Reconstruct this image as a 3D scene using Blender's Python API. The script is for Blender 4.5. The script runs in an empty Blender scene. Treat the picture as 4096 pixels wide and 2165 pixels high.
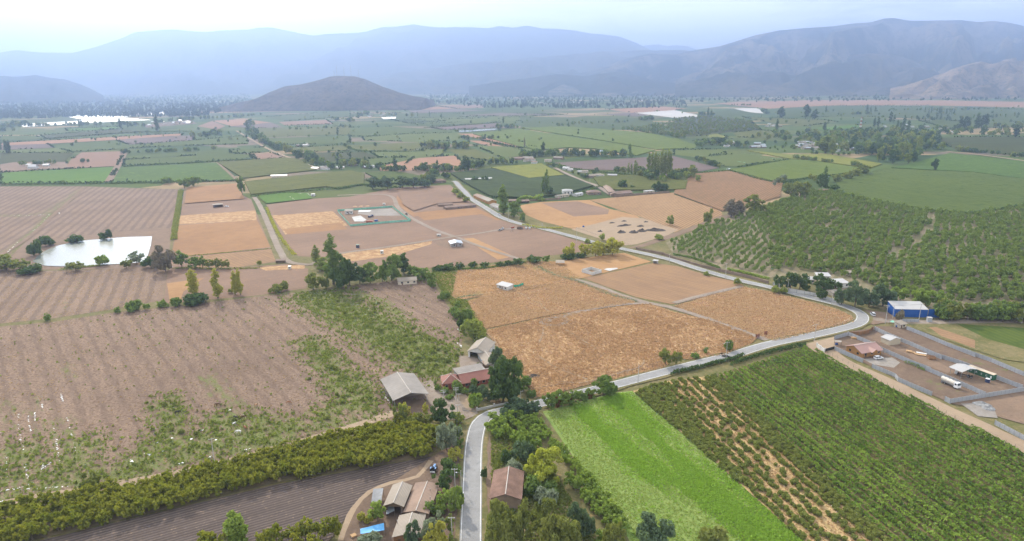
import bpy, bmesh, math, random
import numpy as np
from mathutils import Vector, Matrix, noise, geometry
# ------------------------------------------------------------------ camera, world, sun, exposure
SC = bpy.context.scene
COL = SC.collection
FOC = 2730.0                      # focal length in pixels of the 4096 wide photograph
HC = 132.0                        # height of the camera above the valley floor
PITCH = math.radians(15.56)
ROLL = math.radians(0.5)
cam_d = bpy.data.cameras.new('camera')
cam_d.sensor_width = 36.0
cam_d.lens = 36.0 * FOC / 4096
cam_d.clip_start = 1.0
cam_d.clip_end = 60000
cam = bpy.data.objects.new('camera', cam_d)
cam.matrix_world = Matrix.Translation((0, 0, HC)) @ Matrix.Rotation(math.radians(90) - PITCH, 4, 'X') @ Matrix.Rotation(-ROLL, 4, 'Z')
COL.objects.link(cam)
SC.camera = cam

SUN_ELEV = math.radians(33)
SUN_AZ = math.radians(-27)        # left of the view direction (+Y)
sun_vec = Vector((math.sin(SUN_AZ) * math.cos(SUN_ELEV), math.cos(SUN_AZ) * math.cos(SUN_ELEV), math.sin(SUN_ELEV)))
sd = bpy.data.lights.new('sun', 'SUN')
sd.energy = 5.0
sd.angle = math.radians(0.5)
sd.color = (1.0, 0.91, 0.76)
so = bpy.data.objects.new('sun', sd)
so.rotation_euler = sun_vec.to_track_quat('Z', 'Y').to_euler()
COL.objects.link(so)

W = bpy.data.worlds.new('World')
SC.world = W
W.use_nodes = True
wn, wl = W.node_tree.nodes, W.node_tree.links
bg = wn['Background']
sky = wn.new('ShaderNodeTexSky')
sky.sky_type = 'NISHITA'
sky.sun_disc = False
sky.sun_elevation = SUN_ELEV
sky.sun_rotation = SUN_AZ
sky.air_density = 1.0
sky.dust_density = 2.5
sky.ozone_density = 1.0
# thin high cloud streaks, direction based
tc = wn.new('ShaderNodeTexCoord')
mp = wn.new('ShaderNodeMapping')
mp.inputs['Scale'].default_value = (1.6, 1.2, 9.0)
mp.inputs['Rotation'].default_value = (0.0, math.radians(7), math.radians(20))
nz = wn.new('ShaderNodeTexNoise')
nz.inputs['Scale'].default_value = 2.3
nz.inputs['Detail'].default_value = 7
nz.inputs['Roughness'].default_value = 0.62
nz.inputs['Distortion'].default_value = 0.6
cr = wn.new('ShaderNodeValToRGB')
cr.color_ramp.elements[0].position = 0.34
cr.color_ramp.elements[0].color = (0, 0, 0, 1)
cr.color_ramp.elements[1].position = 0.62
cr.color_ramp.elements[1].color = (1, 1, 1, 1)
mxs = wn.new('ShaderNodeMix')
mxs.data_type = 'RGBA'
mxs.inputs[7].default_value = (17.5, 17.2, 16.3, 1)
sc_ = wn.new('ShaderNodeMath'); sc_.operation = 'MULTIPLY_ADD'; sc_.inputs[1].default_value = 0.5; sc_.inputs[2].default_value = 0.3
wl.new(tc.outputs['Generated'], mp.inputs['Vector'])
wl.new(mp.outputs[0], nz.inputs['Vector'])
wl.new(nz.outputs['Fac'], cr.inputs[0])
wl.new(cr.outputs[0], sc_.inputs[0])
wl.new(sc_.outputs[0], mxs.inputs[0])
wl.new(sky.outputs[0], mxs.inputs[6])
wl.new(mxs.outputs[2], bg.inputs['Color'])
bg.inputs['Strength'].default_value = 0.13
SC.view_settings.view_transform = 'Standard'
SC.view_settings.look = 'None'
SC.view_settings.exposure = 0.12
SC.view_settings.gamma = 1.0
SC.render.engine = 'CYCLES'
SC.cycles.use_denoising = True
SC.cycles.max_bounces = 6
SC.cycles.diffuse_bounces = 2
SC.cycles.transparent_max_bounces = 6
SC.cycles.volume_bounces = 1

rnd = random.Random(7)
rng = np.random.default_rng(7)
PI = math.pi
# ------------------------------------------------------------------ photograph tiles -> ground
TILES = {'P': (0, 0, 1.59006), 'A': (0, 0, .543478), 'B': (1350, 0, .543478), 'C': (2696, 0, .543478), 'D': (0, 700, .543478),
         'E': (1350, 700, .543478), 'F': (2696, 700, .543478), 'G': (0, 1425, .543478), 'H': (1350, 1425, .543478),
         'I': (2696, 1425, .543478), 'J': (1480, 1280, .271739), 'K': (1380, 1800, .271739), 'L': (3300, 1180, .232919), 'M': (3500, 1360, .231366)}
SP, CP = math.sin(PITCH), math.cos(PITCH)
SR, CR = math.sin(ROLL), math.cos(ROLL)

def parse(s):
    """'E 10 20 30 40 F 5 6' -> list of photograph positions"""
    out, t, nums = [], None, []
    for w in s.split():
        if w in TILES:
            t = TILES[w]
        else:
            nums.append(float(w))
            if len(nums) == 2:
                out.append((t[0] + nums[0] * t[2], t[1] + nums[1] * t[2])); nums = []
    return out

def uv(S):
    u, v = (S[0] - 2048) / FOC, (S[1] - 1082.5) / FOC
    return u * CR - v * SR, u * SR + v * CR

def g(S, h=0.0):
    """the point at height h seen at photograph position S"""
    u, v = uv(S)
    den = max(SP + v * CP, 0.0035)
    z = (HC - h) / den
    return Vector((u * z, z * (CP - v * SP), h))

def G(s, h=0.0):
    return g(parse(s)[0], h)

def hgt(p, S):
    """height of the point above ground point p that is seen on photograph row of S"""
    u, v = uv(S)
    return HC - p.y * (SP + v * CP) / (CP - v * SP)

def at_dist(S, Y):
    u, v = uv(S)
    d = Y * (SP + v * CP) / (CP - v * SP)
    z = Y * CP + d * SP
    return Vector((u * z, Y, HC - d))

def proj(p):
    dy, dz = p.y, HC - p.z
    z = dy * CP + dz * SP
    if z < 1: return None
    u, v = p.x / z, (dz * CP - dy * SP) / z
    u, v = u * CR + v * SR, -u * SR + v * CR
    return 2048 + u * FOC, 1082.5 + v * FOC, z

def inpoly(x, y, P):
    c = False
    j = len(P) - 1
    for i in range(len(P)):
        xi, yi = P[i]; xj, yj = P[j]
        if (yi > y) != (yj > y) and x < (xj - xi) * (y - yi) / (yj - yi) + xi: c = not c
        j = i
    return c

def in_np(X, Y, P):
    c = np.zeros(X.shape, bool)
    j = len(P) - 1
    for i in range(len(P)):
        xi, yi = P[i]; xj, yj = P[j]
        if yi != yj:
            m = ((yi > Y) != (yj > Y)) & (X < (xj - xi) * (Y - yi) / (yj - yi) + xi)
            c ^= m
        j = i
    return c

# ------------------------------------------------------------------ object helpers
def tag(o, label=None, cat=None, group=None, kind=None):
    if label: o['label'] = label
    if cat: o['category'] = cat
    if group: o['group'] = group
    if kind: o['kind'] = kind
    return o

def obj(name, me, parent=None, loc=None, rz=None):
    o = bpy.data.objects.new(name, me)
    COL.objects.link(o)
    if parent: o.parent = parent
    if loc is not None: o.location = loc
    if rz is not None: o.rotation_euler = (0, 0, rz)
    return o

def empty(name, label, cat, loc, rz=0.0, group=None):
    o = obj(name, None, None, loc, rz)
    o.empty_display_size = 0.5
    return tag(o, label, cat, group)

class MB:
    def __init__(s):
        s.v, s.f, s.m = [], [], []
    def face(s, pts, m=0):
        i = len(s.v)
        s.v += [tuple(p) for p in pts]
        s.f.append(tuple(range(i, i + len(pts)))); s.m.append(m)
        return s
    def hexa(s, b, t, m=0):
        i = len(s.v)
        s.v += [tuple(p) for p in b] + [tuple(p) for p in t]
        n = len(b)
        s.f.append(tuple(i + k for k in range(n))[::-1]); s.m.append(m)
        s.f.append(tuple(i + n + k for k in range(n))); s.m.append(m)
        for k in range(n):
            q = (k + 1) % n
            s.f.append((i + k, i + q, i + n + q, i + n + k)); s.m.append(m)
        return s
    def box(s, x0, x1, y0, y1, z0, z1, m=0):
        return s.hexa([(x0, y0, z0), (x1, y0, z0), (x1, y1, z0), (x0, y1, z0)], [(x0, y0, z1), (x1, y0, z1), (x1, y1, z1), (x0, y1, z1)], m)
    def slab(s, q, t, m=0):
        return s.hexa([(p[0], p[1], p[2] - t) for p in q], q, m)
    def cyl(s, a, b, r0, r1=None, n=8, m=0):
        a, b = Vector(a), Vector(b)
        r1 = r0 if r1 is None else r1
        d = (b - a).normalized()
        x = d.cross(Vector((0, 0, 1)) if abs(d.z) < .9 else Vector((1, 0, 0))).normalized()
        y = d.cross(x)
        c = [(math.cos(2 * PI * k / n), math.sin(2 * PI * k / n)) for k in range(n)]
        return s.hexa([a + x * (p * r0) - y * (q * r0) for p, q in c][::-1], [b + x * (p * r1) - y * (q * r1) for p, q in c][::-1], m)
    def build(s, name, mats, parent=None, loc=None, rz=None, smooth=False):
        me = bpy.data.meshes.new(name)
        me.from_pydata(s.v, [], s.f)
        for mt in (mats if isinstance(mats, (list, tuple)) else [mats]): me.materials.append(mt)
        me.polygons.foreach_set('material_index', s.m)
        if smooth: me.polygons.foreach_set('use_smooth', [True] * len(s.f))
        bm = bmesh.new(); bm.from_mesh(me); bmesh.ops.recalc_face_normals(bm, faces=bm.faces); bm.to_mesh(me); bm.free()
        return obj(name, me, parent, loc, rz)

def copy_tree(o, loc=None, rz=None, parent=None, label=None):
    c = o.copy(); COL.objects.link(c); c.parent = parent
    if loc is not None: c.location = loc
    if rz is not None: c.rotation_euler = (0, 0, rz)
    if label: c['label'] = label
    for ch in list(o.children): copy_tree(ch, parent=c)
    return c

def quads_mesh(name, V, R=None, mat=None, nper=4):
    """V: (n*4,3) array of quad corners, R: (n,) face values"""
    V = np.asarray(V, np.float32)
    n = len(V) // nper
    me = bpy.data.meshes.new(name)
    me.vertices.add(len(V)); me.vertices.foreach_set('co', V.ravel())
    me.loops.add(len(V)); me.loops.foreach_set('vertex_index', np.arange(len(V), dtype=np.int32))
    me.polygons.add(n); me.polygons.foreach_set('loop_start', np.arange(n, dtype=np.int32) * nper)
    if R is not None:
        a = me.attributes.new('rnd', 'FLOAT', 'FACE'); a.data.foreach_set('value', np.asarray(R, np.float32))
    me.update(calc_edges=True)
    if mat: me.materials.append(mat)
    return me

# ------------------------------------------------------------------ materials
class NT:
    def __init__(s, name):
        s.m = bpy.data.materials.new(name); s.m.use_nodes = True
        s.t = s.m.node_tree; s.n = s.t.nodes; s.l = s.t.links
        s.b = s.n['Principled BSDF']; s.out = s.n['Material Output']
    def node(s, ty, **k):
        n = s.n.new(ty)
        for a, v in k.items(): setattr(n, a, v)
        return n
    def put(s, sock, v):
        if isinstance(v, bpy.types.NodeSocket): s.l.new(v, sock)
        elif v is not None: sock.default_value = v
    def math(s, op, a, b=None, c=None, clamp=False):
        n = s.node('ShaderNodeMath', operation=op); n.use_clamp = clamp
        s.put(n.inputs[0], a); s.put(n.inputs[1], b); s.put(n.inputs[2], c)
        return n.outputs[0]
    def mix(s, f, a, b, blend='MIX'):
        n = s.node('ShaderNodeMix', data_type='RGBA', blend_type=blend)
        s.put(n.inputs[0], f)
        s.put(n.inputs[6], c4(a)); s.put(n.inputs[7], c4(b))
        return n.outputs[2]
    def noise(s, vec, scale, detail=4, rough=.55, dist=0):
        n = s.node('ShaderNodeTexNoise')
        s.put(n.inputs['Vector'], vec); n.inputs['Scale'].default_value = scale
        n.inputs['Detail'].default_value = detail; n.inputs['Roughness'].default_value = rough; n.inputs['Distortion'].default_value = dist
        return n.outputs['Fac']
    def sstep(s, v, a, b):
        n = s.node('ShaderNodeMapRange', interpolation_type='SMOOTHSTEP')
        s.put(n.inputs[0], v); n.inputs[1].default_value = a; n.inputs[2].default_value = b
        return n.outputs[0]
    def mapping(s, vec, rz=0, scale=(1, 1, 1)):
        n = s.node('ShaderNodeMapping')
        s.put(n.inputs['Vector'], vec); n.inputs['Rotation'].default_value = (0, 0, rz); n.inputs['Scale'].default_value = scale
        return n.outputs[0]
    def pos(s):
        return s.node('ShaderNodeNewGeometry').outputs['Position']
    def objc(s):
        return s.node('ShaderNodeTexCoord').outputs['Object']

def c4(c):
    return c if isinstance(c, bpy.types.NodeSocket) or c is None else (c[0], c[1], c[2], 1)

MATS = {}
def plain(name, col, rough=.8, metal=0, var=.25, scale=1.2, spec=.3, stripes=None, bump=0):
    """a surface of one colour with wear; stripes=(axis, period, depth) for sheet metal or tiles"""
    if name in MATS: return MATS[name]
    T = NT(name)
    o = T.objc()
    n1 = T.noise(o, scale, 6, .65)
    n2 = T.noise(o, scale * .23, 3, .5)
    f = T.math('MULTIPLY_ADD', n2, .6, T.math('MULTIPLY', n1, .4))
    f = T.sstep(f, .32, .68)
    lo = tuple(c * (1 - var) for c in col); hi = tuple(min(.95, c * (1 + var * .7)) for c in col)
    c = T.mix(f, lo, hi)
    if stripes:
        sx = T.node('ShaderNodeSeparateXYZ'); T.put(sx.inputs[0], o)
        w = T.math('SINE', T.math('MULTIPLY', sx.outputs[stripes[0]], 2 * PI / stripes[1]))
        w = T.sstep(w, -.9, .6)
        c = T.mix(w, T.mix(.999, c, tuple(q * (1 - stripes[2]) for q in col)), c)
        if bump:
            b = T.node('ShaderNodeBump'); b.inputs['Strength'].default_value = bump; b.inputs['Distance'].default_value = .05
            T.put(b.inputs['Height'], w); T.l.new(b.outputs[0], T.b.inputs['Normal'])
    T.put(T.b.inputs['Base Color'], c)
    T.b.inputs['Roughness'].default_value = rough
    T.b.inputs['Metallic'].default_value = metal
    T.b.inputs['Specular IOR Level'].default_value = spec
    MATS[name] = T.m
    return T.m

def leafmat(name, col, col2, trans=.38, tcol=None):
    if name in MATS: return MATS[name]
    T = NT(name)
    a = T.node('ShaderNodeAttribute', attribute_name='rnd').outputs['Fac']
    r = T.node('ShaderNodeObjectInfo').outputs['Random']
    f = T.math('ADD', T.math('MULTIPLY', a, .7), T.math('MULTIPLY', r, .3))
    c = T.mix(f, col, col2)
    d = T.node('ShaderNodeBsdfDiffuse'); T.put(d.inputs['Color'], c)
    t = T.node('ShaderNodeBsdfTranslucent')
    T.put(t.inputs['Color'], T.mix(1.0, c, tcol or (1.5, 1.5, .7), 'MULTIPLY'))
    m = T.node('ShaderNodeMixShader'); m.inputs[0].default_value = trans
    T.l.new(d.outputs[0], m.inputs[1]); T.l.new(t.outputs[0], m.inputs[2])
    T.l.new(m.outputs[0], T.out.inputs['Surface'])
    T.n.remove(T.b)
    MATS[name] = T.m
    return T.m

# tone of each kind of ground, matched to the photograph
TONE = [('bare_', (.75, .70, .635)), ('lot_soil', (.92, .83, .77)), ('trodden', (.66, .63, .58)), ('yard', (.66, .63, .58)), ('dry_golden', (.88, .78, .68)), ('dry_orange', (.74, .66, .60)), ('dry_rust', (.95, .88, .80)),
        ('mown', (.76, .69, .62)), ('straw_vine', (.74, .68, .60)), ('brown_vine', (.80, .74, .68)), ('pale_sandy', (.80, .76, .70)), ('lane_gravel', (.80, .76, .74)), ('grey_gravel', (.9, .88, .86)), ('salmon', (.72, .68, .66)),
        ('tilled', (.75, .7, .68)), ('turned', (.8, .78, .76)), ('straw_row', (.85, .80, .72)), ('fodder_rows', (1, 1, 1)), ('_rows', (.95, .87, .66)), ('flat_green', (.95, .95, .72)), ('rich_green', (.92, .90, .70)), ('verge', (.8, .8, .72))]
def fieldmat(name, c1, c2, rowdir=None, period=3.0, rowcol=None, rowstr=0.0, big=.02, mid=.15, fine=1.2, c3=None, c3amt=0.0, streak=8, rowlo=-.2, rowhi=.7, weed=None, wander=.5, rough=1.0):
    """soil or crop: blotches of c1/c2, flecks of c3, rows along rowdir; weed = colours that grow where the mesh attribute 'weed' says"""
    if name in MATS: return MATS[name]
    k = next((v for w, v in TONE if w in name), (1, 1, 1))
    sc = lambda c: None if c is None else tuple(a * b for a, b in zip(c, k))
    c1, c2, c3, rowcol = sc(c1), sc(c2), sc(c3), sc(rowcol)
    T = NT(name)
    p = T.pos()
    ang = math.atan2(rowdir.y, rowdir.x) if rowdir is not None else .3
    al = T.mapping(p, -ang, (1, 1, 1))          # x now runs along the rows
    nb = T.noise(p, big, 5, .6)
    nm = T.noise(T.mapping(al, 0, (1.0 / streak if rowdir is not None else 1, 1, 1)), mid, 6, .68)
    nf = T.noise(p, fine, 4, .7)
    f = T.math('ADD', T.math('MULTIPLY', nb, .40), T.math('ADD', T.math('MULTIPLY', nm, .35), T.math('MULTIPLY', nf, .25)))
    c = T.mix(T.sstep(f, .38, .62), c1, c2)
    if c3 is not None and c3amt > 0:
        n3 = T.noise(p, mid * 1.7, 6, .72)
        c = T.mix(T.math('MULTIPLY', T.sstep(n3, .62 - .2 * c3amt, .72 - .15 * c3amt), .8), c, c3)
    if rowdir is not None and rowstr > 0:
        sx = T.node('ShaderNodeSeparateXYZ'); T.put(sx.inputs[0], al)
        w = T.math('MULTIPLY_ADD', T.noise(p, .05, 2, .5), wander * period, sx.outputs[1])
        s = T.math('SINE', T.math('MULTIPLY', w, 2 * PI / period))
        s = T.math('ADD', s, T.math('MULTIPLY_ADD', nf, 1.6, -.8))
        s = T.math('ADD', s, T.math('MULTIPLY_ADD', nm, 2.4, -1.2))
        c = T.mix(T.math('MULTIPLY', T.sstep(s, rowlo, rowhi), rowstr), c, rowcol)
    if weed is not None:
        a = T.node('ShaderNodeAttribute', attribute_name='weed').outputs['Fac']
        nw = T.noise(T.mapping(al, 0, (.35, 1, 1)), .35, 7, .75)
        k = T.math('ADD', T.math('MULTIPLY', a, .62), T.math('MULTIPLY_ADD', nw, 2.0, -1.42))
        k = T.math('MULTIPLY', T.sstep(k, -.08, .30), .9)
        cw = T.mix(T.sstep(nf, .4, .62), weed[0], weed[1])
        c = T.mix(k, c, cw)
    T.put(T.b.inputs['Base Color'], c)
    T.b.inputs['Roughness'].default_value = rough
    T.b.inputs['Specular IOR Level'].default_value = .1
    b = T.node('ShaderNodeBump'); b.inputs['Strength'].default_value = .6; b.inputs['Distance'].default_value = .25
    T.put(b.inputs['Height'], T.math('ADD', nm, nf)); T.l.new(b.outputs[0], T.b.inputs['Normal'])
    MATS[name] = T.m
    return T.m

def ddir(s):
    a, b = parse(s)
    d = g(b) - g(a); d.z = 0
    return d.normalized()
# ------------------------------------------------------------------ the ground and its fields
FIELDS = []
def gz(x, y):
    z = 0.0
    for bb, P, h in FIELDS:
        if bb[0] <= x <= bb[1] and bb[2] <= y <= bb[3] and h > z and inpoly(x, y, P): z = h
    return z

def on(p):
    return Vector((p.x, p.y, gz(p.x, p.y)))

layer = [0.05]
far_layer = [0.02]
def flat(name, pts, mat, label=None, kind='structure', dz=None, cell=None, weeds=None):
    """one sheet of ground; pts is a photograph string or a list of (x, y). cell: also cut into cells of that size and give each corner
    a 'weed' amount from the list of (points, width, strength) strokes"""
    P = [(q.x, q.y) for q in map(g, parse(pts))] if isinstance(pts, str) else pts
    my = sum(q[1] for q in P) / len(P)
    lay = layer if my < 800 else far_layer
    lay[0] += dz if dz else (.004 if my < 800 else .012)
    z = lay[0]
    xs, ys = [q[0] for q in P], [q[1] for q in P]
    FIELDS.append(((min(xs), max(xs), min(ys), max(ys)), P, z))
    me = bpy.data.meshes.new(name)
    if cell:
        vs = [Vector(q) for q in P]
        n = len(vs)
        gx, gy = np.meshgrid(np.arange(min(xs), max(xs), cell), np.arange(min(ys), max(ys), cell))
        gx, gy = gx.ravel(), gy.ravel()
        k = in_np(gx, gy, P)
        vs += [Vector((a, b)) for a, b in zip(gx[k], gy[k])]
        r = geometry.delaunay_2d_cdt(vs, [(i, (i + 1) % n) for i in range(n)], [], 1, 1e-4)
        V = [(q.x, q.y, z) for q in r[0]]
        me.from_pydata(V, [], r[2])
        A = np.array([(q.x, q.y) for q in r[0]])
        w = np.zeros(len(A))
        for line, wid, st in (weeds or []):
            L = [g(q) for q in parse(line)]
            d = np.full(len(A), 1e9)
            if len(L) == 1: L = L * 2
            for a, b in zip(L[:-1], L[1:]):
                ab = np.array([b.x - a.x, b.y - a.y]); q = A - np.array([a.x, a.y])
                t = np.clip((q @ ab) / max(ab @ ab, 1e-6), 0, 1)
                d = np.minimum(d, np.hypot(*(q - t[:, None] * ab).T))
            w = np.maximum(w, st * np.clip(1.25 - d / wid, 0, 1))
        me.attributes.new('weed', 'FLOAT', 'POINT').data.foreach_set('value', w.astype(np.float32))
    else:
        me.from_pydata([(a, b, z) for a, b in P], [], [tuple(range(len(P)))])
    bm = bmesh.new(); bm.from_mesh(me)
    bmesh.ops.triangulate(bm, faces=[f for f in bm.faces if len(f.verts) > 4])
    for f in bm.faces:
        if f.normal.z < 0: f.normal_flip()
    bm.to_mesh(me); bm.free()
    me.materials.append(mat)
    o = obj(name, me)
    return tag(o, label, None, None, kind)

def spline(P, step=4.0):
    """smooth line through ground points"""
    P = [Vector((p.x, p.y, 0)) for p in P]
    Q = [P[0] * 2 - P[1]] + P + [P[-1] * 2 - P[-2]]
    out = []
    for i in range(1, len(Q) - 2):
        a, b, c, d = Q[i - 1:i + 3]
        n = max(2, int((c - b).length / step))
        for k in range(n):
            t = k / n
            out.append(.5 * ((2 * b) + (c - a) * t + (2 * a - 5 * b + 4 * c - d) * t * t + (3 * b - a - 3 * c + d) * t ** 3))
    out.append(P[-1])
    return out

def offset(L, d):
    out = []
    for i, p in enumerate(L):
        t = (L[min(i + 1, len(L) - 1)] - L[max(i - 1, 0)]).normalized()
        out.append(Vector((p.x - t.y * d, p.y + t.x * d, 0)))
    return out

def ribbon(name, line, w0, w1, mat, label=None, wob=0.0, dz=.004, dash=None, kind='structure'):
    """strip of ground between offsets w0 and w1 (metres left of the line)"""
    L = spline([g(q) for q in parse(line)]) if isinstance(line, str) else line
    lay = far_layer if L[0].y > 900 else layer
    lay[0] += dz
    z = lay[0]
    a, b = offset(L, w0), offset(L, w1)
    if wob:
        for i in range(len(L)):
            for q, s in ((a, 0), (b, 50)):
                nn = noise.noise(Vector((q[i].x * .12 + s, q[i].y * .12, 1))) * wob
                q[i] = q[i] + (a[i] - b[i]).normalized() * nn
    V, Fc = [], []
    for p, q in zip(a, b): V += [(p.x, p.y, z), (q.x, q.y, z)]
    for i in range(len(L) - 1):
        if dash and i % dash[0] >= dash[1]: continue
        Fc.append((2 * i, 2 * i + 1, 2 * i + 3, 2 * i + 2))
    me = bpy.data.meshes.new(name); me.from_pydata(V, [], Fc); me.materials.append(mat)
    bm = bmesh.new(); bm.from_mesh(me)
    for f in bm.faces:
        if f.normal.z < 0: f.normal_flip()
    bm.to_mesh(me); bm.free()
    o = obj(name, me)
    for i in range(0, len(L) - 1, 3):
        j = min(i + 3, len(L) - 1)
        P = [(a[i].x, a[i].y), (a[j].x, a[j].y), (b[j].x, b[j].y), (b[i].x, b[i].y)]
        FIELDS.append(((min(q[0] for q in P), max(q[0] for q in P), min(q[1] for q in P), max(q[1] for q in P)), P, z))
    return tag(o, label, None, None, kind)

def canopy(name, pts, mat, h, label, cell=6.0, amp=.25, group=None):
    """a crop standing h metres high: uneven top, closed sides"""
    P = [(q.x, q.y) for q in map(g, parse(pts))]
    n = len(P)
    xs, ys = [q[0] for q in P], [q[1] for q in P]
    cell = max(cell, math.sqrt((max(xs) - min(xs)) * (max(ys) - min(ys)) / 6000))
    gx, gy = np.meshgrid(np.arange(min(xs), max(xs), cell), np.arange(min(ys), max(ys), cell))
    gx = (gx + rng.uniform(-.4, .4, gx.shape) * cell).ravel(); gy = (gy + rng.uniform(-.4, .4, gy.shape) * cell).ravel()
    k = in_np(gx, gy, P)
    vs = [Vector(q) for q in P] + [Vector((a, b)) for a, b in zip(gx[k], gy[k])]
    r = geometry.delaunay_2d_cdt(vs, [(i, (i + 1) % n) for i in range(n)], [], 1, 1e-4)
    V = [(q.x, q.y, h + amp * rnd.uniform(-1, 1)) for q in r[0]]
    F_ = [tuple(f) for f in r[2]]
    m0 = len(V)
    V += [(q[0], q[1], -.2) for q in P]
    top = {}
    for i, oi in enumerate(r[3]):
        for q in oi: top[q] = i
    for i in range(n):
        j = (i + 1) % n
        if i in top and j in top: F_.append((m0 + i, m0 + j, top[j], top[i]))
    me = bpy.data.meshes.new(name); me.from_pydata(V, [], F_); me.materials.append(mat)
    bm = bmesh.new(); bm.from_mesh(me); bmesh.ops.recalc_face_normals(bm, faces=bm.faces); bm.to_mesh(me); bm.free()
    return tag(obj(name, me), label, 'crop', group, 'stuff')

# ---- base sheet: a patchwork of small fields reaching the mountains
def base_mat():
    T = NT('valley_ground')
    p = T.pos()
    al = T.mapping(p, math.radians(32), (1 / 230, 1 / 115, 1))
    d = T.node('ShaderNodeTexNoise'); T.put(d.inputs['Vector'], T.mapping(p, 0, (.004, .004, .004))); d.inputs['Scale'].default_value = 1
    vadd = T.node('ShaderNodeVectorMath', operation='MULTIPLY_ADD')
    T.put(vadd.inputs[0], d.outputs['Color']); vadd.inputs[1].default_value = (.25, .25, 0); T.put(vadd.inputs[2], al)
    v = T.node('ShaderNodeTexVoronoi', distance='CHEBYCHEV'); T.put(v.inputs['Vector'], vadd.outputs[0]); v.inputs['Scale'].default_value = 1; v.inputs['Randomness'].default_value = .75
    sx = T.node('ShaderNodeSeparateColor'); T.put(sx.inputs[0], v.outputs['Color'])
    r = T.node('ShaderNodeValToRGB'); T.put(r.inputs[0], sx.outputs[0])
    r.color_ramp.interpolation = 'CONSTANT'
    e = r.color_ramp.elements
    e[0].position, e[0].color = 0, (.06, .09, .025, 1)
    e[1].position, e[1].color = .25, (.085, .12, .03, 1)
    for q, c in ((.42, (.05, .085, .03, 1)), (.6, (.10, .12, .033, 1)), (.74, (.20, .15, .11, 1)), (.84, (.32, .23, .13, 1)), (.92, (.08, .12, .04, 1))):
        x = e.new(q); x.color = c
    n = T.noise(p, .02, 6, .65)
    c = T.mix(T.sstep(n, .35, .65), r.outputs[0], T.mix(.45, r.outputs[0], (.05, .07, .03)))
    T.put(T.b.inputs['Base Color'], c); T.b.inputs['Roughness'].default_value = 1; T.b.inputs['Specular IOR Level'].default_value = .05
    return T.m
me = bpy.data.meshes.new('ground')
me.from_pydata([(-15500, -600, 0), (15500, -600, 0), (15500, 18500, 0), (-15500, 18500, 0)], [], [(0, 1, 2, 3)])
me.materials.append(base_mat())
tag(obj('ground', me), 'wide valley floor of small green and brown fields reaching the mountains', None, None, 'structure')


# ---- row directions
R_BIG = ddir('P 130 1160 60 930')          # rows of the big bare field, left part
R_BIG = (g((-240, 330)) * 0 + Vector((-.80, 1.0366, 0))).normalized()
R_LOW = ddir('P 20.5 795.7 102.5 696.6')
R_POND = ddir('P 112.8 590.6 249.5 494.9')
R_PLOUGH = ddir('P 330 1362 1090 1150')
R_GREEN = ddir('H 1560 440 2100 1000')
R_VINE = ddir('I 330 160 1500 1100')
R_BROWN = ddir('F 400 190 700 30')
R_ACROSS = ddir('A 900 1180 1700 1130')

SOIL, SOIL2 = (.36, .265, .205), (.21, .152, .122)
m_big = fieldmat('bare_orchard_soil', (.37, .282, .225), (.225, .17, .138), R_BIG, 8.0, (.165, .122, .10), .62, .012, .5, 1.3, (.135, .09, .065), .75, 4, -.1, 1.5, weed=((.10, .125, .035), (.17, .19, .06)), wander=.35)
m_low = fieldmat('bare_striped_soil', (.34, .26, .208), (.24, .18, .145), R_LOW, 7.5, (.165, .125, .105), .58, .02, .45, 1.1, (.17, .10, .06), .35, 3, -.3, .8, weed=((.10, .12, .04), (.2, .2, .07)), wander=.2)
m_pond = fieldmat('bare_striped_soil_by_pond', (.33, .25, .20), (.235, .178, .145), R_POND, 8.0, (.16, .122, .102), .55, .02, .4, 1.0, (.17, .10, .06), .3, 3, -.3, .8, weed=((.10, .12, .04), (.2, .2, .07)), wander=.2)
m_lot = fieldmat('grey_brown_lot_soil', (.255, .19, .148), (.185, .138, .112), R_ACROSS, 3.0, (.36, .25, .15), .25, .015, .25, .9, (.40, .24, .11), .25, 5)
m_gold = fieldmat('dry_golden_grass', (.42, .285, .155), (.33, .215, .12), None, 3, None, 0, .02, .12, .9, (.42, .30, .19), .45, 1, weed=((.13, .15, .05), (.22, .22, .08)))
m_gold2 = fieldmat('dry_orange_grass', (.42, .27, .145), (.33, .21, .12), None, 3, None, 0, .015, .10, .8, (.33, .24, .17), .35, 1)
m_gold3 = fieldmat('dry_rust_grass', (.36, .23, .13), (.28, .175, .10), None, 3, None, 0, .02, .12, .9, (.50, .37, .22), .9, 1)
m_tan = fieldmat('mown_tan_stubble', (.40, .275, .165), (.30, .205, .135), ddir('F 0 700 450 800'), 3.2, (.24, .17, .12), .35, .02, .2, .9, None, 0, 6)
m_straw = fieldmat('straw_vine_rows', (.46, .315, .185), (.38, .25, .14), R_BROWN, 3.2, (.20, .14, .10), .6, .01, .2, 1.0, None, 0, 4, -.2, .5, wander=.05)
m_brownrow = fieldmat('brown_vine_rows', (.34, .20, .125), (.27, .165, .10), R_BROWN, 3.4, (.15, .12, .055), .65, .01, .2, 1.0, (.14, .13, .045), .4, 4, -.3, .4, wander=.05)
m_plough = fieldmat('ploughed_dark_soil', (.135, .106, .092), (.10, .079, .07), R_PLOUGH, 1.35, (.06, .046, .04), .85, .03, .3, 1.5, (.27, .20, .15), .3, 12, -.3, .6, wander=.12)
m_dark = fieldmat('dark_turned_soil', (.20, .15, .135), (.15, .115, .105), R_ACROSS, 4, (.12, .09, .08), .3, .01, .1, .5)
m_tilled = fieldmat('reddish_tilled_soil', (.30, .19, .13), (.24, .16, .12), R_ACROSS, 4, (.40, .27, .17), .3, .01, .1, .5)
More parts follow.
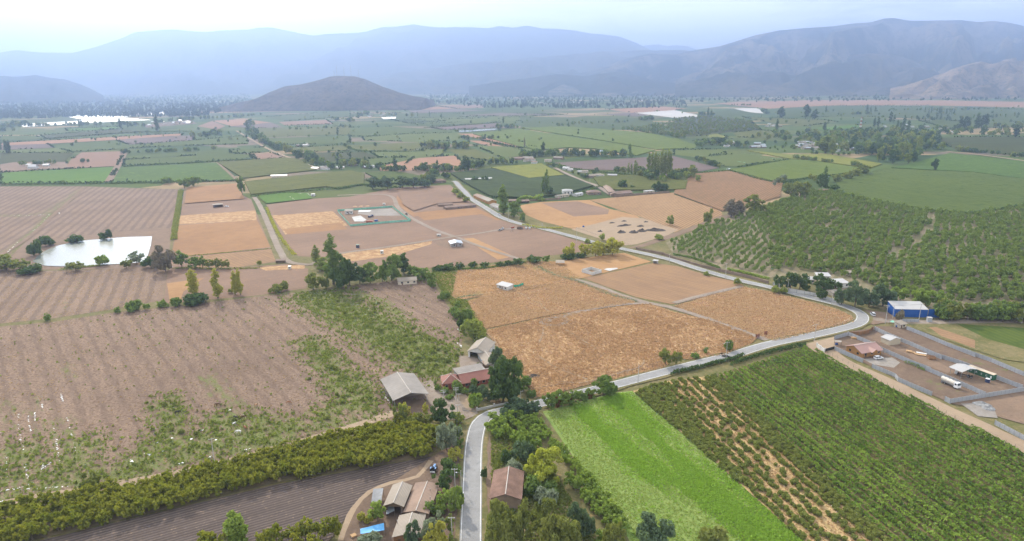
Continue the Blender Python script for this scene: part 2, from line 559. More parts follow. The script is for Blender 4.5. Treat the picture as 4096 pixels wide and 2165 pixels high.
m_salmon = fieldmat('salmon_stubble', (.44, .26, .155), (.36, .215, .135), R_ACROSS, 5, (.30, .19, .13), .3, .01, .1, .5)
m_dirt = fieldmat('trodden_dirt', (.35, .255, .195), (.27, .20, .155), None, 3, None, 0, .05, .3, 1.2, (.20, .15, .12), .35)
m_pale = fieldmat('pale_sandy_track', (.42, .335, .25), (.35, .275, .205), None, 3, None, 0, .05, .3, 1.4, (.34, .26, .19), .2)
m_gravel = fieldmat('grey_gravel', (.34, .315, .285), (.25, .23, .21), None, 3, None, 0, .05, .35, 1.6, (.20, .17, .14), .25)
m_gravel2 = fieldmat('lane_gravel', (.37, .325, .275), (.28, .235, .19), None, 3, None, 0, .06, .4, 1.8, (.24, .18, .13), .35)
m_yard = fieldmat('brown_yard_soil', (.27, .20, .155), (.19, .14, .112), None, 3, None, 0, .05, .2, 1.2, (.33, .25, .185), .4, weed=((.09, .12, .03), (.15, .19, .05)))
m_asph = fieldmat('worn_asphalt', (.30, .297, .293), (.235, .232, .23), None, 3, None, 0, .04, .4, 2.5, (.15, .155, .16), .2, rough=.8)
m_paint = plain('white_road_paint', (.78, .78, .76), .7, 0, .2, 1.5)
m_meadow = fieldmat('bright_green_fodder', (.20, .27, .07), (.25, .30, .10), R_GREEN, 5.5, (.15, .24, .05), .8, .015, .22, 1.0, (.04, .13, .012), .35, 6, -.5, .8, weed=((.15, .22, .05), (.20, .25, .075)), wander=.7)
m_under = fieldmat('vineyard_floor', (.33, .26, .14), (.10, .11, .04), R_VINE, 3.2, (.08, .09, .035), .5, .03, .3, 1.0)
m_shrubfloor = fieldmat('straw_row_floor', (.56, .43, .25), (.44, .32, .17), R_VINE, 3.9, (.20, .17, .07), .5, .03, .25, 1.0, (.20, .17, .06), .3, 5, .1, .9)
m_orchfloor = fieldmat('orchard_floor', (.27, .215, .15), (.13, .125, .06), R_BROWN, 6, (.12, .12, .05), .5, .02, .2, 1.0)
m_peachfloor = fieldmat('shaded_orchard_floor', (.22, .165, .11), (.12, .105, .05), R_PLOUGH, 4, (.09, .08, .04), .4, .03, .3, 1)
m_verge = fieldmat('weedy_verge', (.24, .20, .11), (.13, .135, .05), None, 3, None, 0, .05, .3, 1.2, (.36, .25, .14), .4)
m_plastic2 = plain('dusty_plastic_film', (.46, .43, .39), .6, 0, .15, .05)
m_plastic = plain('pale_plastic_film', (.74, .75, .74), .5, 0, .15, .05)

def crop(name, c1, c2, d=None, per=3.0, rowc=None, st=.5, big=.006):
    return fieldmat(name, c1, c2, d or R_ACROSS, per, rowc or tuple(x * .55 for x in c1), st, big, .05, .45, rowc or tuple(x * .6 for x in c1), .35, 3, -.2, .7, wander=.1)
c_lime = crop('lime_vine_rows', (0.127, 0.176, 0.031), (0.098, 0.148, 0.026), ddir('C 480 1240 1000 1310'), 3.4, (.065, .10, .03), .6)
c_vine = crop('green_vine_rows', (0.082, 0.123, 0.026), (0.061, 0.098, 0.021), None, 3.4, (.045, .07, .025), .5)
c_olive = crop('olive_vine_rows', (0.115, 0.131, 0.028), (0.082, 0.102, 0.022), ddir('E 0 60 180 30'), 3.4, (.06, .075, .025), .5)
c_yel = crop('yellowing_vine_rows', (.21, .225, .05), (.16, .19, .042), ddir('B 1150 1240 1500 1320'), 3.4, (.10, .12, .03), .5)
c_deep = crop('deep_green_rows', (.05, .082, .028), (.035, .06, .022), ddir('E 1000 80 1700 100'), 4.0, (.02, .032, .013), .6)
c_dkol = crop('dark_olive_rows', (0.061, 0.078, 0.02), (0.045, 0.057, 0.017), None, 4.0, (.03, .04, .017), .5)
c_fod = crop('flat_green_fodder', (0.082, 0.156, 0.022), (0.061, 0.127, 0.019), ddir('A 200 1330 400 1260'), 6, (.09, .16, .035), .3)
c_fod2 = crop('rich_green_fodder', (0.07, 0.123, 0.026), (0.053, 0.098, 0.022), None, 6, (.13, .20, .03), .15)
c_soft = crop('soft_green_rows', (0.102, 0.139, 0.037), (0.082, 0.119, 0.031), None, 5, (.09, .12, .045), .4)
c_far = crop('far_green_rows', (0.07, 0.102, 0.028), (0.053, 0.082, 0.024), None, 8, (.05, .08, .03), .4)
c_bright = crop('bright_leafy_rows', (0.094, 0.135, 0.031), (0.074, 0.111, 0.026), ddir('F 1400 60 2100 200'), 3.6, (.045, .085, .025), .5)

me = bpy.data.meshes.new('terrain')
me.from_pydata([(-900, -500, .012), (900, -500, .012), (900, 700, .012), (-900, 700, .012)], [], [(0, 1, 2, 3)])
me.materials.append(m_verge)
tag(obj('terrain', me), 'weedy dry ground between the near fields', None, None, 'structure')

FARF = []
# ---- far and middle fields (flat sheets), drawn from far to near
for s, m, lb in (
    ('A 1430 825 1900 808 2576 793 2576 812 1900 825 1450 834', m_salmon, 'thin tan field below the antenna hill'),
    ('C 0 640 170 622 700 622 1000 640 500 665 0 682', m_salmon, 'far pinkish field at the foot of the right mountains'),
    ('C 1470 688 1800 676 2700 678 2700 706 2000 701', m_salmon, 'long thin salmon field below the near right hill'),
    ('C 1200 576 1500 580 1740 578 1740 590 1300 588', m_plastic2, 'far white covered strip under the right mountains'),
    ('B 0 805 400 788 500 815 0 826', c_soft, 'green strip below the antenna hill'),
    ('B 460 802 740 785 870 801 520 813', m_salmon, 'small salmon field right of the antenna hill'),
    ('B 730 780 1090 770 1080 795 880 800', m_tilled, 'small brown field before the far town'),
    ('B 520 815 880 803 1100 815 560 836', m_dark, 'dull purple field beyond the middle vineyards'),
    ('B 350 832 900 836 1300 808 1700 842 1400 860 700 882 400 870', c_far, 'wide green field in the far middle of the valley'),
    ('B 900 852 1200 832 1640 845 1300 858', m_dark, 'dark strip between far green fields'),
    ('B 530 873 1450 850 1420 890 900 902 540 915', c_soft, 'pale green strip behind the brown strip'),
    ('B 390 882 800 892 520 908', c_deep, 'dark green wedge among far fields'),
    ('B 650 936 1200 903 1190 942 780 957', m_dark, 'brown strip beside the long irrigation pond'),
    ('B 0 945 400 933 870 962 700 987 180 1006 0 1000', c_vine, 'green field left of the irrigation pond'),
    ('B 180 1010 560 985 900 980 920 1030 640 1050 200 1035', c_soft, 'grey green field left of the orange strips'),
    ('B 1900 842 2200 830 2400 830 2200 860', m_dark, 'dull strip left of the white covered field'),
    ('B 1970 805 2400 785 2576 800 2477 812 2180 832', m_salmon, 'pale tan field with stubble before the far town'),
    ('B 2190 832 2477 812 C 170 846 170 860 0 868', m_plastic2, 'white covered field right of the middle'),
    ('B 1340 860 2300 870 2350 930 1700 935 1350 945', c_far, 'broad green field behind the lined vineyard'),
    ('C 0 1015 170 1070 150 1092 0 1102', c_lime, 'bright vineyard behind the poplar grove'),
    ('C 0 1108 350 1100 380 1130 170 1162 0 1140', c_soft, 'pale green plot right of the brown field'),
    ('B 880 985 1000 985 1200 1035 1480 1090 1370 1099 1090 1035', m_salmon, 'orange strip of stubble behind the village'),
    ('B 960 1035 1060 1038 1300 1100 1220 1109', m_salmon, 'second orange strip of stubble behind the village'),
    ('B 1060 1038 1370 1098 1480 1108 1300 1100', c_dkol, 'olive strip between two orange strips'),
    ('B 20 1072 650 1048 720 1100 240 1116 150 1110', c_olive, 'olive vineyard left of the leafy belt'),
    ('B 240 1120 800 1098 770 1150 300 1162', c_soft, 'pale rowed field left of the leafy belt'),
    ('B 0 1130 200 1120 300 1165 60 1180 0 1185', c_dkol, 'dark field left of the orange stubble'),
    ('B 0 1190 300 1165 560 1160 500 1210 300 1228 0 1215', c_vine, 'green field behind the farm with poplars'),
    ('B 290 1228 600 1165 870 1147 920 1210 900 1242 500 1258 320 1260', m_salmon, 'orange stubble field with a single poplar beside it'),
    ('B 800 1098 1010 1098 1210 1180 1140 1192 920 1160', c_olive, 'green plot right of the orange stubble field'),
    ('B 1000 1068 1400 1092 1480 1108 1350 1150 1210 1165', c_soft, 'green plot before the middle village'),
    ('C 280 760 1000 738 1600 738 2700 752 2700 796 1900 777 1200 777 700 802', m_salmon, 'long tan stubble field crossing the right valley'),
    ('C 440 800 620 797 660 838 540 826', m_plastic2, 'small white covered field on the right'),
    ('C 170 852 440 802 560 828 660 842 420 858', c_far, 'green plot beside the small white covered field'),
    ('C 720 800 1100 780 1900 790 2700 810 2700 930 1500 860 760 862', c_far, 'broad green field in the right valley'),
    ('C 1800 890 2700 900 2700 935 2000 950 1900 915', c_far, 'green field behind the right tree belt'),
    ('C 500 862 1100 884 1210 900 950 932 700 902', c_olive, 'olive green plot right of the far orchard'),
    ('C 430 978 620 958 860 984 700 1022 470 1012', c_olive, 'green plot before the cream sheds'),
    ('C 180 985 300 983 400 1010 330 1032', c_yel, 'small yellow green plot by the far orchard'),
    ('C 140 1040 350 1020 560 1040 470 1075 180 1070', c_vine, 'small green plot left of the village'),
    ('C 1050 942 1350 920 1370 940 1100 962', c_fod, 'light green strip behind the radio tower'),
    ('C 0 870 300 858 560 890 640 960 430 972 200 1002 0 1012', c_dkol, 'floor of the far orchard'),
    ('C 1980 1062 2700 1040 2700 1165 2100 1112', c_dkol, 'dark green field on the right edge'),
    ('C 1930 1020 2130 1010 2700 1010 2700 1038 1950 1058', c_dkol, 'dark strip before the right tree belt'),
    ('C 170 1162 520 1130 860 1176 470 1230 370 1224', c_soft, 'pale green netted plot'),
    ('B 1580 1202 2270 1160 2460 1148 C 0 1152 C 330 1240 C 60 1285 B 2450 1300 B 2200 1262 B 1750 1246', m_dark, 'bare purple brown field behind the poplar grove'),
    ('A 0 720 700 700 1400 720 1800 780 1400 820 700 830 0 870', c_deep, 'hazy dark green fields on the far left'),
    ('A 470 858 780 845 960 860 690 886 600 880', m_plastic, 'white covered field on the far left, rear strip'),
    ('A 730 848 1200 820 1400 832 980 852', m_plastic2, 'greyish covered field on the far left'),
    ('A 150 916 700 880 880 865 1120 885 850 896 170 936', m_plastic, 'bright white covered field on the far left'),
    ('A 0 890 480 870 600 890 150 915 0 918', c_far, 'green field behind the white covered field'),
    ('A 1050 922 1400 882 1450 912 1080 942', m_yard, 'bare ground of the far left hamlet'),
    ('A 1450 932 1560 892 1660 930 1600 956', m_tilled, 'reddish plot right of the far hamlet'),
    ('A 1560 890 1800 878 2000 905 1700 931', m_salmon, 'tan plot right of the far hamlet'),
    ('A 1700 932 2000 906 2090 940 1840 947', m_dark, 'dark plot right of the far hamlet'),
    ('A 2050 900 2400 884 2450 915 2100 926', m_tilled, 'brown plot in the left middle'),
    ('A 1960 862 2576 815 2576 862 2100 892', c_far, 'green field left of the middle farm'),
    ('A 1890 945 2576 930 2576 990 1930 1012', c_olive, 'olive field right of the far lane'),
    ('A 1940 1022 2576 1000 2576 1058 1980 1070', c_vine, 'green field right of the far lane'),
    ('A 2080 1092 2576 1070 2576 1112 2110 1122', c_olive, 'green strip with trees right of the far lane'),
    ('A 2150 1130 2576 1122 2576 1180 2300 1200', c_dkol, 'dark field right of the lane'),
    ('A 300 1000 850 955 1110 970 340 1026', c_dkol, 'dark green field with a straight edge on the left'),
    ('A 0 1005 250 1000 340 1028 0 1042', c_vine, 'green field at the left edge'),
    ('A 480 950 860 935 870 950 500 968', c_fod, 'light green strip on the far left'),
    ('A 0 1056 850 1010 1350 985 1330 1000 800 1036 340 1062 0 1072', m_salmon, 'thin tan stubble strip on the left'),
    ('A 850 1032 1430 998 1425 1035 950 1068', m_dark, 'dark purple ploughed field on the left'),
    ('A 0 1072 350 1062 395 1090 0 1108', m_dark, 'dark ploughed strip at the left edge'),
    ('A 400 1068 840 1036 950 1069 1430 1036 1810 1000 1830 1062 1150 1082 530 1122 420 1092', c_vine, 'green field around the dark ploughed field'),
    ('A 0 1110 420 1092 530 1122 0 1130', c_soft, 'pale green strip at the left edge'),
    ('A 0 1128 540 1130 480 1190 0 1208', c_dkol, 'dark olive field at the left edge'),
    ('A 600 1126 920 1116 860 1226 480 1246 520 1180', m_tilled, 'purplish rowed plot left of the lane'),
    ('A 100 1198 500 1195 500 1242 110 1262 0 1272 0 1215', m_dirt, 'bare yard of the left farm'),
    ('A 920 1152 1690 1106 1700 1130 915 1176', c_vine, 'green strip, rear of two'),
    ('A 915 1180 1700 1132 1840 1140 1860 1175 910 1226', c_vine, 'green strip, front of two'),
    ('A 1700 1110 1950 1086 1980 1120 1720 1137', c_vine, 'small green plot by the far lane'),
    ('A 1860 1140 2000 1130 2100 1165 1890 1180', m_tilled, 'small reddish plot by the far lane'),
    ('A 0 1276 830 1232 860 1242 780 1350 0 1354', c_fod, 'light green fodder field at the left edge'),
    ('A 865 1240 1590 1200 1745 1335 815 1350', c_fod2, 'rich green fodder field on the left'),
):
    flat('field', s, m, lb)
    FARF.append((s, lb))

# ---- crops with a height of their own
for s, m, h, lb in (
    ('A 1800 1345 2280 1290 2576 1262 B 200 1285 B 195 1362 E 190 75 E 0 105 D 2400 92 D 1850 150', c_olive, 1.8, 'olive vineyard behind the golden plots'),
    ('B 205 1278 400 1265 560 1290 665 1318 640 1362 450 1362 330 1340', c_vine, 1.8, 'green vineyard behind the tree line'),
    ('B 1130 1238 1500 1210 1665 1296 1400 1320 1250 1277', c_yel, 1.8, 'yellow green vineyard below the village'),
    ('B 830 1282 1140 1250 1250 1277 1410 1323 1680 1300 E 1720 25 E 1880 90 E 1640 152 E 1420 182 E 1130 168 E 990 95 E 900 40', c_deep, 2.6, 'dark green orchard behind the roadside houses'),
    ('E 1880 22 2250 0 2576 48 2560 110 2400 118 2050 118 1930 90', c_olive, 1.8, 'olive vineyard behind the roadside walls'),
):
    canopy('crop', s, m, h, lb)
canopy('crop', 'F 1190 55 F 1400 0 C 1560 1245 C 2200 1275 C 2700 1340 F 2700 90 F 2700 215 F 2150 285 F 1850 262 F 1500 200 F 1200 130', c_bright, 1.5, 'bright green leafy field behind the walnut orchard', 4.5, .42)
canopy('crop', 'C 1600 1238 C 1760 1205 C 2030 1130 C 2700 1205 C 2700 1335 C 2200 1270', c_fod2, .9, 'dark green leafy field around the lone round tree', 6, .3)
canopy('crop', 'C 405 1256 C 860 1180 C 1000 1184 C 1350 1240 C 1330 1272 C 1000 1312 C 740 1342', c_lime, 1.6, 'bright lime vineyard with even rows', 5, .3)
canopy('crop', 'C 540 1112 C 850 1142 C 1130 1140 C 1530 1212 C 1440 1242 C 1000 1182 C 860 1176', c_yel, 1.5, 'yellow green vineyard strip before the wood', 6, .3)
canopy('crop', 'B 1000 990 B 1330 950 B 1640 1000 B 2000 1055 B 2340 1110 B 2200 1150 B 1900 1100 B 1700 1090 B 1480 1108 B 1380 1092 B 1170 1035', c_lime, 1.6, 'large green vineyard left of the pale track', 8, .4)
canopy('crop', 'B 1345 944 B 1700 934 B 2300 985 B 2576 1050 B 2576 1096 B 2345 1104 B 2000 1045 B 1660 993', c_lime, 1.6, 'large green vineyard right of the pale track', 8, .4)
canopy('crop', 'A 1600 1200 A 2100 1166 A 2200 1175 A 2330 1255 A 1790 1318', c_olive, 1.6, 'olive vineyard right of the rich green field', 7, .35)
flat('field', 'C 140 1283 C 405 1256 C 740 1342 F 800 60 F 780 165 F 640 205 F 360 272 F 0 140 E 2480 122', m_brownrow, 'brown vine rows right of the straw field')

# ---- left: bare striped fields, pond plot
flat('field', 'D -150 85 620 85 570 160 380 290 60 600 -250 650', m_pond, 'bare pinkish plot with a green seam at the left edge', cell=6, weeds=[('D 600 110 480 200 380 270 180 300 -50 300', 14, .8), ('D 380 280 250 420 100 540 -50 620', 8, 1.0), ('D 560 150 400 290 200 480 70 600', 6, .5)])
flat('field', 'D 625 85 1340 108 1265 395 1170 390 420 470 250 470 60 620 200 480 400 290 570 160', m_pond, 'bare striped field behind the pond')
flat('bank', 'D 250 470 420 466 1170 388 1270 395 1240 600 1180 690 200 700 -200 720 -150 640 60 620', m_dirt, 'bare earth bank around the pond', cell=5, weeds=[('D 210 690 600 680 900 660', 5, .8), ('D 240 640 280 540 400 500', 5, .8), ('D 1110 560 1130 480', 4, .5)])
flat('field', 'D -250 715 400 705 1000 690 1215 690 1180 925 830 990 400 1055 0 1095 -250 1110', m_low, 'bare striped field below the pond', cell=6, weeds=[('D 600 720 540 860 440 1030', 3.0, .75)])
BIG = 'P -180 850 P 0 822 P 137 809 P 284 787 P 444 770 P 649 746 P 786 733 P 1000 705 P 1088 710 P 1130 775 P 1165 835 P 1160 890 P 1130 960 P 1080 1050 P 940 1064 P 480 1192 P 0 1278 P -300 1330'
flat('field', BIG, m_big, 'big bare field with weedy green patches', cell=3.0, weeds=[
    ('P 800 745 900 800 1010 860 1110 920', 26, 1.15), ('P 780 760 860 830 980 900 1050 940', 10, .8), ('P 880 730 960 760 1010 800', 10, .9), ('P 1120 880 1060 930', 18, 1.0),
    ('P 780 860 850 940 880 1000 800 1060', 14, .95), ('P 860 950 930 1020', 16, 1.0), ('P 420 1010 440 1060 400 1130', 12, .95), ('P 520 950 580 1010 640 1060', 10, .75), ('P 560 1060 660 1070 640 1110', 16, 1.0),
    ('P 400 1140 560 1110 700 1090', 20, 1.05), ('P 20 1150 60 1200 100 1235', 22, .9), ('P 200 1120 190 1190 260 1210', 14, .95), ('P 330 1180 440 1150', 16, 1.05), ('P 180 950 170 920', 5, .7), ('P 700 1090 900 1060', 9, .9),
    ('P 940 1050 960 1000', 14, .8), ('P 90 1000 100 1090', 8, .6), ('P 150 1060 160 1120', 9, .75), ('P 20 1000 30 1090', 8, .6)])
ribbon('ditch', 'P -150 842 P 0 821 P 137 808 P 284 786 P 444 769 P 649 745 P 790 731', -1.2, 1.2, m_verge, 'weedy ditch above the big bare field', .8)
ribbon('ditch', 'D 1215 695 1200 800 1180 930', -1.5, 1.5, m_dirt, 'pale ditch right of the striped field', .4)
flat('field', 'D 1235 700 1700 688 2110 655 2270 690 2255 835 1900 888 1540 918 1200 955 1220 800', m_lot, 'grey brown rowed plot behind the yellow poplars')
flat('field', 'D 1250 940 1230 800 1500 760 1350 860 1320 945', m_gold, 'strip of dry grass by the yellow poplars')
flat('field', 'D 1890 680 2150 665 2250 655 2240 690 1960 705', m_gold3, 'reddish dry grass by the white box')
# golden column
flat('field', 'D 1355 115 1745 66 1785 150 1850 182 1880 260 1990 530 2030 640 1700 690 1250 700 1275 500 1320 370', m_lot, 'long plot between the pond and the gravel lane')
flat('field', 'D 1375 100 1745 66 1800 180 1360 215', m_gold2, 'rear golden plot of the long strip')
flat('field', 'D 1330 300 1880 262 1890 335 1310 365', m_gold3, 'reddish middle plot of the long strip')
flat('field', 'D 1312 372 1892 332 1990 530 1500 590 1360 602 1270 555 1290 470', m_gold2, 'large golden plot of the long strip')
flat('field', 'D 1380 606 1995 548 2030 635 1700 690 1450 680', m_tan, 'front plot of the long strip with vehicle tracks')
# lots left of the main road
flat('field', 'D 1960 220 D 2300 176 D 2576 160 E 430 96 E 700 85 E 830 80 E 900 150 E 1000 212 E 1100 262 E 1250 342 E 1500 402 E 1760 482 E 1870 512 E 1850 560 E 1500 602 E 1000 662 E 600 692 E 0 652 D 2330 605 D 2200 600 D 2130 560', m_lot, 'grey brown building lots left of the main road')
flat('field', 'D 1900 160 2100 135 2270 140 2300 178 1960 215', c_fod, 'small green kitchen garden behind the lots')
flat('field', 'D 2000 300 2450 268 2560 375 2100 440', m_gold3, 'reddish grass plot left of the fenced yard')
flat('field', 'D 2080 400 2500 350 2560 400 2120 440', m_gold2, 'strip of golden grass left of the fenced yard')
flat('field', 'E 560 280 740 262 1020 245 1230 335 1000 330 700 330 640 335', m_gold2, 'dry grass verge by the long roofed house')
flat('field', 'E 440 150 520 250 600 300 560 310 470 240 430 190', m_gold2, 'golden verge along the curved lane')
flat('field', 'E 440 98 700 85 830 80 960 200 740 215 560 270 480 220', m_lot, 'ploughed brown lot by the road')
flat('field', 'E 690 330 1060 290 1300 385 1050 425 880 430', m_lot, 'brown lot between lane and road')
flat('field', 'E 930 470 1000 465 1300 600 1180 625', m_gold, 'dry grass beside the dirt lane')
flat('field', 'E 0 575 320 545 600 505 700 480 690 510 400 600 0 650', m_gold3, 'reddish grass below the lane')
flat('yard', 'E 15 290 100 262 400 236 535 335 98 376', m_dirt, 'bare fenced building yard')
flat('gravel', 'E 150 268 300 250 400 248 470 300 280 302 150 288', m_gravel, 'grey gravel in the fenced building yard')
flat('gravel', 'E 700 490 840 470 950 480 980 540 850 550 740 520', m_dirt, 'bare earth around the metal roofed house')
# right of the main road
flat('field', 'E 1340 225 1500 200 1850 185 2000 250 2200 300 2330 390 1760 402 1700 392 1500 342 1380 292', m_gold, 'dry golden plot behind the compost yard')
flat('field', 'E 1500 207 1765 195 2000 255 1990 290 1740 308', m_lot, 'small rowed grey plot in the golden field')
flat('field', 'E 1850 185 2050 165 2480 130 F 0 145 F 345 265 F 360 300 F 0 425 E 2460 395 E 2200 300', m_straw, 'straw coloured vine rows')
flat('yard', 'E 1720 402 1900 360 2090 312 2250 320 2400 372 2510 405 2420 450 2200 512 2100 522 1850 445', m_pale, 'pale bare compost yard')
flat('bank', 'E 2120 545 2230 515 2400 455 2576 395 F 330 305 F 480 288 F 380 320 F 200 390 F 0 455 E 2576 425 E 2260 530', m_dirt, 'dirt track left of the walnut orchard')
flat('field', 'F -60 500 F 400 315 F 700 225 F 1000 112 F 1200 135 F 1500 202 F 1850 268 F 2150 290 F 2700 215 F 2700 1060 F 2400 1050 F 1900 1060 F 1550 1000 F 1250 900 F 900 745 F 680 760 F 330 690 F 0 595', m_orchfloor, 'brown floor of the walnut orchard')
# golden fields in the centre
flat('field', 'E 715 740 900 700 1380 640 1600 640 2110 575 2310 640 1800 762 1745 775 1440 835 1100 890 870 925 830 885', m_gold, 'golden weedy field around the white hut', cell=5, weeds=[('E 870 900 1050 870', 8, .9), ('E 1380 650 1640 740 1800 780', 9, .95), ('E 900 760 1100 760', 10, .35), ('E 1300 830 1450 800', 6, .6)])
flat('field', 'E 1810 762 2325 650 F 20 672 F 250 742 F 480 792 F 520 822 F 250 900 F 0 952 E 2450 952 E 2200 902 E 2000 832', m_tan, 'mown tan plot by the road bend')
flat('field', 'F 0 967 F 520 825 F 700 862 F 950 922 F 1200 992 F 1310 1042 F 1330 1085 F 1200 1118 F 950 1180 F 740 1228 F 500 1140 F 250 1058', m_gold2, 'golden plot inside the road bend', cell=5, weeds=[('F 700 1060 900 1110 880 1150', 9, .8), ('F 820 1200 950 1170 1000 1100', 6, .8), ('F 450 1070 560 1130', 5, .5)])
flat('field', 'E 935 938 1100 888 1450 838 1740 778 2180 918 2190 945 1600 1028 1090 1135 1040 1085', m_gold2, 'golden plot right of the white hut')
flat('field', 'E 1085 1148 1600 1035 2190 955 2300 950 F 0 1010 F 250 1068 F 500 1150 F 610 1205 F 560 1250 F 380 1330 F 150 1362 I 0 20 H 2400 95 H 1850 212 H 1450 312 H 1420 240 H 1330 150 H 1240 60 E 1200 1300', m_gold3, 'big reddish golden field right of the farm', cell=6)
flat('field', 'H 1430 240 1700 215 2200 110 2420 60 2400 95 1850 212 1450 312', m_gold, 'golden edge of the big field along the road')
flat('bank', 'E 700 720 880 700 840 900 950 930 1050 1085 1090 1140 1100 1250 1180 1330 1060 1340 960 1150 880 1000 780 900', m_verge, 'overgrown strip between farm and golden fields')
# farm yard
flat('yard', 'J 1310 540 1420 530 1580 570 1720 740 1400 800 1330 700', m_gravel2, 'grey farm yard before the white barn')
flat('yard', 'J 960 870 1000 1000 1200 1130 1340 1120 1580 1362 H 1040 430 H 940 470 H 690 470 H 400 450 H 320 470 H 310 380 J 200 1000 J 700 950', m_gravel2, 'grey gravel drive of the farm')
flat('field', 'J 100 1050 330 1180 800 1090 870 1230 1000 1362 H 690 480 H 320 480 H 280 380', m_yard, 'dark bare ground under the open hay barn')
ribbon('driveway', 'J 1330 1100 1430 1230 1560 1362', -2.2, 2.2, m_pale, 'pale concrete drive to the gate')
# bottom left
flat('field', 'P -300 1330 P 0 1278 P 480 1195 P 940 1068 P 1010 1050 P 1100 1080 P 1100 1140 P 1085 1148 P 700 1215 P 300 1310 P 0 1380 P -200 1420', m_peachfloor, 'shaded floor of the young peach orchard')
ribbon('path', 'P -250 1318 P 0 1268 P 240 1228 P 470 1186 P 700 1128 P 930 1060 P 1000 1035', -2.6, 2.0, m_pale, 'pale dirt track along the peach orchard', .6)
flat('field', 'P -150 1440 P 0 1385 P 300 1314 P 700 1219 P 1085 1150 P 1100 1175 P 990 1212 P 935 1235 P 880 1290 P 830 1362 P 800 1500 P 0 1500', m_plough, 'dark ploughed field with fine furrows')
flat('yard', 'P 1085 1152 P 1160 1100 P 1150 1450 P 810 1450 P 850 1362 P 870 1310 P 905 1262 P 980 1218', m_yard, 'brown yard of the house cluster')
ribbon('bank', 'P 1085 1160 P 1050 1200 P 985 1216 P 930 1238 P 890 1280 P 855 1362', -.9, .9, m_pale, 'pale earth edge of the ploughed field', .7)
# bottom right
flat('field', 'P 1215 1060 P 1260 1050 P 1360 1020 P 1380 1035 P 1590 1362 P 1640 1500 P 1210 1500 P 1222 1200', m_verge, 'leafy plot right of the road')
flat('field', 'P 1228 1080 P 1250 1200 P 1245 1290 P 1222 1362 P 1215 1200', m_dirt, 'bare earth beside the road')
flat('field', 'P 1365 1037 P 1545 990 P 1590 985 P 1760 1130 P 2060 1400 P 2100 1500 P 1640 1500 P 1580 1355', m_meadow, 'bright green fodder field', cell=3.5, weeds=[('P 1400 1040 P 1480 1160 P 1560 1230 P 1700 1330', 13, 1.2), ('P 1590 1010 P 1780 1160 P 1950 1310', 5, .9), ('P 1600 1240 P 1760 1300 P 1850 1362', 16, 1.1)])
flat('field', 'P 1592 985 P 1680 960 P 1800 945 P 2220 1362 P 2340 1500 P 2105 1500 P 2062 1400 P 1762 1130', m_shrubfloor, 'straw coloured rows with bushes')
flat('field', 'P 1800 945 P 2030 872 P 2075 890 P 2620 1150 P 2900 1290 P 2900 1500 P 2345 1500 P 2222 1362', m_under, 'floor of the trellised vineyard')
ribbon('path', 'I 1090 -110 1200 20 1600 205 2000 400 2350 560 2700 735', -4.3, 4.3, m_pale, 'pale sandy lane beside the vineyard', .5)
flat('yard', 'F 960 1250 1180 1195 1190 1290 1060 1320', m_pale, 'sandy apron at the white gate')
flat('yard', 'L 160 720 390 640 820 580 860 540 1400 560 2576 1010 M 2576 560 M 2700 900 M 1290 1100 M 985 960 M 0 500 L 640 1160 L 180 950', m_yard, 'bare ground of the fenced plots', cell=5, weeds=[('M 850 700 1150 800', 5, .8), ('M 550 380 860 500', 3, 1.0), ('M 1550 340 1820 450', 4, .9), ('M 1200 900 1450 900', 4, .6), ('L 1050 690 980 670', 3, .8), ('M 2100 460 2400 600', 5, .7)])
flat('gravel', 'L 650 1110 900 1090 1150 1080 1290 1170 1180 1260 820 1200', m_gravel, 'grey gravel before the pink roofed house')
flat('field', 'L 700 720 900 650 1300 900 1750 1050 2250 1330 M 1300 600 M 700 380 L 1400 1020 L 1000 860', m_dirt, 'pale wheel tracks in the middle plot')
flat('yard', 'M 1290 1105 2000 985 2700 860 2700 1500 2200 1362 1700 1180', m_dirt, 'bare pinkish plot below the fences')
flat('gravel', 'M 1480 1110 1750 1100 2050 1180 2120 1362 1780 1330', m_gravel, 'grey gravel by the gravel heap')
flat('field', 'L 1320 440 2576 450 F 2700 1100 F 2700 1400 F 2430 1362 L 2576 960 L 1400 540', m_verge, 'weedy plot right of the fences', cell=5)
flat('field', 'L 1780 560 1900 560 2576 790 L 2576 930 2000 720', m_tan, 'dry grass strip beside the far concrete fence')
flat('field', 'F 2080 1100 2576 1130 2700 1140 2700 1320 2300 1210', c_bright, 'dark green potato patch on the right')
flat('yard', 'L 640 260 900 290 1080 310 1200 400 1400 450 1300 500 1110 470 840 520 740 500 700 400', m_dirt, 'dirt shoulder outside the road bend')
ribbon('path', 'F 1420 1045 F 1560 1078 F 1900 1085 F 2300 1080 F 2700 1085', -3, 3, m_gravel2, 'grey dirt lane past the blue shed', .5)
# lanes
ribbon('lane', 'D 2280 665 E 0 585 E 300 542 E 600 497 E 850 457 E 1050 430 E 1200 405 E 1330 396', -2.2, 2.2, m_gravel2, 'gravel lane through the building lots', .5)
ribbon('lane', 'E 0 152 E 200 145 E 350 148 E 412 172 E 445 240 E 520 302 E 640 370 E 760 422 E 860 455', -2.4, 2.4, m_gravel2, 'curved gravel lane past the fenced yard', .5)
ribbon('lane', 'E 880 462 E 1000 510 E 1150 562 E 1280 602 E 1340 622', -2, 2, m_gravel2, 'dirt lane toward the hedge', .6)
ribbon('lane', 'D 1870 165 D 1905 215 D 1955 320 D 2010 450 D 2060 560 D 2120 640 D 2280 665', -2.6, 2.6, m_gravel2, 'gravel lane between the golden plot and the lots', .5)
ribbon('lane', 'E 1740 770 E 1900 815 E 2080 885 E 2270 942 E 2400 966 F 0 984 F 250 1062 F 500 1152 F 700 1222', -2.3, 2.3, m_gravel2, 'gravel lane across the golden fields', .5)
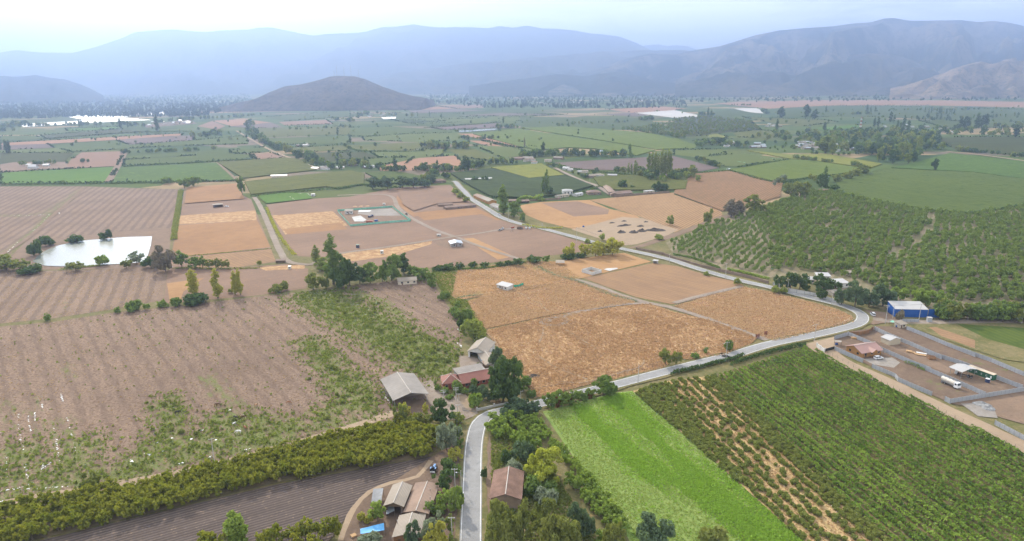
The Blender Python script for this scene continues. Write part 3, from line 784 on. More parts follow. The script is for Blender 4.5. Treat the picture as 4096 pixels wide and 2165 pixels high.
ribbon('lane', 'E 2260 948 E 2100 955 E 1900 985 E 1700 1030 E 1600 1060 E 1540 1085', -1.8, 1.8, m_gravel2, 'short gravel spur in the golden fields', .6)
ribbon('lane', 'E 1480 1080 E 1560 1060 E 1650 1050 E 1690 1075 E 1640 1105 E 1560 1110 E 1490 1085', -1.6, 1.6, m_gravel2, 'gravel turning loop in the golden fields', .8)
ribbon('lane', 'F 0 945 F 250 880 F 500 823', -2, 2, m_gravel2, 'narrow lane beside the mown plot', .4)
ribbon('path', 'D -60 630 D 200 470 D 400 290 D 570 140 D 620 90', -2, 2, m_dirt, 'dirt track left of the pond field', .4)
ribbon('path', 'A 1740 965 1820 1012 1960 1092 2090 1150 2300 1230', -3, 3, m_pale, 'pale far lane bordered by trees', 0, .012)
ribbon('path', 'B 1330 950 1640 1000 2000 1056 2345 1108', -2, 2, m_pale, 'pale straight track between two vineyards', 0, .012)
ribbon('path', 'C 2000 1118 2300 1150 2700 1205', -4, 4, m_pale, 'pale track at the right edge', 0, .012)
ribbon('path', 'A 920 1130 880 1200 860 1240 800 1340', -5, 5, m_dirt, 'brown lane between the green fodder fields', 0, .012)
ribbon('path', 'A 1600 1200 1700 1290 1760 1345', -2, 2, m_dirt, 'thin track beside the rich green field', 0, .012)
ribbon('path', 'B 1600 1240 1700 1290 1820 1342 E 1900 82 E 2010 150', -3, 3, m_gravel2, 'paved side street between the rear houses', 0, .012)
for q in ('E 1330 868 1380 890 1420 920 1490 948 1530 990 1590 1022', 'E 1650 1132 1700 1150 1760 1195 1850 1250 1910 1285', 'E 1515 1120 1510 1180 1480 1240', 'H 1490 10 1600 80 1720 130 1840 175', 'E 1090 1160 1150 1215 1190 1290', 'H 1640 190 1800 200 2100 120 2230 80 2260 30', 'F 1200 1100 1260 1080 1300 1050'):
    ribbon('path', q, -.45, .45, m_pale, 'thin trodden trail across the golden fields', .35)
# main road
ROAD = 'P 1185 1480 P 1184 1362 P 1187 1250 P 1190 1150 P 1196 1098 P 1207 1066 P 1235 1044 P 1290 1031 P 1360 1016 P 1545 970 P 1640 945 P 1735 921 P 1830 898 I 380 15 F 450 1325 F 700 1250 F 1000 1188 F 1200 1143 F 1330 1108 F 1385 1072 F 1370 1022 F 1250 968 F 1000 905 F 850 868 F 700 828 F 500 783 F 300 730 F 99 668 E 2480 635 E 2300 590 E 2110 549 E 1900 502 E 1760 463 E 1500 395 E 1330 358 E 1200 312 E 1120 262 E 1030 207 E 975 170 E 940 130 E 900 90 E 872 55 B 850 1335'
road_line = spline([g(q) for q in parse(ROAD)], 3.0)
ribbon('road_shoulder', road_line, -5.0, 4.8, m_verge, 'weedy dirt shoulders of the country road', .9)
ribbon('road', road_line, -3.35, 3.35, m_asph, 'grey asphalt country road winding through the fields')
layer[0] += .004
ribbon('road_marking', road_line[:260], -2.98, -2.8, m_paint, 'white right edge line of the road')
ribbon('road_marking', road_line[:260], 2.8, 2.98, m_paint, 'white left edge line of the road')
NEAR_Z = layer[0]

# ---- pond and far water
def water_mat():
    T = NT('pond_water')
    T.b.inputs['Base Color'].default_value = (.16, .18, .15, 1)
    T.b.inputs['Roughness'].default_value = .22
    T.b.inputs['Specular IOR Level'].default_value = .6
    T.b.inputs['IOR'].default_value = 1.45
    b = T.node('ShaderNodeBump'); b.inputs['Strength'].default_value = .25; b.inputs['Distance'].default_value = .3
    T.put(b.inputs['Height'], T.noise(T.mapping(T.pos(), .4, (1, .35, 1)), .8, 5, .6)); T.l.new(b.outputs[0], T.b.inputs['Normal'])
    return T.m
m_water = water_mat()
flat('water', 'D 240 640 275 605 330 562 430 522 600 487 800 470 930 460 1120 455 1112 520 1090 592 1060 642 940 656 800 662 620 672 450 676 330 672', m_water, 'sunlit rectangular irrigation pond', dz=.02)
flat('water', 'B 890 966 1180 947 1168 959 900 978', m_water, 'long thin irrigation pond in the middle distance')
flat('water', 'B 1910 1108 2060 1105 2060 1122 1920 1125', m_water, 'thin bright pond behind the village')
flat('water', 'B 320 866 430 862 430 876 340 880', m_plastic, 'white sheeted reservoir by the middle farm')

# ------------------------------------------------------------------ hills and mountains
def hill_mat(name, c1, c2, c3, sc=.004):
    T = NT(name)
    p = T.pos()
    n1 = T.noise(p, sc, 8, .65); n2 = T.noise(p, sc * 7, 6, .7)
    c = T.mix(T.sstep(n1, .4, .6), c1, c2)
    c = T.mix(T.math('MULTIPLY', T.sstep(n2, .5, .6), .8), c, c3)
    T.put(T.b.inputs['Base Color'], c); T.b.inputs['Roughness'].default_value = 1; T.b.inputs['Specular IOR Level'].default_value = 0
    return T.m
m_mtn = hill_mat('mountain_scrub', (.05, .052, .042), (.10, .085, .062), (.03, .038, .026), .0012)
m_mtn4 = hill_mat('mountain_scrub_painted_relief', (.018, .028, .028), (.17, .14, .105), (.010, .018, .016), .0022)  # scrub tones; raised contrast paints in relief shading so gullies read through haze
m_mtn2 = hill_mat('tan_mountain_scrub', (.04, .042, .036), (.11, .09, .065), (.02, .027, .02), .002)
m_mtn3 = hill_mat('dark_mountain_scrub', (.03, .034, .026), (.055, .05, .038), (.02, .026, .018), .002)
m_hill2 = hill_mat('tan_hill_scrub', (.12, .088, .064), (.27, .195, .13), (.04, .045, .03), .006)
m_hill = hill_mat('dry_hill_scrub', (.085, .07, .058), (.13, .10, .078), (.035, .038, .03), .008)

def mountain(name, label, ridge, D, front, back, mat, foot=0.0, nx=150, ny=34, rough=.16, seed=0, spur=1.0):
    """range whose skyline passes through the ridge positions at distance D; spurs and gullies run down to the valley"""
    R = [at_dist(q, D) for q in parse(ridge)]
    xs = [p.x for p in R]; hs = [p.z for p in R]
    V, Fc = [], []
    for j in range(ny):
        t = j / (ny - 1) * 2 - 1             # -1 foot before, 0 ridge, 1 foot behind
        for i in range(nx):
            x = xs[0] + (xs[-1] - xs[0]) * i / (nx - 1)
            H = max(0.0, float(np.interp(x, xs, hs)) - foot)
            y = D + (t * front if t < 0 else t * back)
            q = 1 - abs(t)
            fall = q ** 1.15
            w = 4 * q * (1 - q) * .9 + .12 * q
            n = noise.fractal(Vector((x / (front * .28) + seed, y / (front * .40), seed * .7)), 1.0, 2.1, 6)
            r = noise.ridged_multi_fractal(Vector((x / (front * .5) + seed * 3, y / (front * .55) , 2.0)), 1.0, 2.1, 6, 1.0, 2.0) - 1.0
            z = H * fall + H * w * (n * rough * 1.6 + r * .20 * spur)
            if abs(t) < .02: z = H + H * .012 * n
            z = min(z, H * y / D * (.995 - .10 * (1 - q) * (q < .97)))
            if j in (0, ny - 1): z = -3
            xx = x * (y / D) if name != 'hill' else x
            V.append((xx, y, max(z, -3) if q > .02 else -3))
    for j in range(ny - 1):
        for i in range(nx - 1):
            a = j * nx + i
            Fc.append((a, a + 1, a + nx + 1, a + nx))
    me = bpy.data.meshes.new(name); me.from_pydata(V, [], Fc); me.materials.append(mat)
    me.polygons.foreach_set('use_smooth', [True] * len(Fc))
    return tag(obj(name, me), label, None, None, 'structure')

mountain('mountain', 'pale hazy long mountain range on the left skyline', 'P -260 175 P -100 138 P 0 127 P 40 123 P 90 129 P 180 133 P 240 118 P 300 98 P 340 80 P 400 75 P 440 73 P 480 78 P 520 80 P 560 75 P 640 70 P 680 68 P 740 80 P 790 86 P 850 78 P 920 77 P 960 68 P 1010 60 P 1040 57 P 1090 65 P 1150 66 P 1230 70 P 1255 65 P 1290 69 P 1325 64 P 1390 71 P 1450 76 P 1500 84 P 1560 92 P 1600 107 P 1625 120 P 1680 145 P 1750 175', 12500, 4200, 3000, m_mtn, seed=1, rough=.18, nx=220, ny=40)
mountain('mountain', 'faint farthest peaks seen in the gap between ranges', 'P 1400 140 P 1560 118 P 1640 112 P 1665 109 P 1700 113 P 1740 116 P 1800 130 P 1900 160', 16300, 1500, 1500, m_mtn, seed=5, nx=80)
mountain('mountain', 'pale middle ridge sloping down behind the antenna hill', 'P 850 205 P 920 192 P 1000 180 P 1080 172 P 1150 160 P 1220 150 P 1300 148 P 1400 140 P 1500 129 P 1560 128 P 1640 126 P 1740 126 P 1900 150 P 2050 180', 9600, 2300, 2000, m_mtn, seed=2, nx=180, ny=44, rough=.26, spur=1.6)
mountain('mountain', 'big blue mountain range on the right skyline', 'P 1380 205 P 1460 185 P 1530 165 P 1580 145 P 1640 134 P 1700 136 P 1760 124 P 1810 116 P 1850 104 P 1900 88 P 1960 76 P 2030 70 P 2100 65 P 2150 58 P 2190 56 P 2225 46 P 2250 45 P 2290 52 P 2350 51 P 2420 50 P 2460 55 P 2500 52 P 2540 57 P 2576 65 P 2680 80 P 2900 120', 8200, 2600, 2600, m_mtn4, seed=3, nx=260, ny=60, rough=.34, spur=2.4)
mountain('mountain', 'lower blue foothill before the right range', 'P 1700 200 P 1760 178 P 1820 165 P 1900 170 P 1980 162 P 2060 150 P 2120 140 P 2190 134 P 2240 137 P 2300 152 P 2360 172 P 2420 195', 6700, 1500, 1500, m_mtn2, seed=4, nx=140, ny=44, rough=.3, spur=1.8)
mountain('mountain', 'low dark foothill before the middle ridge', 'P 1180 216 P 1250 205 P 1330 196 P 1400 186 P 1480 190 P 1560 178 P 1640 200 P 1720 212', 6800, 900, 900, m_mtn3, seed=8, nx=90)
mountain('mountain', 'brown near hill on the right edge', 'P 2240 222 P 2290 208 P 2330 194 P 2380 178 P 2440 160 P 2475 151 P 2500 155 P 2540 148 P 2576 138 P 2660 118 P 2800 100 P 3000 110', 5200, 900, 900, m_hill2, seed=6, nx=120, ny=34, rough=.34, spur=2.4)
mountain('mountain', 'hazy grey low hill on the left edge', 'P -250 190 P -100 192 P 0 190 P 60 190 P 90 188 P 130 196 P 160 197 P 200 210 P 230 224 P 260 240', 6300, 1100, 1100, m_mtn3, seed=7, nx=90)

HILL_D = 3650.0
def antenna_hill():
    R = [at_dist(q, HILL_D) for q in parse('P 590 262 P 640 250 P 680 232 P 720 217 P 760 212 P 790 205 P 830 193 P 850 191 P 890 192 P 920 200 P 960 218 P 1000 232 P 1040 242 P 1075 248')]
    xs = [p.x for p in R]; hs = [max(0, p.z) for p in R]
    nx, ny = 130, 60
    V, Fc = [], []
    for j in range(ny):
        t = j / (ny - 1) * 2 - 1
        for i in range(nx):
            x = xs[0] - 60 + (xs[-1] - xs[0] + 120) * i / (nx - 1)
            H = float(np.interp(x, xs, hs, 0, 0))
            q = max(0, 1 - abs(t) ** 1.5)
            dep = 330 if t < 0 else 420
            n = noise.fractal(Vector((x / 110, t * 2.2, 3)), 1.0, 2, 5)
            z = H * q ** .9 + (n * 14 * q * (1 - q) * 4 + n * 1.5) * min(1, H / 40)
            V.append((x, HILL_D + t * dep, z if q > 0 and H > .5 else -1.5))
    for j in range(ny - 1):
        for i in range(nx - 1):
            a = j * nx + i
            Fc.append((a, a + 1, a + nx + 1, a + nx))
    me = bpy.data.meshes.new('hill'); me.from_pydata(V, [], Fc); me.materials.append(m_hill)
    me.polygons.foreach_set('use_smooth', [True] * len(Fc))
    return tag(obj('hill', me), 'brown dome shaped hill carrying radio masts', None, None, 'structure')
HILL = antenna_hill()
# ------------------------------------------------------------------ vegetation
L_ = lambda n, a, b, t=.27, tc=None: leafmat(n, a, b, t, tc)
LEAF = {
    'dark': L_('dark_leaves', (.05, .088, .032), (.12, .175, .062), .28),
    'mid': L_('mid_green_leaves', (.095, .155, .042), (.22, .29, .085)),
    'olive': L_('olive_green_leaves', (.125, .155, .045), (.27, .285, .085)),
    'yellow': L_('yellow_leaves', (.24, .28, .045), (.44, .45, .09), .33),
    'gold': L_('yellow_green_leaves', (.27, .28, .055), (.46, .43, .10), .30),
    'light': L_('light_green_leaves', (.15, .20, .05), (.29, .32, .095), .30),
    'bright': L_('bright_green_leaves', (.15, .225, .045), (.29, .365, .09), .30),
    'grey': L_('silver_grey_leaves', (0.154, 0.19, 0.128), (0.307, 0.344, 0.236), .25, (1.2, 1.3, .9)),
    'bluegreen': L_('blue_green_leaves', (.075, .12, .07), (.155, .21, .12), .28),
    'brown': L_('bare_brown_twigs', (.17, .145, .105), (.27, .235, .17), .15),
    'peach': L_('peach_leaves', (.14, .175, .028), (.30, .29, .055), .30),
    'walnut': L_('walnut_leaves', (.10, .155, .042), (.25, .305, .09), .27),
    'young': L_('young_walnut_leaves', (.14, .20, .06), (.28, .36, .115), .28),
    'vine': L_('vine_leaves', (.075, .135, .024), (.23, .32, .06), .28),
    'rowbush': L_('row_bush_leaves', (.14, .175, .045), (.30, .315, .095), .28),
    'haze': L_('far_tree_leaves', (.028, .05, .02), (.06, .095, .036), .15),
    'palm': L_('palm_fronds', (0.064, 0.109, 0.033), (0.164, 0.217, 0.064), .25),
    'straw': L_('dry_straw', (.45, .315, .20), (.55, .405, .27), .35, (1.2, 1.1, .8)),
    'rust': L_('rust_grass', (.36, .23, .14), (.54, .385, .245), .35, (1.2, 1.1, .8)),
    'fodder': L_('fodder_blades', (.19, .32, .045), (.28, .42, .085), .33),
    'fodderpale': L_('cut_fodder_blades', (.24, .31, .09), (.32, .37, .13), .28),
    'weed': L_('weed_leaves', (.11, .145, .04), (.24, .27, .085), .28),
    'drytuft': L_('dry_weed_tufts', (.32, .22, .14), (.44, .32, .21), .3),
    'red': L_('red_climber_leaves', (.13, .06, .03), (.24, .11, .05), .35),
}
m_bark = plain('grey_brown_bark', (.16, .125, .095), .9, 0, .3, 3)

def unit(n):
    d = rng.normal(size=(n, 3))
    return d / np.linalg.norm(d, axis=1)[:, None]

def leaf_quads(C, N, S, stretch=1.35):
    """one bent-free quad per centre, across normal N"""
    n = len(C)
    N = N / np.maximum(np.linalg.norm(N, axis=1)[:, None], 1e-6)
    a = np.cross(N, unit(n)); a /= np.maximum(np.linalg.norm(a, axis=1)[:, None], 1e-6)
    b = np.cross(N, a)
    s = (S if np.ndim(S) else np.full(n, S))[:, None] * .5
    k = rng.uniform(.75, 1.25, (n, 1))
    V = np.empty((n, 4, 3))
    V[:, 0] = C - a * s * stretch * k; V[:, 1] = C - b * s / k; V[:, 2] = C + a * s * stretch * k; V[:, 3] = C + b * s / k
    return V.reshape(-1, 3)

def cloud(lobes, n, size, out=.65):
    c = np.array([l[0] for l in lobes]); r = np.array([l[1] for l in lobes])
    p = r ** 2 / (r ** 2).sum()
    i = rng.choice(len(lobes), n, p=p)
    d = unit(n)
    d[:, 2] = np.where(d[:, 2] < -.3, d[:, 2] * .5, d[:, 2])
    rad = r[i] * (.55 + .55 * rng.random(n) ** .6)
    C = c[i] + d * rad[:, None]
    N = d * out + unit(n) * .7
    lr = rng.random(len(lobes))
    R = np.clip(.6 * lr[i] + .4 * rng.random(n), 0, 1)
    return leaf_quads(C, N, size * rng.uniform(.7, 1.3, n)), R

ASPECT = {'broad': .85, 'poplar': .2, 'bush': 1.3, 'tall': .55, 'small': .9, 'thin': .5}
def lobes_of(shape):
    L = []
    if shape == 'poplar':
        for k in range(26):
            t = k / 25
            R = .085 * min(1, (t * 5 + .35)) * (1 - t ** 5 * .75)
            a = rnd.uniform(0, 6.28)
            q = R * rnd.uniform(.2, .6)
            L.append(((q * math.cos(a), q * math.sin(a), .07 + .9 * t), R * rnd.uniform(.6, 1.0)))
    elif shape in ('bush',):
        for k in range(12):
            a = rnd.uniform(0, 6.28); q = rnd.random() ** .5 * .42
            r = rnd.uniform(.2, .32)
            L.append(((q * math.cos(a), q * math.sin(a), rnd.uniform(.2, .70) * (1 - q * .7)), r))
    elif shape in ('tall', 'thin'):
        for k in range(15):
            t = k / 14
            R = .22 * math.sin(PI * (.12 + .80 * t)) ** .7
            a = rnd.uniform(0, 6.28); q = R * rnd.uniform(.1, .8)
            L.append(((q * math.cos(a), q * math.sin(a), .14 + .76 * t), R * rnd.uniform(.4, .75) * (.7 if shape == 'thin' else 1)))
    else:
        cx, cy = rnd.uniform(-.05, .05), rnd.uniform(-.05, .05)
        for k in range(26):
            a = rnd.uniform(0, 6.28); q = rnd.random() ** .5 * .36
            z = .58 + rnd.uniform(-1, 1) * .34 * math.sqrt(max(.08, 1 - (q / .40) ** 2))
            L.append(((q * math.cos(a) + cx, q * math.sin(a) + cy, z), rnd.uniform(.045, .125)))
        L.append(((0, 0, .56), .16))
    return L

LOD = {'hi': (3800, .85), 'mid': (1000, 1.5), 'lo': (190, 2.8)}
SIZE = {'broad': .05, 'poplar': .022, 'bush': .09, 'tall': .042, 'small': .07, 'thin': .036}
PROTO = {}
def proto(shape, lod, var):
    k = (shape, lod, var)
    if k not in PROTO:
        n, f = LOD[lod]
        if shape == 'small': n = int(n * .45)
        V, R = cloud(lobes_of(shape), n, SIZE[shape] * f)
        z0, z1 = V[:, 2].min(), np.percentile(V[:, 2], 99.7)
        q = np.percentile(np.hypot(V[:, 0] - V[:, 0].mean(), V[:, 1] - V[:, 1].mean()), 95)
        V[:, :2] *= ASPECT[shape] * .5 / q
        zb = {'poplar': .03, 'bush': 0.0, 'small': .1}.get(shape, .06)
        V[:, 2] = zb + (V[:, 2] - z0) / (z1 - z0) * (1 - zb)
        PROTO[k] = (V, R)
    return PROTO[k]

PMESH = {}
def crown_mesh(shape, lod, var, mat):
    k = (shape, lod, var, mat)
    if k not in PMESH:
        V, R = proto(shape, lod, var)
        PMESH[k] = quads_mesh('crown_' + shape, V, R, LEAF[mat])
    return PMESH[k]

def trunk_mesh(shape, var):
    k = ('trunk', shape, var)
    if k not in PMESH:
        b = MB()
        r = .016 if shape == 'poplar' else .028
        hgt_ = .6 if shape == 'poplar' else .5
        b.cyl((0, 0, -.03), (.01, .0, hgt_ * .55), r, r * .7, 7)
        b.cyl((.01, 0, hgt_ * .55), (.02, .01, hgt_ + .2), r * .7, r * .25, 6)
        if shape != 'poplar':
            for q in range(4):
                a = q * 1.6 + var
                b.cyl((.005, 0, hgt_ * (.4 + .1 * q)), (.2 * math.cos(a), .2 * math.sin(a), hgt_ * (.4 + .1 * q) + .22), r * .5, r * .15, 5)
        o = b.build('trunk', m_bark)
        PMESH[k] = o.data
        bpy.data.objects.remove(o)
    return PMESH[k]

def place_tree(name, label, cat, group, p, h, w, shape, mat, lod=None, parts=True):
    if lod is None:
        q = proj(Vector((p.x, p.y, 0)))
        s = h / q[2] * FOC if q else 50
        lod = 'hi' if s > 95 else 'mid' if s > 34 else 'lo'
    var = rnd.randrange(4)
    wf = (w / h) / ASPECT[shape] if w else 1.0
    rz = rnd.uniform(0, 6.28)
    z = gz(p.x, p.y)
    if parts and lod != 'lo':
        e = empty(name, label, cat, (p.x, p.y, z), rz, group)
        e.scale = (h * wf, h * wf, h)
        obj('crown', crown_mesh(shape, lod, var, mat), e)
        if shape != 'bush': obj('trunk', trunk_mesh(shape, var), e)
        return e
    o = obj(name, crown_mesh(shape, lod, var, mat), None, (p.x, p.y, z), rz)
    o.scale = (h * wf, h * wf, h)
    return tag(o, label, cat, group)

ORDS = 'leftmost|second from left|third from left|fourth from left|fifth from left|sixth from left|seventh from left|eighth from left|ninth from left|tenth from left|eleventh from left|twelfth from left|thirteenth from left|fourteenth from left'.split('|')
def ordinal(i, n):
    if n == 1: return ''
    if n == 2: return ('left one of two', 'right one of two')[i]
    if i == n - 1: return 'rightmost'
    return ORDS[i] if i < len(ORDS) else None

QUEUE = []   # broadleaf trees: the largest in the picture become things, the far rest one mass
def cluster(desc, where, items, mat, shape='broad', name=None, cat=None, group=None):
    """items: 'tile x y_base y_top width ...' read off the photograph, turned into ground position, height and crown width in metres"""
    t, nums, it = None, [], []
    for w in items.split():
        if w in TILES: t = TILES[w]
        else:
            nums.append(float(w))
            if len(nums) == 4:
                x, yb, yt, wd = nums; nums = []
                S = (t[0] + x * t[2], t[1] + yb * t[2]); T_ = (S[0], t[1] + yt * t[2])
                p = g(S)
                h = hgt(p, T_)
                z = proj(p)[2]
                it.append((S[0], p, max(h, .6), wd * t[2] / FOC * z if wd else None))
    it.sort(key=lambda q: q[0])
    n = len(it)
    if name is None:
        name = 'poplar_tree' if shape == 'poplar' else 'shrub' if shape == 'bush' else 'broadleaf_tree'
    cat = cat or ('shrub' if shape == 'bush' else 'tree')
    for i, (x, p, h, w) in enumerate(it):
        o = ordinal(i, n)
        lab = desc + (', ' + o if o else '') + ' ' + where
        place_tree(name, lab, cat, group or (desc + 's ' + where if n > 1 else None), p, h, w, shape, mat)

def belt(line, n, h0, h1, jit, mat, label, shape='broad', group=None, name='broadleaf_tree'):
    L = spline([g(q) for q in parse(line)], 3.0)
    n, h0, h1 = int(n * 1.35), h0 * 1.2, h1 * 1.25
    for k in range(n):
        q = L[min(len(L) - 1, int(rnd.random() * len(L)))]
        p = Vector((q.x + rnd.uniform(-jit, jit), q.y + rnd.uniform(-jit, jit), 0))
        QUEUE.append((p, rnd.uniform(h0, h1), None, shape, mat if isinstance(mat, str) else rnd.choice(mat), label, group or label, name))

def region(poly, n, h0, h1, mat, label, shape='broad', group=None, name='broadleaf_tree', ground=False):
    S = parse(poly)
    xs, ys = [q[0] for q in S], [q[1] for q in S]
    k = 0
    while k < n:
        q = (rnd.uniform(min(xs), max(xs)), rnd.uniform(min(ys), max(ys)))
        if inpoly(q[0], q[1], S):
            k += 1
            QUEUE.append((g(q), rnd.uniform(h0, h1), None, shape if isinstance(shape, str) else rnd.choice(shape), mat if isinstance(mat, str) else rnd.choice(mat), label, group or label, name))

def flush_queue(limit=290):
    def size(q):
        a = proj(q[0])
        return 0 if a is None or not (-60 < a[0] < 4160 and -60 < a[1] < 2260) else q[1] / a[2]
    by = {}
    for q in QUEUE: by.setdefault(q[7], []).append(q)
    for nm, Q in by.items():
        Q.sort(key=size, reverse=True)
        lim = limit[nm] if isinstance(limit, dict) and nm in limit else 250
        for p, h, w, shape, mat, lab, grp, name in Q[:lim]:
            place_tree(name, lab, 'tree', grp, p, h, w, shape, mat, parts=True)
        rest = {}
        for q in Q[lim:]: rest.setdefault(q[4], []).append(q)
        for mat, R in rest.items():
            merged('distant_trees', [(q[0], q[1], q[2], q[3]) for q in R], mat, 'mass of far %s trees on the hazy valley floor' % mat.replace('haze', 'dim').replace('grey', 'silvery').replace('mid', 'green').replace('dark', 'dark green') + {'poplar_tree': ' among poplars', 'orchard_tree': ' in the orchard'}.get(nm, ''))

def merged(name, items, mat, label, lod=None, kind='stuff'):
    VV, RR = [], []
    for p, h, w, shape in items:
        a = proj(p)
        s = h / a[2] * FOC if a else 20
        V, R = proto(shape, lod or ('mid' if s > 60 else 'lo'), rnd.randrange(4))
        wf = (w / h) / ASPECT[shape] if w else 1.0
        c, sn = math.cos(rnd.uniform(0, 6.28)), math.sin(rnd.uniform(0, 6.28))
        th = rnd.uniform(0, 6.28); c, sn = math.cos(th), math.sin(th)
        X = V * np.array([h * wf, h * wf, h])
        VV.append(np.stack([X[:, 0] * c - X[:, 1] * sn + p.x, X[:, 0] * sn + X[:, 1] * c + p.y, X[:, 2] + gz(p.x, p.y)], 1))
        RR.append(np.clip(R * .7 + rnd.random() * .3, 0, 1))
    o = obj(name, quads_mesh(name, np.concatenate(VV), np.concatenate(RR), LEAF[mat]))
    return tag(o, label, 'vegetation', None, kind)

# ---- single trees read off the photograph
GRP = None
cluster('yellowing slim poplar', 'behind the big bare field', 'D 1430 885 698 80 1605 907 692 75 1732 882 705 50 1770 882 695 48', 'gold', 'poplar')
cluster('tall dark poplar', 'standing in the hedge between pond and golden fields', 'D 2455 805 442 120', 'mid', 'poplar')
cluster('small light poplar', 'left of the tall dark poplar', 'D 2330 655 515 60', 'light', 'poplar')
cluster('tall full poplar', 'beside the main road by the yellow house', 'E 1222 290 72 85', 'mid', 'poplar')
cluster('slim tall poplar', 'behind the white two storey house', 'E 1512 140 10 26 1538 140 -40 40', 'mid', 'poplar')
cluster('slim poplar', 'in the grove above the brown field', 'B 2288 1300 1125 36 2312 1305 1118 36 2335 1300 1122 36 2358 1305 1130 30 2385 1300 1095 38 2408 1300 1110 34 2432 1300 1100 40 2448 1300 1120 34', 'light', 'poplar')
cluster('short poplar', 'left of the poplar grove', 'B 2140 1288 1200 20 2162 1288 1205 20 2192 1290 1178 36', 'light', 'poplar')
cluster('dark single poplar', 'in the middle farmland', 'B 425 1270 1148 40 735 1248 1178 22 205 1220 1155 30 940 1262 1146 50 965 1258 1160 44', 'dark', 'poplar')
cluster('distant single poplar', 'between the vineyards', 'B 1220 912 858 18 1700 937 896 16 1515 1118 1044 34 590 862 824 8 678 862 820 14', 'dark', 'poplar')
cluster('bare brown poplar', 'at the end of the orange strips', 'B 1376 1087 1010 14', 'brown', 'poplar')
cluster('small poplar', 'by the pond behind the village', 'B 2150 1132 1055 28', 'mid', 'poplar')
cluster('poplar in a tight trio', 'at the corner of the far orchard', 'B 2318 990 900 16 2335 990 898 18 2355 990 900 18', 'mid', 'poplar')
cluster('far dark poplar', 'on the left plain', 'A 1160 972 843 34 888 947 868 30 942 942 882 18 585 936 873 14 602 936 873 14 1826 987 884 26 50 1128 1030 32 74 1128 1034 26 1928 1052 986 20', 'dark', 'poplar')
cluster('far poplar', 'on the right plain', 'C 756 962 875 24 1105 967 898 26 1182 977 920 26 1116 832 778 18 250 858 788 16 275 858 805 16 1420 828 770 22 1446 830 788 18 1480 828 778 16 1592 902 820 26 1618 905 842 20', 'dark', 'poplar')
cluster('poplar', 'in the row behind the right wood', 'C 1500 937 858 22 1472 937 866 22 1640 968 885 24 1665 970 900 20 1688 955 850 26 1722 968 884 28 1868 872 824 26 1932 882 832 22 1962 882 836 20 2012 882 838 20', 'dark', 'poplar')
cluster('dark dense poplar', 'near the right edge beyond the wood', 'C 2110 947 862 34 2135 947 866 34 2160 947 872 34 2228 937 838 40 2262 937 850 30 2290 937 838 36 2512 1012 920 50', 'dark', 'poplar')
cluster('light poplar', 'rising from the right wood', 'C 1652 1162 1042 28 1680 1164 1036 28 1706 1164 1050 28 1785 1142 1030 26 1810 1142 1026 28', 'light', 'poplar')
cluster('slender poplar', 'beside the bushes at the vineyard corner', 'C 1110 1335 1222 34', 'mid', 'poplar')
cluster('round lone tree', 'in the dark green field on the right', 'C 1915 1256 1168 48', 'dark', 'tall')
cluster('tall twisted tree', 'on the far right plain', 'C 790 868 785 60 968 875 770 50 1035 878 805 55', 'dark', 'tall')
cluster('light bushy willow', 'before the far village sheds', 'C 1115 1130 1000 110 1165 1142 1018 60', 'light', 'tall')
# pond surroundings
cluster('dark dense bush', 'on the left bank of the pond', 'D 270 592 482 90 335 524 448 100 380 515 470 50', 'dark', 'bush')
cluster('dark bush', 'on the rear bank of the pond', 'D 555 496 438 112 760 478 428 75 803 472 402 44', 'dark', 'bush')
cluster('bright green bush', 'on the front bank of the pond', 'D 752 664 598 92', 'bright', 'bush')
cluster('grey round tree', 'at the right front corner of the pond', 'D 1008 655 572 112', 'grey', 'small')
cluster('bare looking olive tree', 'along the front bank of the pond', 'D 50 700 598 200 150 705 620 140 560 705 640 110 930 690 628 80', 'olive', 'small')
cluster('low dark bush', 'at the left corner below the pond', 'D 240 725 662 150', 'dark', 'bush')
cluster('large grey leafless tree', 'between pond and golden plot', 'D 1220 712 525 160', 'brown', 'broad')
cluster('green tree', 'below the front golden plot', 'D 1340 682 562 110 1438 690 602 100 1490 690 598 60', 'mid', 'small')
cluster('small sapling', 'in the row below the front golden plot', 'D 1545 692 620 50 1588 690 612 56 1628 690 622 44 1670 690 624 44 1910 668 625 40', 'olive', 'small')
cluster('dark bush', 'growing in the hedge by the grey tree', 'D 1120 680 600 110', 'dark', 'bush')
cluster('roundish bush', 'in the ditch above the big bare field', 'D 352 1072 1014 46 868 1014 972 52 990 1002 928 112 1082 992 948 48 1204 972 920 76 1304 966 904 82', 'mid', 'bush')
cluster('broad dark bush', 'at the foot of the leftmost yellow poplar', 'D 1452 952 876 170', 'dark', 'bush')
cluster('grey green bush', 'behind the big bare field near the hedge', 'D 2030 868 806 96 2092 850 780 62 1700 870 840 44', 'olive', 'bush')
cluster('hedge tree', 'at field corners behind the golden plots', 'D 1236 66 14 96 1358 98 18 92 1428 86 14 92 1784 152 20 66 475 64 38 60', 'mid', 'small')
cluster('dark rounded tree', 'right of the yellow poplars', 'D 2308 850 728 135 2400 835 735 70', 'olive', 'broad')
cluster('light tree', 'beside the tall dark poplar', 'D 2375 702 610 120', 'light', 'broad')
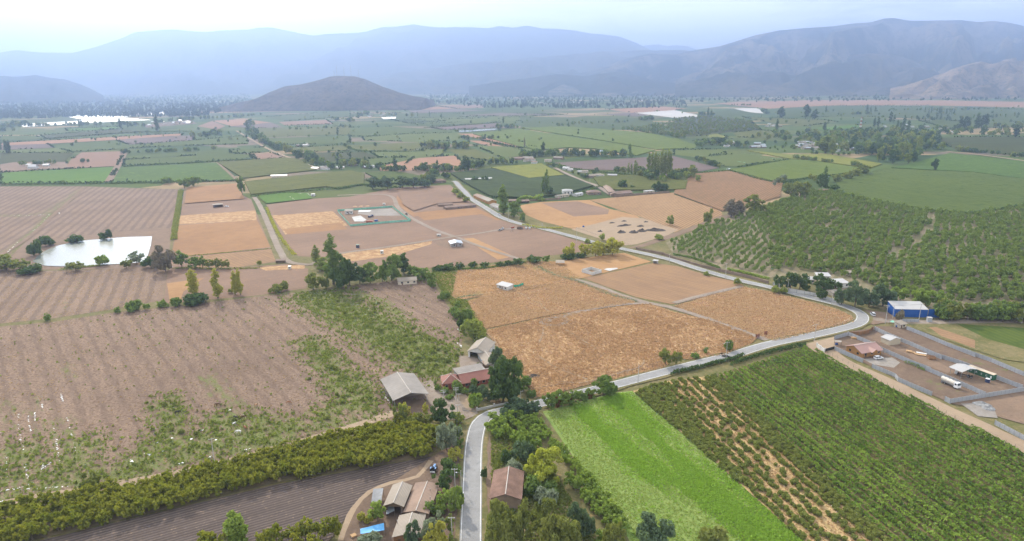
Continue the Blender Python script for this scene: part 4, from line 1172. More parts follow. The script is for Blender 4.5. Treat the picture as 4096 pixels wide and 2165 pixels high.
# hedge row left of centre
cluster('tall dark hedge tree', 'behind the small cream house', 'E 30 840 600 160 90 815 640 150 165 800 680 120', 'dark', 'broad')
cluster('dense hedge tree', 'left of the small cream house', 'E 240 795 648 140 330 785 660 100 400 780 590 170', 'mid', 'broad')
cluster('dark conical tree', 'behind the small cream house', 'E 490 730 578 100', 'dark', 'tall')
cluster('leafy tree', 'right of the small cream house', 'E 560 745 660 90 625 770 682 130 688 800 712 80 695 835 770 66', 'mid', 'broad')
cluster('dark hedge bush', 'in the hedge behind the golden weedy field', 'E 745 705 665 90 810 702 655 110 900 692 640 66 1000 682 635 70 1080 682 645 70 1200 672 640 70 1260 668 630 60 1326 672 614 76 1440 645 600 120', 'dark', 'bush')
cluster('small round tree', 'at the middle of the roadside hedge', 'E 1536 652 594 66', 'mid', 'small')
cluster('yellow green tree', 'in the tall hedge by the road', 'E 1706 612 502 90 1822 602 506 86 1898 602 490 110 1960 592 500 90 2024 592 468 130', 'gold', 'broad')
cluster('dark low bush', 'under the yellow green hedge trees', 'E 1700 618 570 110 1790 608 570 80', 'dark', 'bush')
cluster('small bush', 'by the road at the compost yard', 'E 1840 502 470 46 1950 484 432 46 2360 474 438 74', 'light', 'bush')
cluster('lone tree', 'at the edge of the straw vine rows', 'E 2446 372 298 60', 'light', 'broad')
cluster('bush', 'in the overgrown strip right of the farm field', 'E 765 922 860 60 806 906 856 52 850 1030 970 80 885 1062 995 70 945 1062 985 90 960 1066 1002 60 912 1122 1060 56 890 970 930 60', 'mid', 'bush')
cluster('feathery yellow green willow', 'behind the white barn', 'J 1520 265 -10 330', 'light', 'broad')
cluster('dark tree', 'left of the feathery willow', 'J 1345 130 -20 100', 'dark', 'tall')
cluster('bushy tree', 'by the roadside house with the tall poplar', 'E 1310 265 176 92 1358 345 280 56 1300 312 240 60', 'mid', 'broad')
cluster('tree', 'in the row behind the brown lots', 'E 260 106 12 110 370 104 10 120 480 100 12 110 560 102 22 110 640 95 30 100 700 60 -10 90', 'bluegreen', 'broad')
cluster('dark round tree', 'in the orchard behind the roadside houses', 'E 1010 46 5 64 1090 46 5 56 1560 155 80 56', 'dark', 'small')
cluster('garden tree', 'among the rear roadside houses', 'E 2100 96 34 74 2340 118 60 56 2385 116 50 90 2170 100 75 40', 'dark', 'broad')
cluster('clipped light hedge', 'before the white two storey house', 'E 1380 180 150 120 1490 186 140 90', 'bright', 'bush')
cluster('light shrub', 'along the road near the brown lots', 'E 870 150 105 60 910 175 130 60 950 200 165 50', 'light', 'bush')
# walnut side
cluster('bare grey bush tree', 'at the track left of the walnut orchard', 'F 420 312 180 110 480 300 190 90', 'brown', 'tall')
cluster('leafy tree', 'at the track left of the walnut orchard', 'F 585 285 150 150 250 362 250 70', 'olive', 'broad')
cluster('broad bushy tree', 'at the corner of the walnut orchard', 'F 860 172 60 120 930 160 50 120', 'olive', 'broad')
cluster('dark tree', 'by the small hut at the vineyard corner', 'F 1082 112 -10 90 1168 130 70 80', 'dark', 'broad')
cluster('bushy tree', 'along the dirt lane before the wood', 'C 1200 1342 1280 90 1280 1320 1255 80 1340 1300 1240 80 1400 1285 1210 90', 'olive', 'broad')
cluster('dark tree', 'sheltering the cream houses', 'F 765 850 740 70 855 845 715 120 925 845 728 120 965 860 770 70 1095 850 740 150 1080 912 840 84 1212 842 786 60', 'dark', 'broad')
cluster('grey bushy tree', 'along the road by the cream houses', 'F 1232 955 840 120 1330 975 788 150 1432 975 850 120 1535 965 795 175', 'bluegreen', 'broad')
cluster('round bush', 'at the road before the cream houses', 'F 742 868 818 72 805 872 828 60 465 812 760 52 240 742 710 42', 'light', 'bush')
cluster('bright leafy tree', 'behind the blue shed', 'F 1662 925 830 120 1790 965 840 110 1850 965 850 110 1930 965 850 110', 'bright', 'broad')
cluster('small tree', 'on the big golden field near the road', 'E 2412 1400 1285 96 2490 1400 1312 86', 'olive', 'small')
cluster('roadside bush', 'on the golden field by the lamp poles', 'F 392 1290 1215 70 235 1312 1270 42 155 1350 1308 62', 'mid', 'bush')
cluster('brown thorny bush', 'before the blue shed', 'L 1280 440 270 150', 'brown', 'bush')
# farm garden
cluster('huge dark evergreen', 'beside the red roofed farmhouse', 'J 1960 1210 520 480', 'dark', 'broad')
cluster('dark undergrowth bush', 'in front of the huge evergreen', 'J 2100 1215 860 260 1880 1215 930 200', 'dark', 'bush')
cluster('dark bushy tree', 'behind the huge evergreen', 'J 1850 720 390 200 1800 650 540 120', 'bluegreen', 'broad')
cluster('palm like bush', 'right of the huge evergreen', 'J 2260 1040 820 240', 'mid', 'broad')
cluster('garden shrub', 'along the front of the red roofed farmhouse', 'J 965 950 900 60 1000 1040 950 90 1100 1085 990 130 1180 1160 1110 150 1275 1080 890 150 1400 1090 1000 110 1540 990 860 110', 'mid', 'bush')
cluster('garden tree', 'in the farmhouse front garden', 'J 1520 1140 970 150 1650 1150 960 160 1730 1190 1000 150', 'bluegreen', 'broad')
cluster('bright feathery shrub', 'by the farm gate', 'J 1550 1290 1095 200', 'bright', 'bush')
cluster('dry brown shrub', 'in the farmhouse garden', 'J 1860 1230 1150 150 1470 1180 1120 60', 'drytuft', 'bush')
cluster('olive sapling', 'in front of the open hay barn', 'J 470 1400 1230 150 560 1420 1290 90 820 1410 1240 90', 'gold', 'small')
cluster('dense dark tree', 'between the hay barn and the road', 'H 770 505 326 172', 'dark', 'broad')
cluster('olive tree', 'behind the peach orchard at the hay barn', 'H 475 505 350 110 560 530 430 110 650 520 420 110 400 530 470 80', 'olive', 'broad')
cluster('light tree', 'under the power line by the road', 'H 872 485 412 90 905 500 440 70', 'light', 'small')
cluster('silvery leafy tree', 'at the end of the peach orchard', 'H 800 690 478 150 850 640 500 110', 'grey', 'broad')
cluster('roadside tree', 'in the leafy band left of the road', 'H 885 610 505 90 893 690 605 80 880 905 800 84 892 1080 985 76', 'mid', 'broad')
cluster('yellow green bush tree', 'by the road left of the street lamp', 'H 868 775 680 116', 'gold', 'broad')
cluster('dark shrub', 'below the yellow green bush tree', 'H 820 860 755 110', 'dark', 'bush')
cluster('dark spreading tree', 'between tractor and road', 'H 778 990 855 150', 'dark', 'broad')
cluster('bright full tree', 'at the left roadside beside the rusty roof', 'H 800 1130 990 150 872 1150 975 110', 'bright', 'broad')
cluster('bush tree', 'behind the front house roof', 'H 680 1165 1075 120 740 1180 1120 90', 'mid', 'broad')
cluster('silvery olive tree', 'beside the front house roof', 'H 715 1370 1160 180 270 1500 1318 260', 'grey', 'broad')
cluster('dark grey tree', 'before the front house roof', 'H 560 1420 1230 140', 'bluegreen', 'broad')
cluster('yellowish bush tree', 'at the bottom left of the road', 'H 730 1450 1238 150 690 1450 1330 120', 'gold', 'broad')
cluster('light roadside sapling', 'at the left road edge', 'H 830 1330 1165 66 845 1420 1300 50', 'light', 'thin')
cluster('leafy green tree', 'left of the cluttered yard', 'H 295 1215 1068 130', 'bright', 'broad')
cluster('yellowish shrub', 'left of the cluttered yard', 'H 182 1222 1150 60 230 1235 1175 60', 'gold', 'bush')
cluster('tall bright green tree', 'in front of the dark ploughed field', 'G 1735 1420 1155 160', 'bright', 'tall')
cluster('orchard tree', 'on the bottom edge left of the yard', 'G 1540 1440 1300 170 1640 1470 1330 110 2040 1400 1250 120 2130 1370 1270 110 1960 1420 1290 120 2250 1350 1200 130 2360 1360 1215 120 2460 1330 1165 110 2180 1440 1310 120 2330 1450 1320 120', 'peach', 'small')
cluster('sprawling tree', 'on the track beside the peach orchard', 'G 665 1010 875 150', 'olive', 'broad')
# right of the road, bottom
cluster('tangled dark tree', 'along the road bend at the green field', 'H 1300 430 330 170 1370 430 318 150 1450 425 335 110 1260 460 385 140', 'bluegreen', 'broad')
cluster('tall leafy tree', 'at the corner of the green field', 'H 1955 292 160 170 2010 280 180 90', 'mid', 'broad')
cluster('hedge tree', 'between the road and the green field', 'H 1570 385 265 110 1650 370 260 120 1735 350 255 110 1800 330 260 90 1860 310 240 90', 'mid', 'broad')
cluster('reddish creeper bush', 'in the hedge at the green field', 'H 1690 355 270 80 1620 372 290 70 1860 310 260 60', 'red', 'bush')
cluster('large yellow leaved tree', 'behind the old tiled shed', 'H 1515 915 696 285', 'yellow', 'broad')
cluster('dark grey green tree', 'above the old tiled shed', 'H 1345 775 630 150 1400 760 640 110', 'bluegreen', 'broad')
cluster('dark bush', 'above the old tiled shed', 'H 1252 785 695 90', 'dark', 'bush')
cluster('pale reed clump', 'right of the old tiled shed', 'H 1295 865 775 110', 'grey', 'bush')
cluster('dark thicket bush', 'below the yellow tree', 'H 1430 1015 890 140 1560 1010 935 120', 'mid', 'bush')
cluster('silvery thicket', 'below the yellow tree', 'H 1500 1075 975 120 1580 1090 990 110', 'grey', 'bush')
cluster('big olive green tree', 'at the bottom right of the road', 'H 1230 1420 1055 250 1340 1400 1060 150', 'olive', 'broad')
cluster('big rounded tree', 'at the bottom among leafy plots', 'H 1510 1330 1050 190 1640 1450 1155 260 1560 1480 1200 200', 'olive', 'broad')
cluster('dusky green tree', 'before the young orchard rows', 'H 1770 1280 1085 160 1830 1330 1130 120', 'bluegreen', 'broad')
cluster('wide brown green tree', 'at the bottom edge by the green field', 'H 2020 1450 1225 170', 'olive', 'broad')
cluster('dark round tree', 'on the green field at the bottom edge', 'H 2340 1450 1200 300', 'bluegreen', 'broad')
cluster('dark creeper clump', 'against the left wall of the tiled shed', 'K 2055 430 270 90', 'dark', 'bush')
cluster('loose bush', 'at the bottom edge before the bushy rows', 'I 300 1400 1260 190', 'olive', 'bush')

# ---- belts and woods
BR = ['dark', 'mid', 'olive', 'bluegreen']
region('C 1060 1060 1330 1000 1450 985 1900 1005 1980 1110 1720 1215 1560 1215 1330 1140', 170, 12, 22, ['mid', 'olive', 'dark', 'bluegreen', 'light'], 'leafy tree in the dense wood right of the village', ('broad', 'tall'))
region('C 540 1010 1050 965 1400 960 1950 950 2576 930 2576 1012 1960 1000 1450 990 1060 1050 800 1070', 150, 8, 15, BR, 'tree in the village belt around the radio tower')
region('C 640 1060 900 1050 1330 1120 1320 1150 900 1140 660 1100', 32, 4, 8, BR, 'garden tree among the village sheds')
belt('C 880 1165 1000 1185 1200 1205 1360 1230', 24, 4, 7, 5, ['olive', 'mid'], 'tree in the row between the two lime vineyards')
belt('C 160 1175 300 1225 380 1245', 12, 5, 8, 6, BR, 'tree at the left edge of the netted plot')
belt('C 180 1080 300 1060 540 1090', 18, 6, 12, 10, BR, 'tree behind the netted plot')
belt('F 700 90 860 30 C 1150 1345', 8, 5, 8, 8, ['olive', 'grey'], 'bush tree beside the lime vineyard corner')
belt('B 640 1082 760 1090 990 1098', 26, 7, 13, 12, BR, 'tree in the leafy belt behind the orange stubble')
belt('B 1350 1165 1500 1150 1700 1150 1960 1150 2100 1160', 40, 6, 12, 16, BR, 'tree around the middle village houses')
belt('B 0 1225 100 1215 200 1235 320 1250', 18, 6, 10, 10, BR, 'tree around the farm left of the orange stubble')
belt('B 330 1260 500 1265 700 1255 900 1265 1000 1235 1200 1205 1300 1215', 44, 5, 10, 10, BR, 'tree in the line behind the green vineyard')
belt('B 640 1340 700 1290 780 1300 830 1330', 14, 5, 8, 6, BR, 'tree around the brown roofed roadside house')
belt('B 1900 1290 2050 1270 2260 1280 2300 1320 2450 1320 2576 1290', 30, 5, 11, 12, BR, 'tree at the foot of the poplar grove')
belt('B 1540 1220 1640 1240 1760 1290 1840 1320', 14, 3, 6, 4, BR, 'tree along the side street')
belt('E 2350 60 2576 20 F 100 40 F 200 60', 12, 5, 9, 10, ['mid', 'light'], 'bushy tree behind the brown vine rows')
belt('B 910 1025 1050 1030 1150 1020', 14, 5, 9, 8, BR, 'tree between the orange strips')
belt('B 1180 945 1330 945', 14, 7, 11, 14, BR, 'tree beside the long irrigation pond')
belt('B 870 972 990 966', 6, 4, 8, 8, BR, 'tree on the left bank of the long irrigation pond')
belt('B 2000 962 2200 965 2576 1020', 26, 6, 10, 14, ['olive', 'mid'], 'tree along the front edge of the far orchard')
region('B 2080 950 2300 930 2576 870 C 0 870 C 300 862 C 560 895 C 640 960 C 430 965 C 200 1000 C 0 1010 B 2477 1015', 520, 6, 9, ['olive', 'walnut'], 'tree in the far olive green orchard', 'broad', None, 'orchard_tree')
belt('C 2030 1105 2250 1130 2576 1165', 22, 5, 8, 6, BR, 'tree along the pale track at the right edge')
belt('F 1980 1060 2200 1062 2700 1070', 40, 5.5, 8.5, 5, ['olive', 'mid'], 'tree in the tall hedge right of the blue fence')
belt('A 1830 900 1850 980 1960 1060 2100 1130 2280 1190', 42, 7, 14, 14, BR, 'tree along the pale far lane')
belt('A 2250 1150 2320 1210 2576 1250', 26, 5, 10, 14, BR, 'tree by the lane farm')
belt('A 920 1130 1100 1125 1580 1105', 26, 4, 7, 8, BR, 'tree in the low hedge above the rear green strip')
belt('A 1420 1020 1530 1010 1620 985', 9, 7, 14, 14, BR, 'tree by the dark ploughed field')
belt('A 200 935 560 925 900 920 1060 940', 36, 7, 12, 16, BR, 'tree in the row before the white covered field')
belt('A 0 980 120 930 160 910', 20, 9, 15, 24, BR, 'tree in the dark wood at the left edge')
belt('A 1180 905 1450 880 1700 870 1900 850', 34, 7, 12, 22, BR, 'tree around the far left hamlet')
belt('A 0 1232 500 1210', 8, 4, 7, 8, BR, 'tree around the left farm yard')
belt('A 600 1200 680 1200', 4, 4, 6, 5, 'dark', 'tree on the purplish rowed plot')
belt('A 1980 965 2576 940', 16, 4, 8, 20, BR, 'tree in the olive field right of the lane')
belt('B 0 880 80 900 210 840 370 850 560 865', 30, 7, 12, 24, BR, 'tree around the middle farm')
belt('B 1590 925 1640 930 1850 910 2140 900', 16, 5, 8, 12, BR, 'tree in the hedge across the middle')
belt('B 2220 890 2340 880', 12, 8, 13, 14, BR, 'tree in the clump before the white covered field')
belt('C 190 850 310 855', 10, 8, 13, 10, BR, 'tree in the clump at the white covered field')
belt('C 620 800 700 850', 12, 7, 11, 10, BR, 'tree beside the small white covered field')
belt('C 400 775 560 780', 10, 6, 9, 10, BR, 'tree on the edge of the long tan field')
belt('C 1310 845 1480 840', 12, 6, 10, 10, BR, 'tree left of the far poplar row')
belt('C 1560 810 2000 815 2576 800', 24, 5, 9, 16, BR, 'tree below the long tan stubble field')
belt('C 1780 880 2080 890 2576 850', 26, 7, 13, 20, BR, 'tree in the far row on the right', ('tall'))
belt('C 780 725 1140 725 1700 710 2576 740', 50, 6, 11, 30, BR, 'far tree above the long tan field')
# hazy distance
region('B 560 640 2576 640 2576 800 1100 800 700 760', 1300, 11, 21, 'haze', 'tree of the far wooded town', ('broad', 'tall', 'tall'))
region('A 0 715 1800 690 1900 760 1500 860 0 880', 1900, 11, 20, 'haze', 'tree on the hazy left plain', ('broad', 'tall', 'broad'))
region('C 0 640 2576 630 2576 740 300 760 0 760', 600, 10, 19, 'haze', 'tree on the hazy right plain', ('broad', 'tall'))
region('C 1680 600 2576 610 2576 680 1750 660', 300, 10, 18, 'haze', 'tree at the foot of the near right hill')
region('B 0 720 540 720 540 790 0 800', 160, 7, 13, 'haze', 'tree at the foot of the antenna hill')
for q in ('C 0 700 30 690 180 720 250 750', 'B 2260 760 2450 745 2576 720', 'B 1900 740 2200 740', 'C 1860 830 2080 850', 'A 1500 720 1800 730', 'B 520 770 680 760'):
    belt(q, 16, 14, 22, 14, 'dark', 'far poplar in a hazy row on the valley floor', 'poplar', None, 'poplar_tree')
region('A 900 880 2576 830 2576 1250 2100 1100 1700 1050 1400 1090 300 1100', 90, 4, 9, BR, 'single tree on the left middle farmland')
region('B 0 820 2576 820 2576 1000 1400 1100 0 1150', 110, 4, 9, BR, 'single tree on the central farmland')
region('C 700 790 2576 790 2576 960 1900 930 700 940', 80, 5, 10, BR, 'single tree on the right farmland')
# hedges between far fields
for q, lb in (('A 0 1362 500 1358 1000 1352 1290 1348 1800 1330', 'dark hedge in front of the green fodder fields'), ('A 910 1228 1500 1198 1860 1178', 'hedge behind the rich green field'), ('A 300 1028 850 985 1400 968', 'dark hedge on the left plain'),
          ('B 40 1072 170 1112 500 1118 640 1112', 'dark hedge left of the leafy belt'), ('B 640 945 1190 906', 'hedge along the brown strip'), ('C 400 1258 740 1345 1000 1315 1340 1275', 'dark hedge around the lime vineyard'), ('E 0 110 200 78 E 460 100', 'hedge in front of the olive vineyard'),
          ('D 1860 160 2300 118 2576 95', 'hedge behind the kitchen garden'), ('C 470 1232 860 1180', 'dark hedge between netted plot and lime vineyard'), ('E 1140 170 1700 150 1930 92', 'hedge in front of the dark orchard'), ('F 1190 135 1500 206 1860 272 2150 292 2600 225', 'dark hedge behind the walnut orchard'), ('C 60 1288 400 1262', 'low hedge at the edge of the brown field'), ('B 1580 1205 1760 1250 2250 1300', 'low hedge along the brown field')):
    L = spline([g(s) for s in parse(q)], 4)
    n = len(L)
    C = np.array([(p.x, p.y, 0) for p in L for _ in range(16)]) + rng.normal(size=(n * 16, 3)) * [1.4, 1.4, 0]
    C[:, 2] = rng.uniform(.2, 2.3, len(C))
    o = obj('hedge', quads_mesh('hedge', leaf_quads(C, unit(len(C)), 1.5), rng.random(len(C)), LEAF['dark']))
    tag(o, lb, 'hedge')

for s, lb in FARF:
    P = [g(q) for q in parse(s)]
    if len(lb.split()) > 12 or 'covered' in lb or 'yard' in lb or 'hamlet' in lb: continue
    C = []
    for a, b in zip(P, P[1:] + P[:1]):
        ab = b - a
        L = ab.length
        if L > 1500 or L < 40 or rnd.random() < .35: continue
        gap = rnd.uniform(-.5, .25)
        for _ in range(int(L * .8)):
            t = rnd.random()
            if noise.noise(Vector((a.x + ab.x * t, a.y + ab.y * t, 1)) * .02) < gap: continue
            big = rnd.random() < .04
            C.append((a.x + ab.x * t + rnd.gauss(0, 1.3), a.y + ab.y * t + rnd.gauss(0, 1.3), rnd.uniform(.3, 6 if big else 2.8)))
    if len(C) < 30: continue
    C = np.array(C)
    C[:, 2] += gz(C[0, 0], C[0, 1]) * .5
    o = obj('hedge', quads_mesh('hedge', leaf_quads(C, unit(len(C)), 2.4 * rng.uniform(.6, 1.3, len(C))), rng.random(len(C)), LEAF['haze']))
    tag(o, 'hedge bordering the ' + lb, 'hedge')

def hedge(line, w, h, mat, label, dens=26, size=.7):
    L = spline([g(s) for s in parse(line)], 1.0)
    C = []
    for p in L:
        lo = h * (.8 + .35 * noise.noise(Vector((p.x * .15, p.y * .15, 3))))
        for _ in range(dens):
            a = rnd.uniform(-1, 1)
            z = lo * math.sqrt(max(.04, 1 - a * a * .8)) * rnd.random() ** .45
            C.append((p.x + rnd.uniform(-.6, .6) + a * w * .5, p.y + rnd.uniform(-.6, .6) + a * w * .4, z))
    C = np.array(C)
    o = obj('hedge', quads_mesh('hedge', leaf_quads(C, unit(len(C)), size * rng.uniform(.7, 1.3, len(C))), rng.random(len(C)), LEAF[mat]))
    return tag(o, label, 'hedge')
hedge('F 440 1395 F 640 1330 F 800 1290 F 960 1258', 4.0, 2.3, 'dark', 'dark dense hedge between the road and the vineyard')
hedge('I 0 130 I 150 100 I 300 60 I 500 10', 4.5, 2.4, 'dark', 'dark hedge along the road above the bushy rows')
hedge('E 720 715 E 900 700 E 1100 690 E 1380 650', 3.2, 1.7, 'mid', 'low green hedge behind the golden weedy field')
hedge('F 0 590 F 150 620 F 330 690', 2.0, 1.8, 'mid', 'green hedge behind the roadside wall')
hedge('F 400 700 F 560 735 F 690 765', 2.0, 1.8, 'bright', 'bright hedge left of the cream houses')
hedge('E 1370 370 E 1500 395 E 1650 395', 3, 2.2, 'gold', 'yellow green hedge at the road by the golden plot', 16)
hedge('D 1330 115 D 1310 250 D 1285 420 D 1280 480', 4, 2.0, 'olive', 'hedge between striped field and golden plots', 14, .9)
hedge('D 1290 690 D 1400 690 D 1600 695 D 1900 690', 3, 1.4, 'olive', 'low green strip below the front golden plot', 10)
hedge('D 460 700 D 640 680 D 740 672', 4, 1.8, 'light', 'reedy strip on the front bank of the pond', 16)
hedge('M 540 400 M 640 430 M 740 480 M 860 530', 2.6, 1.6, 'mid', 'green bushes against the front middle fence', 22, .5)
hedge('E 1480 680 E 1600 740 E 1780 790 E 2000 880 E 2200 930', 2.5, .9, 'grey', 'grey green weedy strip beside the gravel lane', 9, .6)
hedge('E 870 915 E 950 895 E 1060 890', 3.5, .9, 'grey', 'grey weeds at the edge of the golden weedy field', 12, .6)
hedge('D 1380 600 D 1600 580 D 1990 545', 1.2, .9, 'olive', 'thin hedge at the foot of the large golden plot', 8, .6)
hedge('D 1960 240 D 2030 400 D 2110 520 D 2170 590', 2.2, 1.0, 'gold', 'dry scrub along the right side of the gravel lane', 7, .7)

# ---- orchards: rows of single trees
def inside_rows(pts, d, dr, dt, jit=.25, miss=.05):
    P = [(q.x, q.y) for q in map(g, parse(pts))]
    n = Vector((-d.y, d.x, 0))
    c = [(q[0] * d.x + q[1] * d.y, q[0] * n.x + q[1] * n.y) for q in P]
    out = []
    r = min(q[1] for q in c) + dr * .5
    while r < max(q[1] for q in c):
        t = min(q[0] for q in c) + dt * .5
        while t < max(q[0] for q in c):
            a, b = t + rnd.gauss(0, jit * dt * .5), r + rnd.gauss(0, jit * dr * .3)
            x, y = d.x * a + n.x * b, d.y * a + n.y * b
            if inpoly(x, y, P) and rnd.random() > miss: out.append(Vector((x, y, 0)))
            t += dt
        r += dr
    return out

def orchard(name, label, group, pts, mat, shape, h0, h1, wf, masslabel, limit=290, parts=True):
    def size(p):
        a = proj(p)
        return 0 if a is None or not (-40 < a[0] < 4140 and a[1] < 2240) else 1 / a[2]
    pts = sorted(pts, key=size, reverse=True)
    for p in pts[:limit]:
        h = rnd.uniform(h0, h1)
        place_tree(name, label, 'tree', group, p, h, h * wf * rnd.uniform(.85, 1.15), shape, mat, None if parts else 'mid', parts)
    rest = []
    for p in pts[limit:]:
        h = rnd.uniform(h0, h1)
        rest.append((p, h, h * wf * rnd.uniform(.85, 1.15), shape))
    if rest: merged(name.replace('tree', 'trees'), rest, mat, masslabel, 'lo' if proj(rest[0][0])[2] > 330 else 'mid')

pe = inside_rows('P -200 1425 P 0 1388 P 300 1312 P 700 1216 P 1090 1150 P 1100 1100 P 1040 1068 P 940 1082 P 480 1206 P 0 1292 P -250 1340', R_PLOUGH, 3.6, 2.7, .35, .04)
orchard('peach_tree', 'young peach tree in the long yellowish orchard beside the ploughed field', 'peach orchard trees beside the ploughed field', pe, 'peach', 'small', 4.2, 5.6, .9, 'rest of the long yellowish peach orchard')
yo = inside_rows('H 1140 470 1260 440 1340 460 1460 500 1480 600 1560 690 1450 720 1300 640 1180 660 1130 610', ddir('H 1200 480 1480 760'), 4.6, 3.8, .3, .05) + \
    inside_rows('H 1400 470 1500 480 1670 700 1740 800 2140 1270 2180 1362 2100 1362 1930 1080 1700 860 1560 660', ddir('H 1500 560 2000 1150'), 6.0, 3.6, .3, .05) + \
    inside_rows('H 1650 950 1790 930 2060 1290 2100 1500 1950 1500 1880 1250', ddir('H 1720 960 2000 1300'), 6.0, 3.8, .3, .1)
orchard('fruit_tree', 'bright young fruit tree in rows along the green fodder field', 'young fruit trees along the green field', yo, 'bright', 'small', 3.6, 5.2, .95, '')
W_ALL = 'F -40 505 F 400 325 F 700 235 F 1000 122 F 1200 140 F 1500 208 F 1850 275 F 2150 298 F 2700 225 F 2700 960 F 2400 930 F 1980 940 F 1640 890 F 1280 770 F 900 690 F 680 730 F 330 660 F 0 570'
wa = inside_rows(W_ALL, R_BROWN, 6.2, 4.4, .55, .07)
Pg = [(q.x, q.y) for q in map(g, parse('F -60 510 F 560 290 F 720 420 F 700 560 F 760 760 F 300 700 F -40 600'))]
wy = [p for p in wa if inpoly(p.x, p.y, Pg)]
wb = [p for p in wa if not inpoly(p.x, p.y, Pg) and noise.noise(Vector((p.x * .035, p.y * .035, 9))) > -.46]
# lanes inside the orchard stay clear
lanes = [[g(s) for s in parse(q)] for q in ('F 1750 540 1850 430 1920 360 1850 310', 'F 1950 380 2200 430 2576 520', 'F 700 500 1000 600 1400 710 1900 880')]
def clear(p, d):
    for L in lanes:
        for a, b in zip(L[:-1], L[1:]):
            ab = b - a; t = max(0, min(1, (p - a).dot(ab) / ab.length_squared))
            if (p - a - ab * t).length < d: return False
    return True
wb = [p for p in wb if clear(p, 2.8)]
orchard('walnut_tree', 'leafy green walnut tree in the wide orchard above the blue shed', 'walnut trees of the wide orchard', wb, 'walnut', 'small', 3.4, 6.6, .88, 'rear rows of the wide walnut orchard', 290)
merged('young_walnut_trees', [(p, rnd.uniform(3.2, 5.2), rnd.uniform(2.2, 3.3), 'small') for p in wy], 'young', 'lighter young rows at the left end of the walnut orchard', 'mid')
sh = inside_rows('P 1594 988 P 1680 961 P 1806 946 P 2232 1362 P 2348 1500 P 2102 1500 P 2058 1400 P 1760 1130', R_VINE, 3.9, 1.05, .5, .05)
def weight(p):
    q = proj(p); return q
Pm = [(q.x, q.y) for q in map(g, parse('P 1700 975 P 1790 1010 P 2150 1362 P 2090 1362 P 1900 1180'))]
for q in ('P 1594 988 P 1668 966 P 1760 1062 P 1840 1180 P 1940 1290 P 2060 1400 P 1760 1130', 'P 1778 953 P 1806 946 P 2232 1362 P 2180 1350'):
    sh += inside_rows(q, R_VINE, 2.0, 1.5, .8, .15)
sh = [p for p in sh if not inpoly(p.x, p.y, Pm) or rnd.random() < .62]
orchard('row_bush', 'olive green bush in the straw coloured rows beside the vineyard', 'bushes of the straw coloured rows', sh, 'rowbush', 'bush', 1.1, 1.8, 1.22, 'further bushes of the straw coloured rows', 290, False)

# ---- trellised vineyard: one thing per row
def vine_rows(pts, d, dr):
    P = [(q.x, q.y) for q in map(g, parse(pts))]
    n = Vector((-d.y, d.x, 0))
    c = [(q[0] * d.x + q[1] * d.y, q[0] * n.x + q[1] * n.y) for q in P]
    lo, hi = min(q[0] for q in c), max(q[0] for q in c)
    r = min(q[1] for q in c) + .8
    rows = []
    while r < max(q[1] for q in c):
        ts = np.arange(lo, hi, .055)
        x, y = d.x * ts + n.x * r, d.y * ts + n.y * r
        k = in_np(x, y, P)
        ts = ts[k]
        if len(ts) > 60:
            den = np.array([.5 + noise.noise(Vector((t * .12, r * .3, 4))) for t in ts])
            ts = ts[rng.random(len(ts)) < np.clip(.35 + den, .25, 1)]
            m = len(ts)
            lat = rng.normal(0, .5, m)
            clump = np.array([noise.noise(Vector((t * .45, r, 7))) for t in ts])
            z = 1.75 + clump * .55 - np.abs(lat) ** 1.6 * .55 + rng.normal(0, .16, m)
            low = rng.random(m) < .2
            z[low] *= rng.uniform(.25, .9, low.sum())
            C = np.stack([d.x * ts + n.x * (r + lat), d.y * ts + n.y * (r + lat), np.maximum(z, .15)], 1)
            N = np.stack([n.x * lat, n.y * lat, np.full(m, .8)], 1) + unit(m) * .8
            R = np.clip(.45 + clump * .8 + rng.normal(0, .25, m), 0, 1)
            rows.append((C, N, R))
        r += dr
    for C, N, R in rows:
        o = obj('vine_row', quads_mesh('vine_row', leaf_quads(C, N, .62 * rng.uniform(.7, 1.3, len(C))), R, LEAF['vine']))
        tag(o, 'leafy green trellised vine row between the straw rows and the sandy lane', 'vine row', 'vine rows of the large vineyard')
vine_rows('P 1806 950 P 2030 876 P 2072 896 P 2610 1160 P 2800 1262 P 2800 1480 P 2350 1480 P 2228 1362', R_VINE, 3.05)

# ---- grass and weeds
def tufts(name, pts, n, h0, h1, w, mat, label, dens=None, cat='grass'):
    P = [(q.x, q.y) for q in map(g, parse(pts))]
    xs, ys = [q[0] for q in P], [q[1] for q in P]
    C = np.zeros((0, 2))
    while len(C) < n:
        q = np.stack([rng.uniform(min(xs), max(xs), n * 2), rng.uniform(min(ys), max(ys), n * 2)], 1)
        q = q[in_np(q[:, 0], q[:, 1], P)]
        if dens is not None:
            q = q[rng.random(len(q)) < dens(q)]
        C = np.concatenate([C, q])
    C = C[:n]
    a = rng.uniform(0, PI, n); hw = w * rng.uniform(.5, 1.2, n) * .5
    h = rng.uniform(h0, h1, n)
    dx, dy = np.cos(a) * hw, np.sin(a) * hw
    lx, ly = rng.normal(0, .35, n) * h, rng.normal(0, .35, n) * h
    z = np.array([gz(p[0], p[1]) for p in C[:1]])[0]
    V = np.empty((n, 4, 3))
    V[:, 0] = np.stack([C[:, 0] - dx, C[:, 1] - dy, np.full(n, z - .02)], 1)
    V[:, 1] = np.stack([C[:, 0] + dx, C[:, 1] + dy, np.full(n, z - .02)], 1)
    V[:, 2] = np.stack([C[:, 0] + dx * 1.3 + lx, C[:, 1] + dy * 1.3 + ly, z + h], 1)
    V[:, 3] = np.stack([C[:, 0] - dx * 1.3 + lx, C[:, 1] - dy * 1.3 + ly, z + h * .8], 1)
    return tag(obj(name, quads_mesh(name, V.reshape(-1, 3), rng.random(n), LEAF[mat])), label, cat, None, 'stuff')

